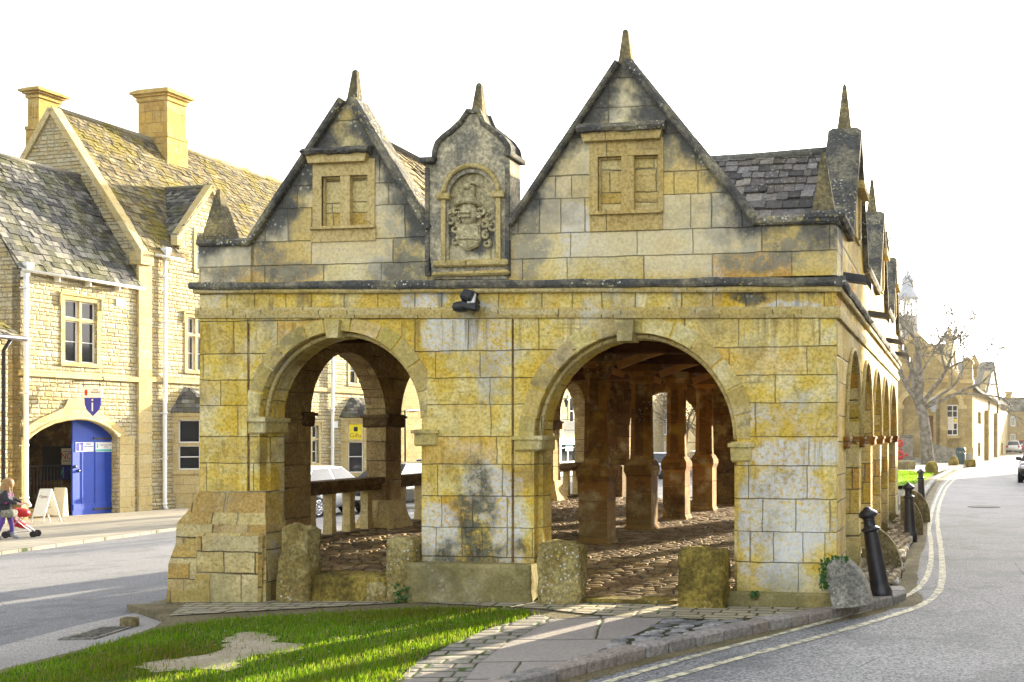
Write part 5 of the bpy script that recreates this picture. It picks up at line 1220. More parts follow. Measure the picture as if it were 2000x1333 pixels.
b = MB(); d = LP(0, wB, zrB)-LP(0, -.2, eB-.06); sl_ = d.length; d.normalize()
def clipB(u, v):
    s = sB+.3+u; f = v/sl_; z = eB+(zrB-eB)*f
    if d0 < s < d1:
        zz = zd-abs(s-dc)*(zd-eB+.2)/((d1-d0)/2); return z > zz-.05
    return True
tiles(b, LP(sB+.3, -.2, eB-.06), LU, d, sE-sB-.3, sl_, clipB, e0=.27, e1=.16, w=.25, th=.03, cols=TCL)
b.quad(LP(sB+.3, wB*.12, eB+.12*(zrB-eB)-.02), LP(sE, wB*.12, eB+.12*(zrB-eB)-.02), LP(sE, wB, zrB-.02), LP(sB+.3, wB, zrB-.02), col=(.2, .17, .1)); b.quad(LP(sE, 2*wB, eB), LP(sB+.3, 2*wB, eB), LP(sB+.3, wB, zrB), LP(sE, wB, zrB), col=(.2, .17, .1))
b.quad(LP(sB+.3, -.15, eB-.08), LP(d0, -.15, eB-.08), LP(d0, wB*.12, eB+.12*(zrB-eB)-.03), LP(sB+.3, wB*.12, eB+.12*(zrB-eB)-.03), col=(.2, .17, .1)); b.quad(LP(d1, -.15, eB-.08), LP(sE, -.15, eB-.08), LP(sE, wB*.12, eB+.12*(zrB-eB)-.03), LP(d1, wB*.12, eB+.12*(zrB-eB)-.03), col=(.2, .17, .1))
b.tube([LP(sB+.3, wB, zrB+.05), LP(sE, wB, zrB+.05)], .12, 8, col=(.34, .30, .2)); b.build('roof', M['tile_moss'], house)
wm = (zd-.1-eB)/pit
b = MB()
for s_ in (-1, 1):
    e = d0-.12 if s_ < 0 else d1+.12; ze = L(350, 456)[1]-.12; dd = LP(dc, 0, zd)-LP(e, 0, ze); ln = dd.length; dd.normalize()
    cl = lambda u, v: (ze+v*dd.z) > eB+((wm-u) if s_ < 0 else (u-.1))*pit-.1
    if s_ < 0: tiles(b, LP(e, wm, ze), LN, dd, wm+.1, ln, cl, e0=.25, e1=.18, w=.24, th=.03, cols=TCD)  # darker tiles on this slope carry its shade in their colour
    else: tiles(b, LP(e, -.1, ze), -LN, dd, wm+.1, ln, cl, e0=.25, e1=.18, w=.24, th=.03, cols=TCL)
    m_ = LP(dc, wm, zd-.03); F_ = LP(dc, -.05, zd-.03); E_ = LP(e, -.05, ze-.03); B_ = LP(e, max(.1, (ze-eB)/pit), ze-.03)
    (b.quad(E_, F_, m_, B_, col=(.12, .12, .11)) if s_ > 0 else b.quad(E_, B_, m_, F_, col=(.12, .12, .11)))
b.tube([LP(dc, -.1, zd+.04), LP(dc, wm, zd+.04)], .09, 8, col=(.2, .2, .15)); b.build('dormer_roof', M['tile_dark'], house)
b = MB()
for s_ in (-1, 1):
    e = d0-.1 if s_ < 0 else d1+.1; P, Q = LP(e, 0, L(350, 456)[1]-.12), LP(dc, 0, zd+.06); d = (Q-P).normalized(); n = V((0, 0, 1))-d*d.z; n.normalize()
    v = [x-LN*a+n*c for x in (P, Q) for a, c in ((-.1, -.12), (.25, -.12), (.25, .07), (-.1, .07))]
    F = [(0, 1, 2, 3), (7, 6, 5, 4), (0, 4, 5, 1), (1, 5, 6, 2), (2, 6, 7, 3), (3, 7, 4, 0)]; b.add(v, F if s_ > 0 else [f[::-1] for f in F])
    lbox(b, e-.12, e+.2, L(350, 456)[1]-.5, L(350, 456)[1]-.1, -.12, .2)
b.build('dormer_coping', M['ldress'], house)
b = MB(); b.tube([LP(sB+.5, -.3, eB-.12), LP(d0-.1, -.3, eB-.12)], .055, 8); b.tube([LP(d1+.1, -.3, eB-.12), LP(sE, -.3, eB-.12)], .055, 8); b.build('gutter', M['cream'], house)
downpipe(house, 317, 497, 1002); downpipe(house, 645, 640, 960, False)
b = MB(); a = L(655, 830); lbox(b, a[0]-.15, a[0]+.15, a[1]-.15, a[1]+.15, -.03, .0); b.build('wall_plate', M['white'], house); b = MB(); a = L(235, 592); lbox(b, a[0]-.2, a[0]+.2, a[1]-.12, a[1]+.12, -.03, 0); b.build('wall_plate', M['white'], wing)
# canted bays
def bay(par, sa, sb, dep, cant, z0, z1, zr, sill, tr, board=False):
    g = gz(sa); q = [(sa, 0), (sa+cant, dep), (sb-cant, dep), (sb, 0)]
    b = MB(); top = [LP(s, -w-.14, z1) for s, w in q]; rr = [LP(sa+cant*.75, .05, zr), LP(sb-cant*.75, .05, zr)]
    top[0] = LP(sa-.16, 0.05, z1); top[3] = LP(sb+.16, .05, z1)
    b.add(top+rr, [(0, 1, 4), (1, 2, 5, 4), (2, 3, 5), (3, 2, 1, 0)], col=(.22, .21, .17)); d = (rr[0]-(top[1]+top[2])/2)
    roof = MB(); roof.v, roof.f, roof.c, roof.sm = b.v, b.f, b.c, b.sm
    for (A_, B_, C_) in ((top[0], top[1], rr[0]), (top[1], top[2], rr[1])):
        u = (B_-A_); l = u.length; u.normalize(); dd = C_-A_; h = dd-u*dd.dot(u); hl = h.length; h.normalize(); cx = dd.dot(u)
        w2 = (rr[1]-rr[0]).length if A_ is top[1] else 0
        tiles(roof, A_, u, h, l, hl, (lambda uu, vv, cx=cx, l=l, hl=hl, w2=w2: (cx-w2)*vv/hl-.05 < uu < l-(l-cx)*vv/hl+.05), e0=.2, e1=.15, w=.2, th=.025, cols=TCD)
    by = inherit(roof.build('bay_window', M['tile_dark'], par), par)
    for (p, r) in zip(q, q[1:]):
        P, R_ = LP(p[0], -p[1], 0), LP(r[0], -r[1], 0); U = (R_-P); l = U.length; U.normalize(); N = U.cross(Z_); e = (.34 if board and p is q[0] else .2)
        b = MB(); b.prism([(0, g-.3), (l, g-.3), (l, z1), (0, z1)], [[(e, sill), (l-e, sill), (l-e, z1-.28), (e, z1-.28)]], P, U, Z_, N, -.2, 0); b.fbox(P, U, Z_, N, -.04, l+.04, sill-.16, sill-.03, 0, .07); b.fbox(P, U, Z_, N, -.03, l+.03, z1-.14, z1-.01, 0, .06); b.build('bay_wall', M['ldress'], by)
        b = MB(); gl = MB(); n = 2 if l > 1.5 else 1; wd = (l-2*e)/n
        for i in range(n):
            a, c = e+i*wd+(.05 if i else 0), e+(i+1)*wd-(.05 if i < n-1 else 0)
            for (zz0, zz1) in ((sill, tr-.05), (tr+.05, z1-.28)):
                b.prism([(a, zz0), (c, zz0), (c, zz1), (a, zz1)], [[(a+.05, zz0+.05), (c-.05, zz0+.05), (c-.05, zz1-.05), (a+.05, zz1-.05)]], P, U, Z_, N, -.17, -.12)
                gl.fbox(P, U, Z_, N, a+.03, c-.03, zz0+.03, zz1-.03, -.18, -.15)
            b.fbox(P, U, Z_, N, a+.04, c-.04, (sill+tr)/2-.02, (sill+tr)/2+.02, -.16, -.13)
        b.build('casement', M['white'], by); gl.build('pane', M['glass'], by)
        b = MB(); b.fbox(P, U, Z_, N, e-.01, l-e+.01, tr-.05, tr+.05, -.19, -.02)
        for i in range(1, n): b.fbox(P, U, Z_, N, e+i*wd-.05, e+i*wd+.05, sill, z1-.28, -.19, -.022)
        b.build('mullion', M['ldress'], by)
        if board and p is q[0]:
            bb = MB(); bb.fbox(P, U, Z_, N, e+.04, l-e-.04, tr+.06, z1-.30, -.145, -.10); br = inherit(bb.build('shop_board', M['yellow'], by), by)
    return by, q
bz = lambda px, py: L(px, py)[1]
bay(house, Ls(338), Ls(338)+3.0, .85, .8, bz(345, 940), bz(340, 806), bz(375, 757), bz(345, 918), bz(345, 868))
by, q = bay(house, Ls(666), Ls(666)+3.6, 1.0, .95, bz(668, 935), bz(668, 816), bz(700, 778), bz(668, 924), bz(668, 861), True)
P, R_ = LP(q[0][0], -q[0][1], 0), LP(q[1][0], -q[1][1], 0); U = (R_-P); l = U.length; U.normalize(); N = U.cross(Z_); tr = bz(668, 861); zz1 = bz(668, 816)-.28
text('Gifts', .28, P+U*(l/2)+N*-.097+UP*(tr+.06+(zz1-tr)*.22), U, Z_, M['brown'], 'lettering', by); b = MB(); b.rock(P+U*(l/2)+N*-.095+UP*(tr+.06+(zz1-tr)*.6), (.16, .16, .2), None, .3, 2, 3, .8, 2); b.build('bird_mark', M['black'], by)
# chimneys stand on the roofs
def chimney(par, x_edge, y_edge, xl_, xr_, ytop, w_plane=None, zb=None):
    nrm = (LP(0, 1, pit)-LP(0, 0, 0)).cross(LU).normalized()
    if w_plane is None:
        p = onP(x_edge, y_edge, LP(0, 0, eB), nrm)
    else: p = onP(x_edge, y_edge, LP(0, w_plane, 0), LN)
    s, w, z = (p-LO).dot(LU), -(p-LO).dot(LN), p.z
    du = solve(lambda k: proj(LP(s+k, w, z+2))[0], xr_, 0, 8); dw_ = solve(lambda k: proj(LP(s, w+k, z+2))[0], xl_, 0, 8); zt_ = zAt(ytop, LP(s, w, z))
    b = MB(); c = LP(s+du/2, w+dw_/2, 0); rot = Matrix(((LU.x, LN.x, 0), (LU.y, LN.y, 0), (0, 0, 1))); h = zt_-z
    def bx(za, zb2, gr): b.box(V((c.x, c.y, (za+zb2)/2)), (du+gr, dw_+gr, zb2-za), rot)
    bx(z-2.5, z+h*.36, .10); bx(z+h*.36, z+h*.41, .16); bx(z+h*.41, zt_-h*.17, 0.0); bx(zt_-h*.17, zt_-h*.11, .12); bx(zt_-h*.11, zt_-h*.08, .28)
    b.add([V((c.x, c.y, zz))+rot @ V((sx*(du+g_)/2, sy*(dw_+g_)/2, 0)) for zz, g_ in ((zt_-h*.08, .5), (zt_-h*.05, .5), (zt_, .02)) for sx, sy in ((-1, -1), (1, -1), (1, 1), (-1, 1))], [(0, 1, 2, 3), (8, 11, 10, 9)]+[(4*r+(j+1) % 4, 4*r+j, 4*r+4+j, 4*r+4+(j+1) % 4) for r in range(2) for j in range(4)])
    for k in (-.22, 0, .22): b.box(V((c.x, c.y, z+h*.62))-LU*(du/2+.0)+LN*(k*dw_*1.2), (.03, .02, h*.22), rot, col=(.5, .5, .5))
    b.build('chimney', M['chim'], par)
chimney(house, 327, 322, 270, 363, 170)
chimney(house, 76, 300, 54, 118, 168, wB+2.6)
# neighbour at the left edge: corner of a cottage with a mossy eave
cot = thing('cottage', 'shaded corner of a cottage with mossy eave at the left edge', 'house', LP(s0-2.2, -.6, gA))
sc0 = Lw(15, 800, -.9)[0]; zc1 = Lw(10, 655, -.9)[1]
b = MB(); lbox(b, sc0-5, sc0, gA-.5, zc1, -.9, 4); b.build('wall', M['lstone'], cot)
b = MB(); d = V(LP(0, 3, 2.6)-LP(0, -1.2, 0)); d.normalize(); tiles(b, LP(sc0-5, -1.25, zc1-.1), LU, d, 5.25, 5, cols=TCD, e0=.26, e1=.2, w=.25, th=.03); b.quad(LP(sc0-5, -1.2, zc1-.12), LP(sc0+.2, -1.2, zc1-.12), LP(sc0+.2, 3, zc1+2.5), LP(sc0-5, 3, zc1+2.5), col=(.1, .1, .08)); b.build('roof', M['tile_moss'], cot)
b = MB(); b.tube([LP(sc0-5, -1.33, zc1-.1), LP(sc0+.3, -1.33, zc1-.1)], .08, 8); b.tube([LP(sc0-.2, -1.3, zc1-.1), LP(sc0-.25, -1.02, zc1-.5), LP(sc0-.25, -1.0, gA)], .06, 8); b.build('downpipe', M['iron'], cot)
# --- plain house further up the street
sF = Ls(1010); gC = gz(sE+4)
plainh = thing('stone_house', 'plain ochre ashlar house with black pipe seen through the left arch', 'house', LP(sE+5, 0, gC))
b = MB(); lbox(b, sE+.02, sF, gC-1, 6.2, 0, 7); b.build('wall', M['rstone'], plainh)
b = MB(); b.quad(LP(sE, -.3, 6.1), LP(sF, -.3, 6.1), LP(sF, 4, 10), LP(sE, 4, 10), col=(.3, .25, .15)); b.quad(LP(sF, 8, 6.1), LP(sE, 8, 6.1), LP(sE, 4, 10), LP(sF, 4, 10), col=(.3, .25, .15)); b.quad(LP(sE, -.3, 6.1), LP(sE, 4, 10), LP(sE, 8, 6.1), LP(sE, 8, 5.9), col=(.4, .33, .18)); b.build('roof', M['tile_moss'], plainh)
b = MB(); a = L(788, 802); b.tube([LP(a[0], -.1, L(788, 930)[1]), LP(a[0], -.1, a[1]), LP(a[0]+1.5, -.1, a[1]+.05)], .05, 8); b.build('downpipe', M['iron'], plainh)
lwindow(plainh, sE+5, sE+6.2, 3.2, 4.8, depth=-.0)
# --- white fronted shop seen through the right arch
sG = Ls(1165); gD = gz(sF+6)
shop = thing('shop', 'yellow stone shop with white painted shopfront behind the right arch', 'shop', LP(sF+6, 0, gD))
b = MB(); lbox(b, sF+.02, sG+16, gD-1, 8.0, 0, 8); b.build('wall', M['lstone'], shop)
b = MB(); b.quad(LP(sF, -.3, 7.9), LP(sG+16, -.3, 7.9), LP(sG+16, 4, 11.5), LP(sF, 4, 11.5), col=(.3, .25, .15)); b.quad(LP(sG+16, 8, 7.9), LP(sF, 8, 7.9), LP(sF, 4, 11.5), LP(sG+16, 4, 11.5), col=(.3, .25, .15)); b.build('roof', M['tile_moss'], shop)
b = MB(); zf0, zf1 = L(1110, 912)[1], L(1110, 856)[1]; a0, a1 = Ls(1050), Ls(1150)
lbox(b, a0, a1, zf0-.6, zf0+.4, -.3, .05); lbox(b, a0-.1, a1+.1, zf1-.45, zf1, -.42, .05)
k = a0
while k < a1+.1: lbox(b, k-.12, k+.12, zf0-.4, zf1-.4, -.34, .05); lbox(b, k+1.4, k+1.46, zf0+.4, zf1-.4, -.24, .05); lbox(b, k, k+2.8, zf0+1.3, zf0+1.36, -.24, .05); k += 2.8
sf = inherit(b.build('shopfront', M['white'], shop), shop)
b = MB(); lbox(b, a0, a1, zf0+.3, zf1-.4, -.15, .02); b.build('pane', M['glass'], sf)
b = MB(); lbox(b, Ls(1100)-.2, Ls(1100)+1.0, zf0+1.1, zf0+2.0, -.27, -.25); b.build('window_poster', M['teal'], sf)
for px in (1085, 1120, 1140): a = L(px, 805); lwindow(shop, a[0]-.8, a[0]+.8, a[1]-.9, a[1]+1.0, depth=0.0)
cs = thing('hanging_sign', 'white square shop sign with dark lettering seen through the right arch', 'sign', LP(Ls(1100), -1, 3))
HP = LP(Ls(1097), 0, 0); q0, q1 = H(1101, 848), H(1123, 823)
b = MB(); b.prism([q0, (q1[0], q0[1]), q1, (q0[0], q1[1])], None, HP, LN, Z_, -LU, -.03, .03); bd = inherit(b.build('board', M['white'], cs), cs)
text('Co-operative', (q1[0]-q0[0])*.17, hp(((q0[0]+q1[0])/2, q0[1]+(q1[1]-q0[1])*.3), .034), LN, Z_, M['black'], 'lettering', bd)
b = MB(); b.tube([hp((-.1, q1[1]+.1), 0), hp((q1[0], q1[1]+.1), 0)], .03, 6); b.build('bracket', M['iron'], cs)
lt = thing('wall_lantern', 'small dark lantern on a bracket above the white shop sign', 'lantern', LP(Ls(1104), -.5, 5))
b = MB(); q = H(1106, 786); b.tube([hp((-.1, q[1]+.2), 0), hp((q[0], q[1]+.25), 0)], .03, 5); b.lathe([(.05, -.35), (.16, .05), (.2, .1), (.03, .28)], hp(q, 0), 6); b.build('lantern', M['iron'], lt)
# ---------------------------------------------------------------- far side of the green: old town hall, trees, houses
T0 = G(1900, 903); TU2 = (FW+RT*((2075-CX)/FPX)).normalized(); TR = V((TU2.y, -TU2.x, 0)); TO = V((T0.x, T0.y, 0))
def T(px, py, back=0.0):
    p = onP(px, py, TO+TU2*back, -TU2); return ((p-TO).dot(TR), p.z)
def TP(x, d, z): return TO+TR*x+TU2*d+UP*z
gT = T0.z
town = thing('town_hall', 'ochre town hall with blind arches, white window and lead cupola behind the bare tree', 'town hall', TP(-3, 0, gT))
def tprism(b, outer, holes, d0, d1): b.prism(outer, holes, TO, TR, Z_, -TU2, -d1, -d0)
def archpx(x0_, x1_, yc, ys, yb, n=12):
    a, c = T(x0_, ys), T(x1_, ys); zc = T((x0_+x1_)/2, yc)[1]; return [(a[0], T(x0_, yb)[1])]+arch(a[0], c[0], a[1], zc, n)+[(c[0], T(x1_, yb)[1])]
wall = [T(1690, 915), T(1899, 915), T(1899, 743), T(1875, 743), T(1787, 655), T(1690, 743)]
h1, h2 = archpx(1829, 1874, 770, 792, 896), archpx(1762, 1812, 770, 792, 896)
b = MB(); tprism(b, wall, [h1, h2], 0, .4); b.build('front_wall', M['rstone'], town)
b = MB(); wq = (T(1838, 850)[0], T(1870, 850)[0], T(1854, 851)[1], T(1854, 791)[1]); tprism(b, [T(1750, 915), T(1880, 915), T(1880, 760), T(1750, 760)], [rect(wq)], .4, .7); b.build('recess_wall', M['rstone'], town)
b = MB()
for (x0_, x1_) in ((1829, 1874), (1762, 1812)):
    i = arch(T(x0_, 792)[0], T(x1_, 792)[0], T(x0_, 792)[1], T(1850, 770)[1], 14); o = arch(T(x0_-9, 792)[0], T(x1_+9, 792)[0], T(x0_, 792)[1], T(1850, 759)[1], 14); tprism(b, i+o[::-1], None, -.12, .02)
    for x in (x0_-5, x1_+5): a = T(x, 795); b.fbox(TO, TR, Z_, -TU2, a[0]-.35, a[0]+.35, a[1]-.15, a[1]+.12, -.02, .18)
b.build('arch_ring', M['ldress'], town)
b = MB(); a, c = T(1874, 741), T(1787, 652)
for (p, q) in ((a, c), (T(1700, 741), c)):
    P, Q = TP(p[0], 0, p[1]), TP(q[0], 0, q[1]); d = (Q-P).normalized(); n = (UP-d*d.z).normalized(); v = [x+TU2*k+n*m for x in (P, Q) for k, m in ((-.15, -.1), (.5, -.1), (.5, .22), (-.15, .22))]
    F = [(0, 1, 2, 3), (7, 6, 5, 4), (0, 4, 5, 1), (1, 5, 6, 2), (2, 6, 7, 3), (3, 7, 4, 0)]; b.add(v, F)
a = T(1899, 745); c = T(1878, 745); b.fbox(TO, TR, Z_, -TU2, c[0]-.1, a[0]+.1, a[1]-.15, a[1]+.12, -1.0, .2); b.build('gable_coping', M['ldress'], town)
b = MB(); c = T(1880, 703); a = T(1899, 703); b.fbox(TO, TR, Z_, -TU2, c[0], a[0], T(1890, 745)[1]+.1, a[1], -.9, .05); b.fbox(TO, TR, Z_, -TU2, c[0]-.08, a[0]+.08, a[1]-.3, a[1]-.1, -.95, .12); q = T(1888, 699); b.lathe([(.25, 0), (.2, .15), (.02, .35)], TP(q[0], .4, a[1]), 8); b.build('turret', M['rstone'], town)
b = MB(); a = T(1903, 720, 2); b.lathe([(.28, -.5), (.28, .3), (.42, .4), (.42, .6), (.05, 1.3)], TP(a[0], 2, a[1]-.2), 8); b.build('pinnacle', M['rstone'], town)
# white window
w_ = wq; b = MB(); tprism(b, rect(w_), [[(w_[0]+.08, w_[2]+.08), (w_[1]-.08, w_[2]+.08), (w_[1]-.08, w_[3]-.08), (w_[0]+.08, w_[3]-.08)]], .38, .5)
for i in (1, 2): x = w_[0]+(w_[1]-w_[0])*i/3; b.fbox(TO, TR, Z_, -TU2, x-.03, x+.03, w_[2], w_[3], -.48, -.42)
for i in range(1, 5): z = w_[2]+(w_[3]-w_[2])*i/5; b.fbox(TO, TR, Z_, -TU2, w_[0], w_[1], z-.03, z+.03, -.48, -.42)
wn = inherit(b.build('window', M['white'], town), town)
b = MB(); tprism(b, rect(w_), None, .5, .55); b.build('pane', M['glass'], wn)
b = MB(); b.fbox(TO, TR, Z_, -TU2, w_[0]-.15, w_[1]+.15, w_[2]-.2, w_[2]-.02, -.4, -.2); b.build('sill', M['ldress'], wn)
b = MB(); b.fbox(TO, TR, Z_, -TU2, w_[0]+.45, w_[1]-.3, w_[2]+.4, w_[2]+1.4, -.495, -.49); b.build('window_poster', M['cream'], wn)
b = MB(); b.fbox(TO, TR, Z_, -TU2, w_[1]-.28, w_[1]-.1, w_[2]+.9, w_[2]+1.25, -.495, -.49); b.build('window_poster', M['yellow'], wn)
b = MB(); a, c = T(1811, 868), T(1823, 812); b.fbox(TO, TR, Z_, -TU2, a[0], c[0], a[1], c[1], -.35, .03); b.build('door', M['wood'], town)
# plinth, ramp wall and steps
b = MB(); a, c = T(1690, 905), T(1899, 876); b.fbox(TO, TR, Z_, -TU2, a[0], T(1828, 880)[0], gT-.5, c[1], -.02, .12); b.fbox(TO, TR, Z_, -TU2, T(1874, 880)[0], c[0]+.1, gT-.5, c[1], -.02, .12); b.build('plinth', M['rstone'], town)
b = MB(); a, c = T(1816, 900, -2), T(1844, 866, -2); b.prism([(a[0], gT-.3), (c[0]+2, gT-.3), (c[0]+2, gT+.6), (c[0], T(1844, 872, -2)[1]), (a[0], c[1])], None, TP(0, -2, 0), TR, Z_, -TU2, 0, .3); b.build('ramp_wall', M['slab'], town)
b = MB(); a, c = T(1770, 905, -3), T(1866, 905, -3)
for k in range(2): b.box(TP((a[0]+c[0])/2, -2.4+k*.5, gT+.08+k*.16), (c[0]-a[0], 1.6-k*.5, .16), Matrix(((TR.x, TU2.x, 0), (TR.y, TU2.y, 0), (0, 0, 1))))
b.build('steps', M['slab'], town)
# main body behind, ridge across
zr = T(1858, 672, 4.5)[1]; xr = T(1860, 672, 4.5)[0]; xl = xr-14; ze = T(1885, 742)[1]
b = MB(); b.prism([(0, gT-.5), (9, gT-.5), (9, ze), (4.5, zr), (0, ze)], None, TP(xr, 0, 0), TU2, Z_, TR, -.5, 0); b.build('side_wall', M['rstone'], town)
b = MB(); P = [TP(xl, -.05, ze+.05), TP(xr-.5, -.05, ze+.05), TP(xr-.5, 4.5, zr), TP(xl, 4.5, zr), TP(xl, 9, ze), TP(xr-.5, 9, ze)]
d = (P[2]-P[1]); l = d.length; d.normalize(); tiles(b, P[0], TR, d, xr-.5-xl, l, cols=[(.42, .34, .24), (.36, .3, .2), (.46, .38, .28)], e0=.4, e1=.3, w=.4, th=.04); b.quad(P[0], P[1], P[2], P[3], col=(.3, .25, .2)); b.quad(P[3], P[2], P[5], P[4], col=(.3, .25, .2))
b.build('roof', M['tile_dark'], town)
b = MB(); p, q = TP(xr, -.2, ze-.1), TP(xr, 4.5, zr); r_ = TP(xr, 9.2, ze-.1)
for (P, Q) in ((p, q), (r_, q)):
    d = (Q-P).normalized(); n = (UP-d*d.z).normalized(); v = [x+TR*k+n*m for x in (P, Q) for k, m in ((-.5, -.1), (.15, -.1), (.15, .25), (-.5, .25))]; b.add(v, [(0, 1, 2, 3), (7, 6, 5, 4), (0, 4, 5, 1), (1, 5, 6, 2), (2, 6, 7, 3), (3, 7, 4, 0)])
b.build('gable_coping', M['ldress'], town)
b = MB(); h = T(1858, 640, 4.5)[1]-zr; b.lathe([(.4, 0), (.28, h*.12), (.28, h*.3), (.55, h*.42), (.3, h*.56), (.12, h*.64), (.12, h*.7), (.26, h*.84), (.02, h)], TP(xr-.2, 4.5, zr), 10); b.build('ball_finial', M['ldress'], town)
# lead cupola
cc = TP(T(1773, 600, 6)[0], 6, 0); ppm = FPX/((cc-CAM).dot(FW)); zz = lambda y: EYE+(CY-y)/ppm
cup = thing('cupola', None, None); cup.parent = town; cup.location = cc-world_of(town); LOC[cup.name] = cc; cup['label'] = 'lead bell cupola on the roof'
b = MB(); k = 1/ppm
b.lathe([(21*k, zz(665)), (20*k, zz(624)), (23*k, zz(621)), (23*k, zz(618))], cc, 8); b.build('cupola_base', M['leadpale'], cup)
b = MB()
for i in range(8): a = math.pi/8+i*math.pi/4; b.tube([cc+V((18*k*math.cos(a), 18*k*math.sin(a), zz(620))), cc+V((18*k*math.cos(a), 18*k*math.sin(a), zz(582)))], 2*k, 6)
b.lathe([(5*k, zz(597)), (5.5*k, zz(590)), (3*k, zz(584))], cc, 8); b.build('cupola_post', M['white'], cup)
b = MB(); b.lathe([(19*k, zz(586)), (23*k, zz(583)), (22*k, zz(579)), (15*k, zz(570)), (12*k, zz(558)), (11.5*k, zz(545)), (8*k, zz(540)), (3*k, zz(536)), (4*k, zz(533)), (3*k, zz(529)), (.4*k, zz(526)), (.4*k, zz(505))], cc, 16); b.build('cupola_dome', M['leadpale'], cup)
# side range along the lane
rng = thing('stone_house', 'long stone range with steep dormer gable and narrow slit windows beside the lane', 'house', TP(1, 20, gT))
xs_ = T(1900, 850)[0]; P0 = TP(xs_, .5, 0); Lr_ = solve(lambda k: proj(TP(xs_, .5+k, 2))[0], 1968, 5, 150); zE = T(1902, 763, .5)[1]
def S(px, py):
    p = onP(px, py, P0, TR); return ((p-P0).dot(TU2), p.z)
b = MB(); gw = gT-.6; hl = []
for (x0_, x1_, y0_, y1_) in ((1910, 1915, 865, 893), (1929.5, 1934, 866, 893), (1955.5, 1959, 866, 890), (1910, 1916, 806, 828)): a, c = S(x0_, y1_), S(x1_, y0_); hl.append([(a[0], a[1]), (c[0], a[1]), (c[0], c[1]), (a[0], c[1])])
b.prism([(0, gw), (Lr_, gw), (Lr_, zE), (0, zE)], hl, P0, TU2, Z_, TR, -.5, 0); b.build('side_wall', M['rstone'], rng)
b = MB()
for h in hl: b.prism(h, None, P0, TU2, Z_, TR, -.3, -.25)
b.build('pane', M['glass'], rng)
b = MB(); zR = zE+4.2; d = (TP(xs_-4.5, 0, zR)-TP(xs_+.5, 0, zE-.2)); l = d.length; d.normalize(); O_ = TP(xs_+.5, .3, zE-.2); tiles(b, O_, TU2, d, Lr_+.5, l, cols=TCD, e0=.4, e1=.3, w=.4, th=.04)
b.quad(TP(xs_+.45, .3, zE-.2), TP(xs_+.45, Lr_+.8, zE-.2), TP(xs_-4.5, Lr_+.8, zR), TP(xs_-4.5, .3, zR), col=(.2, .19, .16)); b.quad(TP(xs_-9, Lr_+.8, zE), TP(xs_-9, .3, zE), TP(xs_-4.5, .3, zR), TP(xs_-4.5, Lr_+.8, zR), col=(.2, .19, .16)); b.build('roof', M['tile_dark'], rng)
b = MB(); a0, a1 = S(1922, 760)[0], S(1948, 780)[0]; am = (a0+a1)/2; za = zAt(708, TP(xs_+.1, am, 5)); b.prism([(a0, zE-.3), (a1, zE-.3), (a1, zE+.5), (am, za), (a0, zE+.5)], None, P0, TU2, Z_, TR, -.4, .1); b.build('dormer_gable', M['rstone'], rng)
b = MB()
for s_, e in ((-1, a0-.3), (1, a1+.3)):
    A_, B_ = TP(xs_+.3, .5+e, zE+.2), TP(xs_+.3, .5+am, za+.1); C_, D_ = TP(xs_-4.6, .5+am, za+.1), TP(xs_-2.5, .5+e, zE+.4)
    b.quad(*((A_, B_, C_, D_) if s_ < 0 else (D_, C_, B_, A_)), col=(.18, .18, .17))
b.build('dormer_roof', M['tile_dark'], rng)
b = MB()
for px in (1929, 1946): q = S(px, 800); b.tube([P0+TU2*q[0]+TR*.12+UP*(gw+.3), P0+TU2*q[0]+TR*.12+UP*(zE-.3)], .08, 6)
b.build('downpipe', M['rust'], rng)
b = MB()
for px in (1924, 1942): q = S(px, 850); b.fbox(P0, TU2, Z_, TR, q[0]-.4, q[0]+.4, gw, zE-1.2, -.02, .35)
b.build('buttress', M['rstone'], rng)
# wall lantern by the door
lt = thing('wall_lantern', 'large square grey lantern beside the blind arch of the town hall', 'lantern', TP(T(1823, 790, -.6)[0], -.6, 5))
q = T(1823, 793, -.6); b = MB(); b.lathe([(.22, -.45), (.42, .35), (.46, .4), (.12, .65)], TP(q[0], -.6, q[1]), 4, None, False, rot0=.8); b.tube([TP(q[0], -.6, q[1]+.6), TP(q[0], 0, q[1]+.7)], .04, 5); b.build('lantern', M['leadpale'], lt)
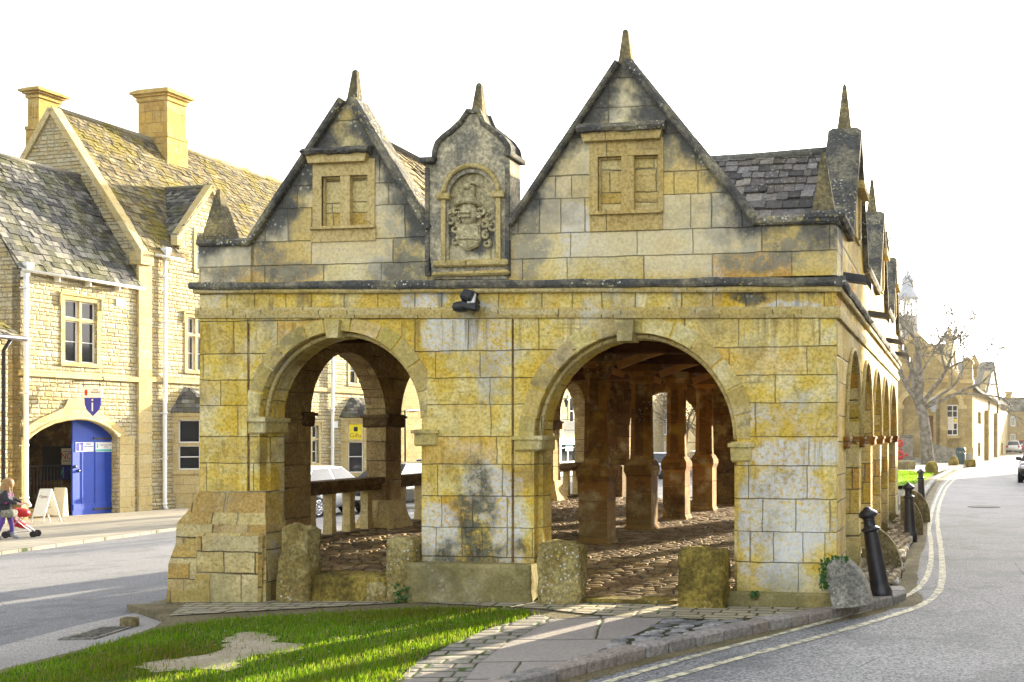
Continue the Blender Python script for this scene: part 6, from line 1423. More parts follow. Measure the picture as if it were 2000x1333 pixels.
# far houses closing the lane
def farhouse(nm, label, x0_, x1_, ye, yr, yb, Yd, mat='rstone', wins=(), roofm='tile_dark', chim=None, deep=9):
    p0, p1 = onY(x0_, ye, Yd), onY(x1_, ye, Yd); g = zg(p0.x, Yd)-.6; ze_ = p0.z; zr_ = onY(x0_, yr, Yd+deep/2).z
    h = thing(nm, label, 'house', ((p0.x+p1.x)/2, Yd, g)); O = V((0, Yd, 0)); N = V((0, -1, 0)); hs_ = []
    for (a, c, d, e) in wins: q, r = onY(a, d, Yd), onY(c, e, Yd); hs_.append([(q.x, r.z), (r.x, r.z), (r.x, q.z), (q.x, q.z)])
    b = MB(); b.prism([(p0.x, g), (p1.x, g), (p1.x, ze_), (p0.x, ze_)], hs_, O, X_, Z_, N, -.4, 0); b.prism([(0, g), (deep, g), (deep, ze_), (deep/2, zr_), (0, ze_)], None, V((p0.x, Yd, 0)), Y_, Z_, X_, -.0, .3); b.prism([(0, g), (deep, g), (deep, ze_), (deep/2, zr_), (0, ze_)], None, V((p1.x, Yd, 0)), Y_, Z_, X_, -.3, 0); b.build('wall', M[mat], h)
    b = MB(); d = V((0, deep/2, zr_-ze_)); l = d.length; d.normalize(); tiles(b, V((p0.x-.2, Yd-.2, ze_-.1)), X_, d, p1.x-p0.x+.4, l, cols=TCD, e0=.45, e1=.35, w=.45, th=.05); b.quad(V((p0.x-.2, Yd, ze_)), V((p1.x+.2, Yd, ze_)), V((p1.x+.2, Yd+deep/2, zr_)), V((p0.x-.2, Yd+deep/2, zr_)), col=(.18, .18, .16)); b.quad(V((p1.x, Yd+deep, ze_)), V((p0.x, Yd+deep, ze_)), V((p0.x, Yd+deep/2, zr_)), V((p1.x, Yd+deep/2, zr_)), col=(.18, .18, .16)); b.build('roof', M[roofm], h)
    for q in hs_:
        b = MB(); b.prism(q, [[(q[0][0]+.1, q[0][1]+.1), (q[1][0]-.1, q[1][1]+.1), (q[2][0]-.1, q[2][1]-.1), (q[3][0]+.1, q[3][1]-.1)]], O, X_, Z_, N, -.15, -.05); m_ = (q[0][0]+q[1][0])/2; b.fbox(O, X_, Z_, N, m_-.05, m_+.05, q[0][1], q[2][1], -.14, -.06); w = inherit(b.build('window', M['white'], h), h)
        b = MB(); b.prism(q, None, O, X_, Z_, N, -.2, -.15); b.build('pane', M['glass'], w)
    if chim:
        q = onY(chim[0], chim[2], Yd+deep/2); r = onY(chim[1], chim[2], Yd+deep/2); b = MB(); b.box(((q.x+r.x)/2, Yd+deep/2, (q.z+zr_)/2-.4), (r.x-q.x, 1.2, q.z-zr_+1)); b.box(((q.x+r.x)/2, Yd+deep/2, q.z), (r.x-q.x+.3, 1.5, .3)); b.build('chimney', M['chim'], h)
    return h
farhouse('stone_house', 'distant grey roofed house closing the lane at the right edge', 1958, 2090, 803, 776, 905, 150, wins=((1974, 1983, 814, 833), (1974, 1983, 848, 866), (2010, 2020, 814, 833)), chim=(1964, 1976, 767))
farhouse('stone_house', 'yellow house with bay windows seen between columns through the far arch', 1262, 1322, 792, 748, 900, 96, mat='ldress', wins=((1276, 1284, 800, 840), (1292, 1300, 862, 888), (1290, 1302, 800, 850)), chim=(1270, 1280, 738))
farhouse('stone_house', 'second stone house behind the brushy tree through the far arch', 1322, 1460, 800, 750, 900, 110, wins=((1340, 1350, 815, 840), (1400, 1410, 815, 840)))
# ---------------------------------------------------------------- bare trees
def tree(label, base, height, lean, seed, spread=.5, trunk_r=.3, depth=5, fork=.3, mat='bark', cat='tree', group=None, rmin=.008, limbs=None):
    random.seed(seed); root = thing('bare_tree', label, cat, base); tb = MB(); cb = MB()
    def grow(b, p, d, l, r, n, lev):
        path = [p]; rad = [r]; q = p; seg = 5 if lev < 2 else 4
        for i in range(seg):
            d = (d+V((rnd(-1, 1), rnd(-1, 1), rnd(-.5, .7)))*(.24 if lev else .07)).normalized(); q = q+d*l/seg; path.append(q); rad.append(max(rmin, r*(1-.42*(i+1)/seg)))
        b.tube(path, rad, 10 if lev == 0 else (6 if lev < 3 else 4))
        if n <= 0: return
        k = random.choice((3, 3, 4)) if lev else random.choice((3, 4))
        for j in range(k):
            a = rnd(0, 6.28); t_ = d.orthogonal().normalized(); t_ = Matrix.Rotation(a, 3, d) @ t_
            nd = (d*rnd(.55, 1.0)+t_*rnd(.45, 1.0)*spread*1.6+V((0, 0, .12))).normalized()
            i = seg if j == 0 else random.randint(2, seg)
            grow(cb if lev+1 >= 1 else b, path[i], nd, l*rnd(.55, .82), rad[i]*rnd(.6, .85), n-1, lev+1)
    path = [V(base)+V((0, 0, -.2)), V(base)+V((0, 0, .15)), V(base)+lean*.15+UP*height*.12, V(base)+lean*.55+UP*height*.26, V(base)+lean+UP*height*fork]
    tb.tube(path, [trunk_r*1.45, trunk_r*1.15, trunk_r, trunk_r*.88, trunk_r*.85], 12)
    for (dx, dz, l, rr) in (limbs or [(-.5, 1, .42, .6), (.35, 1, .45, .6), (.1, 1, .5, .65), (0.0, .9, .4, .5)]):
        d = (RT*dx+FW*rnd(-.4, .4)+UP*dz).normalized(); grow(cb, path[-1]-V((0, 0, trunk_r)), d, height*l*rnd(.9, 1.1)*.62, trunk_r*rr, depth, 1)
    tb.build('trunk', M[mat], root); cb.build('branches', M[mat if depth < 6 else mat], root); random.seed(seed+100); return root
tb_ = G(1812, 908); dpt = (tb_-CAM).dot(FW); ht = 300/FPX*dpt*1.15
tree('bare pale barked tree standing on the green before the town hall', tb_, ht, RT*-.5, 5, .5, .40, 4, .34, rmin=.033, limbs=[(-.6, .9, .46, .5), (.0, 1, .74, .7), (.3, .9, .56, .42), (1.0, .35, .66, .36), (-.25, 1, .62, .5), (.8, .75, .48, .32)])
p = onY(1385, 905, 62); p.z = zg(p.x, 62)
tree('twiggy bare tree seen between the columns through the far arch', p, 6.5, RT*.2, 21, .75, .14, 5, .12, mat='twig')
p = onY(1330, 905, 70); p.z = zg(p.x, 70)
tree('second bare tree behind the far arch in front of yellow house', p, 7.5, RT*.2, 33, .6, .14, 4, .2, mat='twig')
# ---------------------------------------------------------------- stones, memorial and bin on the green
def stonething(nm, label, cat, px0, px1, py0, py1, mat='guard2', fn=None, seed=1, dep=.9, amp=.1, bev=.35, yoff=0.0, group=None):
    c = G((px0+px1)/2, py1); k = (c-CAM).dot(FW)/FPX; w = (px1-px0)*k; h = (py1-py0)*k; b = MB()
    b.rock(c+FW*(w*dep*.5+yoff)+UP*(h/2-.03), (w, w*dep, h+.06), Matrix.Rotation(ANG, 3, 'Z'), amp, 1.6, 5, bev, seed, fn=fn); o = b.build(nm, M[mat]); tag(o, label, cat, group); return o
stonething('boulder', 'mossy boulder with flat top at the corner of the far green', 'boulder', 1809, 1834, 903, 925, fn=lambda p: V((p.x*(1-.22*(p.z+1)/2), p.y, p.z)), seed=3, bev=.6)
stonething('boulder', 'smaller upright boulder left of the litter bin', 'boulder', 1854, 1874, 893, 910, seed=5, bev=.6, fn=lambda p: V((p.x*(1-.25*(p.z+1)/2), p.y, p.z)))
stonething('stone_block', 'low pale stone block right of the litter bin', 'stone block', 1886, 1906, 898, 911, seed=6, bev=.1, amp=.05)
stonething('stone_block', 'squared stone block on the far green beside the hall end', 'stone block', 1752, 1788, 901, 918, seed=7, bev=.04, amp=.03, mat='fin')
mm = G(1770, 903); k = (mm-CAM).dot(FW)/FPX
mem = thing('memorial_stone', 'pale memorial stone with dark cap and red poppy beside the far green', 'memorial', mm)
b = MB(); w = 24*k; h = 50*k; b.rbox(mm+UP*(h/2-.1), (w, w*.7, h), Matrix.Rotation(ANG, 3, 'Z'), .05); b.build('block', M['slab'], mem)
b = MB(); b.rbox(mm+UP*(h), (w*1.12, w*.8, h*.12), Matrix.Rotation(ANG, 3, 'Z'), .06); b.build('cap', M['cop'], mem)
b = MB(); q = mm-FW*(w*.36)+UP*(14*k); b.rock(q, (6*k, .05, 4*k), Matrix.Rotation(ANG, 3, 'Z'), .2, 2, 3, .9, 5); b.build('poppy', M['red'], mem)
for (py, r) in ((866, 8), (889, 10)):
    b = MB(); c = mm-RT*(14.5*k)-FW*(w*.5)+UP*((903-py)*k); P = [c+(RT*math.cos(a*.5236)+UP*math.sin(a*.5236))*r*k*.62 for a in range(13)]; b.tube(P, r*k*.36, 8, caps=False)
    if py == 866: b.tube([c+RT*.0-UP*r*k*.9, c-UP*(14*k)], .04, 5)
    tag(b.build('wreath', M['red']), 'upper red poppy wreath on a stick beside the memorial stone' if py == 866 else 'lower larger red poppy wreath beside the memorial stone', 'wreath')
bb = G(1876, 908); k = (bb-CAM).dot(FW)/FPX
lb = thing('litter_bin', 'dark green litter bin with hooded top near the town hall corner', 'litter bin', bb); b = MB(); b.lathe([(8.6*k, 0), (9.4*k, 2*k), (9.6*k, 20*k), (9.8*k, 23*k)], bb, 16); b.build('body', M['bin'], lb)
b = MB(); b.lathe([(9.9*k, 26*k), (10*k, 28*k), (9.4*k, 32*k), (6*k, 34*k)], bb, 16)
for a in range(4): b.tube([bb+V((9*k*math.cos(a*1.57+.4), 9*k*math.sin(a*1.57+.4), 22*k)), bb+V((9*k*math.cos(a*1.57+.4), 9*k*math.sin(a*1.57+.4), 27*k))], .05, 5)
b.build('hood', M['bin'], lb)
# ---------------------------------------------------------------- stones and street furniture round the hall
random.seed(77)
def gstone(label, px0, px1, py0, py1, y, seed, mat='guard', fn=None, amp=.15, bev=.14, dep=.30, nm='guard_stone', group='guard stones in the arch mouths', sink=.05):
    p0, p1 = onY(px0, py1, y), onY(px1, py0, y); b = MB(); w, h = p1.x-p0.x, p1.z-p0.z
    b.rock(((p0.x+p1.x)/2, y+dep/2-.04, (p0.z+p1.z)/2-sink/2), (w, dep, h+sink), None, amp, 1.7, 7, bev, seed, fn=fn)
    return tag(b.build(nm, M[mat]), label, 'guard stone', group)
gstone('tall leaning guard stone at the left jamb of the left arch', 546, 605, 1032, 1184, FY-.16, 1, fn=lambda p: V((p.x*(.82 if p.z > .3 else 1)+.1*p.z-.0, p.y, p.z)))
gstone('short whitewashed guard stone beside the middle pier in left arch', 757, 813, 1054, 1170, FY-.1, 2)
gstone('squat guard stone with white splash at left of the right arch', 1051, 1133, 1064, 1180, FY-.22, 3, bev=.18)
gstone('mossy yellow guard stone at right of the right arch', 1326, 1414, 1074, 1191, FY-.25, 4, 'guard2', bev=.2)
p0, p1 = onY(585, 1180, FY), onY(765, 1122, FY); b = MB(); b.rock(((p0.x+p1.x)/2, FY+.10, (p0.z+p1.z)/2-.04), (p1.x-p0.x+.02, .42, p1.z-p0.z+.06), None, .08, 2.4, 8, .10, 8); tag(b.build('threshold_stone', M['guard2']), 'long worn threshold stone across the mouth of left arch', 'threshold stone')
p0, p1 = onY(1118, 1182, FY+.1), onY(1332, 1152, FY+.1); b = MB(); b.rock(((p0.x+p1.x)/2, FY+.12, -.03), (p1.x-p0.x, .40, .15), None, .05, 2.4, 8, .08, 18); tag(b.build('threshold_stone', M['guard2']), 'low flat threshold stone between the guard stones of right arch', 'threshold stone')
p = onY(735, 1160, FY-.1); b = MB(); b.rock((p.x, FY-.02, p.z-.02), (.24, .2, .3), None, .15, 2, 5, .5, 12); tag(b.build('rubble_stone', M['guard']), 'small rounded stone at right end of left threshold', 'stone')
# leaning slab at the east corner
ys = 11.38; sp = [onY(x, y, ys) for x, y in ((1627, 1190), (1614, 1140), (1613, 1110), (1618, 1098), (1636, 1093), (1652, 1097), (1668, 1108), (1684, 1128), (1694, 1150), (1702, 1182), (1664, 1188))]
b = MB(); b.prism([(q.x, q.z) for q in sp], None, V((0, ys, 0)), X_, Z_, NF, -.34, 0)
me = b; sl = b.build('leaning_slab', M['slab']); tag(sl, 'grey leaning stone slab propped against the right corner of the hall', 'stone slab')
md = sl.modifiers.new('round', 'BEVEL'); md.width = .03; md.segments = 2; md.limit_method = 'ANGLE'
# quarter round spur stones along the east side
fins = ((14.75, .44, .58, .02), (21.45, .42, .62, .16), (24.75, .45, .58, .2))
for i, (y, w, h, o) in enumerate(fins):
    pr = [(0, -.1)]+[(w*math.sin(a*math.pi/2/10), h*math.cos(a*math.pi/2/10)-.0) for a in range(11)]+[(w, -.1)]
    b = MB(); b.prism(pr, None, V((XR+.06+o, y, 0)), X_, Z_, NF, -.17, 0); f = b.build('spur_stone', M['fin'])
    tag(f, ('quarter round spur stone behind the leaning bollard', 'sunlit quarter round spur stone behind the middle bollard', 'farthest quarter round spur stone at the far end of the hall')[i], 'spur stone', 'spur stones along the hall side')
# iron bollards
def bollard(label, base, top, h):
    bl_ = thing('bollard', label, 'bollard', base, 'black iron bollards along the lane'); d = (top-base).normalized(); x = Y_.cross(d).normalized(); y = d.cross(x); m = Matrix((x, y, d)).transposed(); s_ = h
    b = MB(); b.lathe([(.125, -.06), (.125, .06), (.118, .10), (.104, .13), (.102, .15), (.078, s_*.72), (.078, s_*.735)], base, 20, m); b.build('post', M['iron'], bl_)
    b = MB(); z = s_*.735; b.lathe([(.078, z), (.098, z+.012), (.102, z+.025), (.095, z+.04), (.07, z+.05), (.066, z+.075), (.062, z+.13), (.07, z+.15)], base, 20, m); b.build('collar', M['iron'], bl_)
    b = MB(); z = s_*.735+.15; b.lathe([(.07, z), (.10, z+.015), (.106, z+.035), (.098, z+.055), (.07, z+.08), (.045, z+.092), (.04, z+.10), (.025, z+.115)], base, 20, m); b.build('cap', M['iron'], bl_)
    b = MB(); b.rock(base+m @ V((.0, -.066, s_*.735+.09)), (.02, .012, .05), None, .1, 2, 2, .6, 3); b.build('screw', M['lead'], bl_)
q = G(1722, 1168); top = onY(1693, 992, q.y); bollard('nearest black iron bollard, leaning left over the kerb', q, top, (top-q).length)
q = G(1778, 1051); top = onY(1774, 946, q.y); bollard('middle upright black iron bollard', q, top, (top-q).length)
q = G(1800, 987); top = onY(1798, 918, q.y); bollard('farthest slender brown black bollard by the far green', q, top, (top-q).length)
# floodlight under the cornice
fl_ = thing('floodlight', 'small black floodlight under the cornice between the two arches', 'floodlight', onY(912, 590, FY-.15))
b = MB(); c = onY(918, 585, FY-.16); b.rbox(c, (.14, .22, .12), Matrix.Rotation(-.5, 3, 'X') @ Matrix.Rotation(.35, 3, 'Y'), .02); b.rbox(onY(925, 575, FY-.05), (.06, .16, .05), None, .01); b.build('housing', M['black'], fl_)
b = MB(); b.rbox(onY(921, 583, FY-.22), (.085, .03, .11), Matrix.Rotation(-.25, 3, 'X'), .008); b.build('lens', M['lamp'], fl_)
b = MB(); b.rock(onY(900, 600, FY-.16), (.15, .13, .10), None, .05, 2, 4, .8, 2); b.rbox(onY(918, 598, FY-.18), (.2, .1, .09), Matrix.Rotation(.25, 3, 'Y'), .02); b.build('sensor', M['black'], fl_)
# drain grate and manhole
ga, gb_, gc, gd = [G(x, y, RD) for x, y in ((122, 1252), (198, 1229), (226, 1243), (150, 1261))]
gr = thing('drain_grate', 'rusty iron drain grate in the gutter of the west street', 'drain', (ga+gc)/2); U = (gb_-ga); l = U.length; U.normalize(); D = (gd-ga); D = (D-U*D.dot(U)); wd = D.length; D.normalize(); N = U.cross(-D); O = ga+UP*.024
if N.z < 0: N = -N
b = MB(); b.fbox(O, U, D, N, -.03, l+.03, -.03, .02, -.02, -.002); b.fbox(O, U, D, N, -.03, l+.03, wd-.02, wd+.03, -.02, -.002); b.fbox(O, U, D, N, -.03, .03, .02, wd-.02, -.02, -.002); b.fbox(O, U, D, N, l-.03, l+.03, .02, wd-.02, -.02, -.002); b.build('frame', M['slab'], gr)
b = MB(); n = 10
for i in range(n): a = .03+(l-.06)*i/n; b.fbox(O, U, D, N, a, a+(l-.06)/n*.30, .02, wd-.02, -.0055, -.003)
b.build('bars', M['slab'], gr); b = MB(); b.fbox(O, U, D, N, .0, l, .0, wd, -.016, -.006); b.build('pit', M['void'], gr)  # thin black sheet close under the bars, painted as the dark of the drain
mc = G(1922, 991, RD); b = MB(); b.lathe([(.42, -.01), (.42, .012), (.38, .016), (.36, .012)], mc+UP*.006, 24); tag(b.build('manhole_cover', M['rust']), 'round rusty manhole cover in the lane', 'manhole cover')
p = G(253, 1226, RD); b = MB(); b.rock(p+UP*.05, (.15, .12, .10), None, .2, 2, 4, .5, 7); tag(b.build('loose_stone', M['fin']), 'small dark loose stone at the road edge by the lawn', 'stone')
# weeds
def weed(label, c, w, h, n, nm='weed', seed=1, yflat=.1):
    random.seed(seed); b = MB()
    for _ in range(n):
        p = V(c)+V((rnd(-w, w)*.5, rnd(-yflat, yflat), rnd(0, h))); r = rnd(.010, .022); nn = V((rnd(-1, 1), rnd(-1.2, .2), rnd(-.2, 1))).normalized(); u = nn.orthogonal().normalized(); v = nn.cross(u)
        b.add([p-u*r, p+v*r*.7, p+u*r, p-v*r*.9+nn*.004], [(0, 1, 2, 3)])
    for _ in range(6): p = V(c)+V((rnd(-w, w)*.4, rnd(-.04, .04), 0)); b.tube([p-UP*.03, p+V((rnd(-.05, .05), 0, h*.6))], .003, 4)
    return tag(b.build(nm, M['ivy']), label, 'weed')
c = onY(1611, 1150, 11.42); weed('ivy clinging between the leaning slab and the wall', c, .09, .30, 220, 'ivy', 3); c = onY(1640, 1098, 11.45); weed('ivy tuft over the top of the leaning slab', c, .18, .05, 80, 'ivy', 4)
c = onY(790, 1178, FY-.14); weed('small green weed at the foot of the short guard stone', c, .16, .20, 180, seed=5); c = onY(1474, 1166, FY-.08); weed('tiny weed sprouting from the plinth joint', c, .06, .05, 50, seed=6, yflat=.03)
# ---------------------------------------------------------------- cars
def car(label, base, heading, paint, est=False, L=4.3, w=1.76, h=1.45, plate=False):
    """heading: unit vector the nose points along"""
    root = thing('parked_car', label, 'car', (0, 0, 0)); hw = w/2
    st = [(-L/2, .42, .62, .70, .72), (-L/2+.12, .34, .80, .85, .80), (-L/2+.5, .30, .90, .93, .86), (-.9, .28, .92, .95, .88), (.4, .28, .92, .94, .88), (1.05, .28, .91, .90, .88), (L/2-.55, .28, .84, .86, .86), (L/2-.15, .32, .70, .74, .80), (L/2, .42, .56, .60, .70)]
    rows = []
    for (x, zb, zs, zt, k) in st:
        W2 = hw*k/.88*1.0; W2 = min(W2, hw)
        half = [(W2*.9, zb), (W2*.99, zb+.1), (W2, (zb+zs)/2), (W2*.975, zs-.06), (W2*.9, zs), (W2*.45, zt), (0, zt+.012)]
        rows.append([V((x, y, z)) for y, z in half]+[V((x, -y, z)) for y, z in half[-2::-1]])
    n = len(rows[0]); b = MB()
    b.add([p for r in rows for p in r], [(i*n+j, (i+1)*n+j, (i+1)*n+j+1, i*n+j+1) for i in range(len(rows)-1) for j in range(n-1)]+[tuple(range(n)), tuple((len(rows)-1)*n+j for j in range(n-1, -1, -1))]+[((i+1)*n, i*n, i*n+n-1, (i+1)*n+n-1) for i in range(len(rows)-1)], True)
    xr0, xr1 = (-L/2+.18, -L/2+.55) if est else (-L/2+.35, -1.05); xf0, xf1 = 1.15, .35
    bz_, tz = .90, h
    lo = [V((xr0, -hw*.90, bz_)), V((xf0, -hw*.90, bz_)), V((xf0, hw*.90, bz_)), V((xr0, hw*.90, bz_))]; hi = [V((xr1, -hw*.68, tz-.05)), V((xf1, -hw*.68, tz-.04)), V((xf1, hw*.68, tz-.04)), V((xr1, hw*.68, tz-.05))]
    mid = [V((xr1+.2, 0, tz)), V((xf1-.2, 0, tz))]
    b.add(lo+hi, [(0, 1, 5, 4), (1, 2, 6, 5), (2, 3, 7, 6), (3, 0, 4, 7)]); r2 = [p*1 for p in hi]; c0 = sum(hi, V())/4; r3 = [V((c0.x+(p.x-c0.x)*.75, p.y*.7, tz)) for p in hi]
    b.add(hi+r3, [(0, 1, 5, 4), (1, 2, 6, 5), (2, 3, 7, 6), (3, 0, 4, 7), (4, 5, 6, 7)], True); b.build('body', M[paint], root)
    def win(a, c, d, e, nm, ins=.08):
        m_ = (a+c+d+e)/4; nn = (c-a).cross(e-a).normalized(); nn = nn if nn.dot(m_-V((0, 0, 1.0))) > 0 else -nn
        q = [p.lerp(m_, ins)+nn*.008 for p in (a, c, d, e)]; g = MB(); g.add(q+[p-nn*.02 for p in q], [(0, 1, 2, 3), (0, 4, 5, 1), (1, 5, 6, 2), (2, 6, 7, 3), (3, 7, 4, 0), (7, 6, 5, 4)]); g.build(nm, M['glass'], root)
    win(lo[1], lo[2], hi[2], hi[1], 'windscreen', .07); win(lo[3], lo[0], hi[0], hi[3], 'rear_window', .10)
    for (a, c, d, e) in ((lo[0], lo[1], hi[1], hi[0]), (lo[2], lo[3], hi[3], hi[2])):
        f = .54; m0, m1 = a.lerp(c, f), e.lerp(d, f); win(a, m0, m1, e, 'side_window', .09); win(m0, c, d, m1, 'side_window', .09)
    for x in (-L/2+.82, L/2-.85):
        for s_ in (-1, 1):
            m_ = Matrix.Rotation(math.pi/2*-s_, 3, 'X'); wr = .32; c = V((x, s_*(hw-.17), wr))
            b = MB(); b.lathe([(wr*.62, .0), (wr*.98, .0), (wr, .04), (wr, .16), (wr*.95, .19), (wr*.70, .195), (wr*.66, .17)], c, 22, m_); wh = inherit(b.build('wheel', M['tyre'], root), root)
            b = MB(); b.lathe([(wr*.7, .185), (wr*.68, .2), (wr*.62, .2), (wr*.6, .18)], c, 22, m_)
            for k in range(10): a = k*.6283; b.tube([c+m_ @ V((.03*math.cos(a), .03*math.sin(a), .19)), c+m_ @ V((wr*.64*math.cos(a), wr*.64*math.sin(a), .19))], .016, 4)
            b.lathe([(.05, .18), (.05, .205), (.02, .21)], c, 10, m_); b.build('rim', M['chrome'], wh)
            b = MB(); b.lathe([(wr*1.16, .155), (wr*1.16, .178), (.05, .178)], c, 22, m_); b.build('wheel_arch', M['black'], root)
    for s_ in (-1, 1):
        b = MB(); b.rock((L/2-.16, s_*hw*.66, .66), (.26, .36, .15), None, .03, 2, 3, .5, 3); b.build('headlight', M['lamp'], root)
        b = MB(); b.rock((-L/2+.08, s_*hw*.76, .76), (.16, .24, .22), None, .03, 2, 3, .5, 3); b.build('tail_light', M['taillamp'], root)
        b = MB(); b.rock((.82, s_*(hw*.9+.11), .98), (.12, .22, .15), None, .03, 2, 3, .6, 4); b.build('mirror', M[paint], root)
        b = MB()
        for x in (-.95, .02, 1.0): b.box((x, s_*(hw*.995), .62), (.012, .012, .5))
        for x in (-.75, .22): b.box((x, s_*(hw*.99+.012), .82), (.16, .02, .03))
        b.build('door_seam', M['black'], root)
    b = MB(); b.rbox((L/2-.01, 0, .42), (.10, w*.62, .16), None, .02); b.rbox((L/2-.05, 0, .62), (.12, w*.36, .10), None, .02); b.build('grille', M['black'], root)
    b = MB(); b.box((-L/2+.01, 0, .58), (.05, .52, .11)); b.box((L/2+.04, 0, .48), (.02, .52, .11)); b.build('number_plate', M['white' if plate else 'cream'], root)
    root.location = base; root.rotation_euler = (0, 0, math.atan2(heading.y, heading.x)); LOC[root.name] = V(base); return root
def at(px, py, dz=RD): return G(px, py, dz)
car('white hatchback parked across the street seen through the left arch', LP(L(655, 900)[0], -5.6, 0)*0+at(612, 1008)+LU*.2, LU, 'cw', L=4.0, h=1.5)
car('black estate car with alloy wheels parked ahead of the white hatchback', at(730, 1000)+LU*1.2, -LU, 'ck', est=True, L=4.5, h=1.5)
q = at(612, 1008)
car('silver car with large windscreen seen between west pier and middle pier', at(806, 982)+LU*1.6, -LU, 'cs', est=True, L=4.4, h=1.6)
car('silver blue car seen between second and third column', at(1294, 936, -.1), V((-.3, -1, 0)).normalized(), 'cs', L=4.2)
car('dark grey car seen between third and fourth column', at(1372, 926, -.1), V((.5, -1, 0)).normalized(), 'cg', L=4.2)
e = at(2034, 941)
car('black car cut off by the right edge of the lane', e, -V((TU2.x, TU2.y, 0)), 'ck', L=4.5)
for (px, py, pn, lab) in ((1980, 885, 'cw', 'pale car farthest down the lane beside the stone range'), (1998, 883, 'cr', 'red car parked at the end of the lane')):
    car(lab, at(px, py), V((TU2.x, TU2.y, 0)) if pn != 'cr' else V((1, .4, 0)).normalized(), pn)
# ---------------------------------------------------------------- woman with a pushchair
def skin(verts, edges, radii, sub=2, root=0):
    me = bpy.data.meshes.new('s'); me.from_pydata(verts, edges, []); o = bpy.data.objects.new('s', me); COL.objects.link(o)
    o.modifiers.new('k', 'SKIN'); m2 = o.modifiers.new('u', 'SUBSURF'); m2.levels = sub; m2.render_levels = sub
    for i, r in enumerate(radii): me.skin_vertices[0].data[i].radius = (r, r) if not hasattr(r, '__len__') else r
    me.skin_vertices[0].data[root].use_root = True; bpy.context.view_layer.update()
    ev = bpy.data.meshes.new_from_object(o.evaluated_get(bpy.context.evaluated_depsgraph_get())); P = [v.co.copy() for v in ev.vertices]; F = [list(p.vertices) for p in ev.polygons]
    bpy.data.objects.remove(o); return P, F
per = thing('person', 'long haired person in dark hooded coat and purple leggings pushing a pushchair', 'person', (0, 0, 0))
VV = [(0, 0, .92), (.02, 0, 1.12), (.05, 0, 1.30), (.07, 0, 1.42), (.09, 0, 1.50), (.12, 0, 1.58), (.11, 0, 1.66)]; EE = [(0, 1), (1, 2), (2, 3), (3, 4), (4, 5), (5, 6)]; RR = [.12, .10, .12, .05, .075, .095, .06]
for s_ in (-1, 1):
    k = len(VV); VV += [(.05, s_*.15, 1.36), (.12, s_*.22, 1.13), (.40, s_*.19, 1.02), (.47, s_*.18, 1.0)]; EE += [(2, k), (k, k+1), (k+1, k+2), (k+2, k+3)]; RR += [.06, .045, .032, .034]
    for f in range(5):
        j = len(VV); a = -.035+.0175*f; VV += [(.51, s_*.18+a, 1.0+.01*(f % 2)), (.545-.004*abs(f-2), s_*.18+a, .985), (.55-.006*abs(f-2), s_*.18+a, .955)]; EE += [(k+3, j), (j, j+1), (j+1, j+2)]; RR += [.010, .009, .008]
    k = len(VV); fx = .16 if s_ > 0 else -.14; VV += [(0, s_*.09, .86), (fx*.6+.03, s_*.095, .48), (fx-(.06 if s_ < 0 else 0), s_*.095, .09), (fx+.12, s_*.10, .04)]; EE += [(0, k), (k, k+1), (k+1, k+2), (k+2, k+3)]; RR += [.088, .06, .04, .038]
P, F = skin(VV, EE, RR); b = MB(); b.add(P, F, True); b.build('body', M['skin'], per)
b = MB(); b.rock((.205, 0, 1.575), (.03, .03, .04), None, .0, 1, 2, .6, 1); b.build('nose', M['skin'], per)
b = MB()
for s_ in (-1, 1): b.rock((.19, s_*.035, 1.60), (.018, .026, .016), None, 0, 1, 2, .8, 1)
b.build('eye', M['white'], per)
b = MB(); b.rock((.195, 0, 1.535), (.015, .05, .014), None, 0, 1, 2, .8, 1); b.build('mouth', M['pink'], per)
b = MB(); b.rock((.07, 0, 1.60), (.26, .25, .26), None, .06, 2, 4, .85, 5); b.rock((-.0, 0, 1.43), (.20, .26, .36), None, .10, 2, 4, .6, 6)
for s_ in (-1, 1): b.rock((.10, s_*.10, 1.46), (.10, .08, .30), None, .1, 2, 4, .6, 7+s_)
b.build('hair', M['hair'], per)
cv = [(0, 0, .66), (0, 0, .86), (0, 0, 1.02), (.04, 0, 1.26), (.05, 0, 1.37)]; ce = [(0, 1), (1, 2), (2, 3), (3, 4)]; cr_ = [(.20, .24), .175, .155, .16, .10]
for s_ in (-1, 1): k = len(cv); cv += [(.05, s_*.16, 1.35), (.12, s_*.23, 1.13), (.37, s_*.195, 1.025)]; ce += [(3, k), (k, k+1), (k+1, k+2)]; cr_ += [.085, .068, .052]
P, F = skin(cv, ce, cr_, root=1); b = MB(); b.add(P, F, True); b.build('coat', M['coat'], per)
b = MB(); b.rock((-.08, 0, 1.36), (.22, .32, .16), None, .12, 2.5, 4, .7, 8); b.build('hood', M['camo'], per)
b = MB(); b.rock((.10, .0, .74), (.34, .46, .22), None, .06, 2.5, 4, .55, 9); b.build('skirt', M['camo'], per)
lv = []; le = []; lr = []
for s_ in (-1, 1): k = len(lv); fx = .16 if s_ > 0 else -.14; lv += [(0, s_*.09, .86), (fx*.6+.03, s_*.095, .48), (fx-(.06 if s_ < 0 else 0), s_*.095, .12)]; le += [(k, k+1), (k+1, k+2)]; lr += [.098, .07, .05]
for s_ in (0, 1): P, F = skin(lv[3*s_:3*s_+3], [(0, 1), (1, 2)], lr[3*s_:3*s_+3]); b = MB(); b.add(P, F, True); b.build('leggings', M['purple'], per)
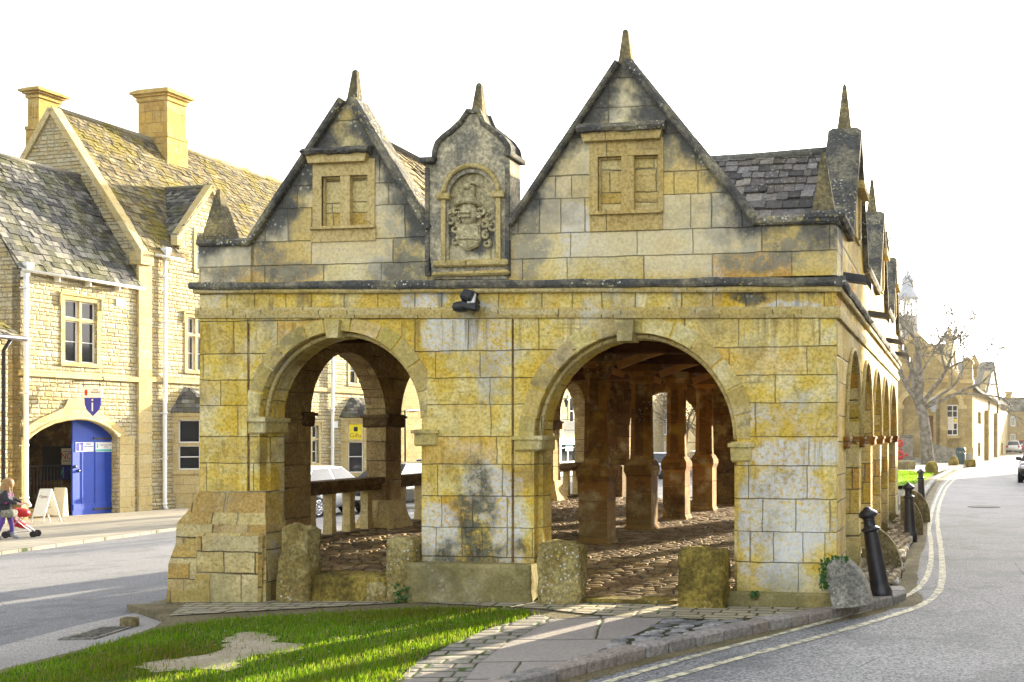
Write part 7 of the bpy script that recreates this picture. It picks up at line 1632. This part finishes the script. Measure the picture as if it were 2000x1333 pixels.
for s_ in (-1, 1):
    fx = .16 if s_ > 0 else -.14; ax = fx-(.06 if s_ < 0 else 0); P, F = skin([(ax, s_*.095, .24), (ax, s_*.095, .08), (ax+.17, s_*.10, .045)], [(0, 1), (1, 2)], [.058, .062, .05]); b = MB(); b.add(P, F, True); b.build('boot', M['grey'], per)
feet = G(10, 1054); fwd = (RT*.96+FW*.28).normalized(); sc = .82; ang = math.atan2(fwd.y, fwd.x)
per.location = feet; per.rotation_euler = (0, 0, ang); per.scale = (sc,)*3
bag = thing('backpack', 'bright pink backpack worn by the person with the pushchair', 'backpack', (0, 0, 0)); b = MB(); b.rock((-.24, -.03, 1.10), (.24, .32, .42), None, .06, 2, 5, .45, 4); b.build('bag', M['pink'], bag)
b = MB()
for s_ in (-1, 1): b.tube([V((-.13, s_*.1, 1.27)), V((.02, s_*.13, 1.43)), V((.16, s_*.14, 1.28)), V((.08, s_*.15, 1.05)), V((-.13, s_*.12, .96))], .018, 6)
b.build('strap', M['pink'], bag); b = MB(); b.rbox((-.36, -.03, 1.02), (.05, .22, .18), None, .02); b.build('pocket', M['pink'], bag)
bag.location = feet; bag.rotation_euler = (0, 0, ang); bag.scale = (sc,)*3
ps_ = thing('pushchair', 'red pushchair with silver frame and black wheels pushed along the pavement', 'pushchair', (0, 0, 0))
b = MB()
for s_ in (-1, 1):
    y = s_*.20; b.tube([V((-.38, y, 1.0)), V((-.30, y, .96)), V((.62, y, .12))], .016, 7); b.tube([V((-.22, y, .14)), V((.18, y, .62)), V((.22, y, .70))], .014, 7); b.tube([V((-.22, y, .14)), V((.5, y, .22))], .012, 6)
b.tube([V((-.38, -.2, 1.0)), V((-.38, .2, 1.0))], .018, 7); b.tube([V((.6, -.2, .13)), V((.6, .2, .13))], .012, 6); b.tube([V((-.22, -.2, .14)), V((-.22, .2, .14))], .012, 6); b.build('frame', M['chrome'], ps_)
for x in (-.22, .62):
    for s_ in (-1, 1):
        b = MB(); m_ = Matrix.Rotation(math.pi/2, 3, 'X'); c = V((x, s_*.22, .12)); b.lathe([(.07, -.02), (.115, -.02), (.122, 0), (.115, .02), (.07, .02)], c, 16, m_)
        for k in range(5): a = k*1.2566; b.tube([c, c+V((.09*math.cos(a), 0, .09*math.sin(a)))], .010, 4)
        b.build('wheel', M['tyre'], ps_)
b = MB(); b.rock((.10, 0, .46), (.55, .38, .18), Matrix.Rotation(.35, 3, 'Y'), .05, 2, 4, .5, 3); b.rock((-.02, 0, .62), (.14, .36, .5), Matrix.Rotation(-.5, 3, 'Y'), .05, 2, 4, .5, 4); b.build('seat', M['red'], ps_)
b = MB(); b.rock((.20, 0, .86), (.46, .40, .26), Matrix.Rotation(.25, 3, 'Y'), .05, 2, 5, .8, 6); b.build('canopy', M['red'], ps_)
ps_.location = feet+fwd*-.08+FW*.5; ps_.rotation_euler = (0, 0, ang); ps_.scale = (.70,)*3
# sandwich board on the pavement
sb = G(90, 1022); k = (sb-CAM).dot(FW)/FPX; brd = thing('sandwich_board', 'white folding sandwich board standing on the pavement before the gateway', 'sandwich board', sb)
h = 66*k; vv_ = (sb-CAM); vv_.z = 0; ax = (Matrix.Rotation(math.radians(48), 3, 'Z') @ vv_).normalized(); px_ = V((ax.y, -ax.x, 0)); sp_ = h*.36; wdt = h*.40
for s_ in (-1, 1):
    d = (UP*h-px_*s_*sp_).normalized(); n = ax.cross(d)*s_; n = n if n.dot(px_*s_) > 0 else -n; O = sb+px_*s_*sp_; lh = (UP*h-px_*s_*sp_).length
    b = MB(); b.fbox(O, ax, d, ax.cross(d), -wdt/2, wdt/2, lh*.22, lh, -.015, .015); pn = inherit(b.build('panel', M['cream'], brd), brd)
    b = MB()
    for e in (-1, 1): b.tube([O+ax*e*wdt*.47, O+ax*e*wdt*.47+d*lh], .022, 6)
    b.tube([O-ax*wdt*.47+d*lh, O+ax*wdt*.47+d*lh], .022, 6); b.build('leg', M['white'], brd)
    if s_ < 0: pass
    U_ = ax if ax.cross(d).dot(px_*s_) > 0 else -ax
    text('Open', wdt*.30, O+d*lh*.78+n*.02, U_, d, M['brown'], 'lettering', pn)
b = MB(); b.tube([sb-px_*sp_*.55+UP*h*.45, sb+px_*sp_*.55+UP*h*.45], .01, 5); b.build('stay', M['chrome'], brd)
# ---------------------------------------------------------------- houses on the east side of the lane (just out of view) that shade it
def rowhouse(x, y0, y1, h, hr, deep, label):
    ho = thing('stone_house', label, 'house', (x, (y0+y1)/2, -.2)); O = V((x, 0, 0)); N = V((-1, 0, 0)); U = V((0, -1, 0)); hs_ = []
    k = y0+1.2
    while k < y1-2:
        for z in (1.0, 3.6): hs_.append([(-k-1.1, z), (-k, z), (-k, z+1.4), (-k-1.1, z+1.4)])
        k += 3.0
    b = MB(); b.prism([(-y1, -.6), (-y0, -.6), (-y0, h), (-y1, h)], hs_, O, U, Z_, N, -.4, 0)
    for yy in (y0, y1): b.prism([(0, -.6), (deep, -.6), (deep, h), (deep/2, hr), (0, h)], None, V((x, yy, 0)), X_, Z_, V((0, -1, 0)), -.15, .15)
    b.build('wall', M['lstone'], ho); b = MB(); gl = MB()
    for q in hs_:
        b.prism(q, [[(q[0][0]+.08, q[0][1]+.08), (q[1][0]-.08, q[1][1]+.08), (q[2][0]-.08, q[2][1]-.08), (q[3][0]+.08, q[3][1]-.08)]], O, U, Z_, N, -.2, -.1); gl.prism(q, None, O, U, Z_, N, -.25, -.2)
    b.build('window', M['white'], ho); gl.build('pane', M['glass'], ho)
    b = MB(); b.quad(V((x-.3, y1, h-.1)), V((x-.3, y0, h-.1)), V((x+deep/2, y0, hr)), V((x+deep/2, y1, hr)), col=(.3, .27, .2)); b.quad(V((x+deep+.3, y0, h-.1)), V((x+deep+.3, y1, h-.1)), V((x+deep/2, y1, hr)), V((x+deep/2, y0, hr)), col=(.3, .27, .2)); b.build('roof', M['tile_dark'], ho)
for a in ROW: rowhouse(*a)
# ---------------------------------------------------------------- light and camera
sd = V((math.sin(SUN_AZ)*math.cos(SUN_EL), math.cos(SUN_AZ)*math.cos(SUN_EL), math.sin(SUN_EL)))
sl_ = bpy.data.lights.new('sun', 'SUN'); sl_.energy = SUN_E; sl_.angle = math.radians(.5); sl_.color = (1.0, .86, .62)
so = bpy.data.objects.new('sun', sl_); COL.objects.link(so); so.rotation_euler = sd.to_track_quat('Z', 'Y').to_euler()
wd_ = bpy.data.worlds.new('World'); SC.world = wd_; wd_.use_nodes = True; nt = wd_.node_tree; nt.nodes.clear()
sky = nt.nodes.new('ShaderNodeTexSky'); sky.sky_type = 'NISHITA'; sky.sun_disc = False; sky.sun_elevation = SUN_EL; sky.sun_rotation = SUN_AZ; sky.dust_density = 4.0; sky.air_density = 1.0; sky.ozone_density = 1.0
hsv = nt.nodes.new('ShaderNodeHueSaturation'); hsv.inputs['Saturation'].default_value = SKY_SAT
bg = nt.nodes.new('ShaderNodeBackground'); bg.inputs[1].default_value = SKY_E; wo = nt.nodes.new('ShaderNodeOutputWorld')
nt.links.new(sky.outputs[0], hsv.inputs['Color']); nt.links.new(hsv.outputs[0], bg.inputs[0]); nt.links.new(bg.outputs[0], wo.inputs[0])
cd = bpy.data.cameras.new('camera'); cam = bpy.data.objects.new('camera', cd); COL.objects.link(cam); SC.camera = cam
cam.location = CAM; cam.rotation_euler = (math.pi/2, 0, ANG); cd.sensor_width = 36; cd.lens = FPX*36/2000; cd.shift_x = (1000-CX)/2000; cd.shift_y = (CY-666.5)/2000; cd.clip_start = .1; cd.clip_end = 3000
SC.view_settings.view_transform = 'Standard'; SC.view_settings.look = 'None'; SC.view_settings.exposure = EXPO; SC.view_settings.gamma = 1
SC.render.engine = 'CYCLES'; SC.cycles.max_bounces = 6; SC.cycles.diffuse_bounces = 4
# ---------------------------------------------------------------- the bright low-sun air
hb = MB(); hb.box((0, 420, 7.4), (1440, 1000, 22.8)); hz_o = hb.build('haze', None); hz_o['kind'] = 'stuff'; hz_o['label'] = 'pale bright haze of low sun over the street'
hm = bpy.data.materials.new('haze air'); hm.use_nodes = True; hn = hm.node_tree; hn.nodes.clear(); ho_ = hn.nodes.new('ShaderNodeOutputMaterial'); pv = hn.nodes.new('ShaderNodeVolumePrincipled')
pv.inputs['Color'].default_value = (1, .97, .9, 1); pv.inputs['Density'].default_value = HAZE; pv.inputs['Anisotropy'].default_value = .55; hn.links.new(pv.outputs[0], ho_.inputs['Volume']); hz_o.data.materials.append(hm)
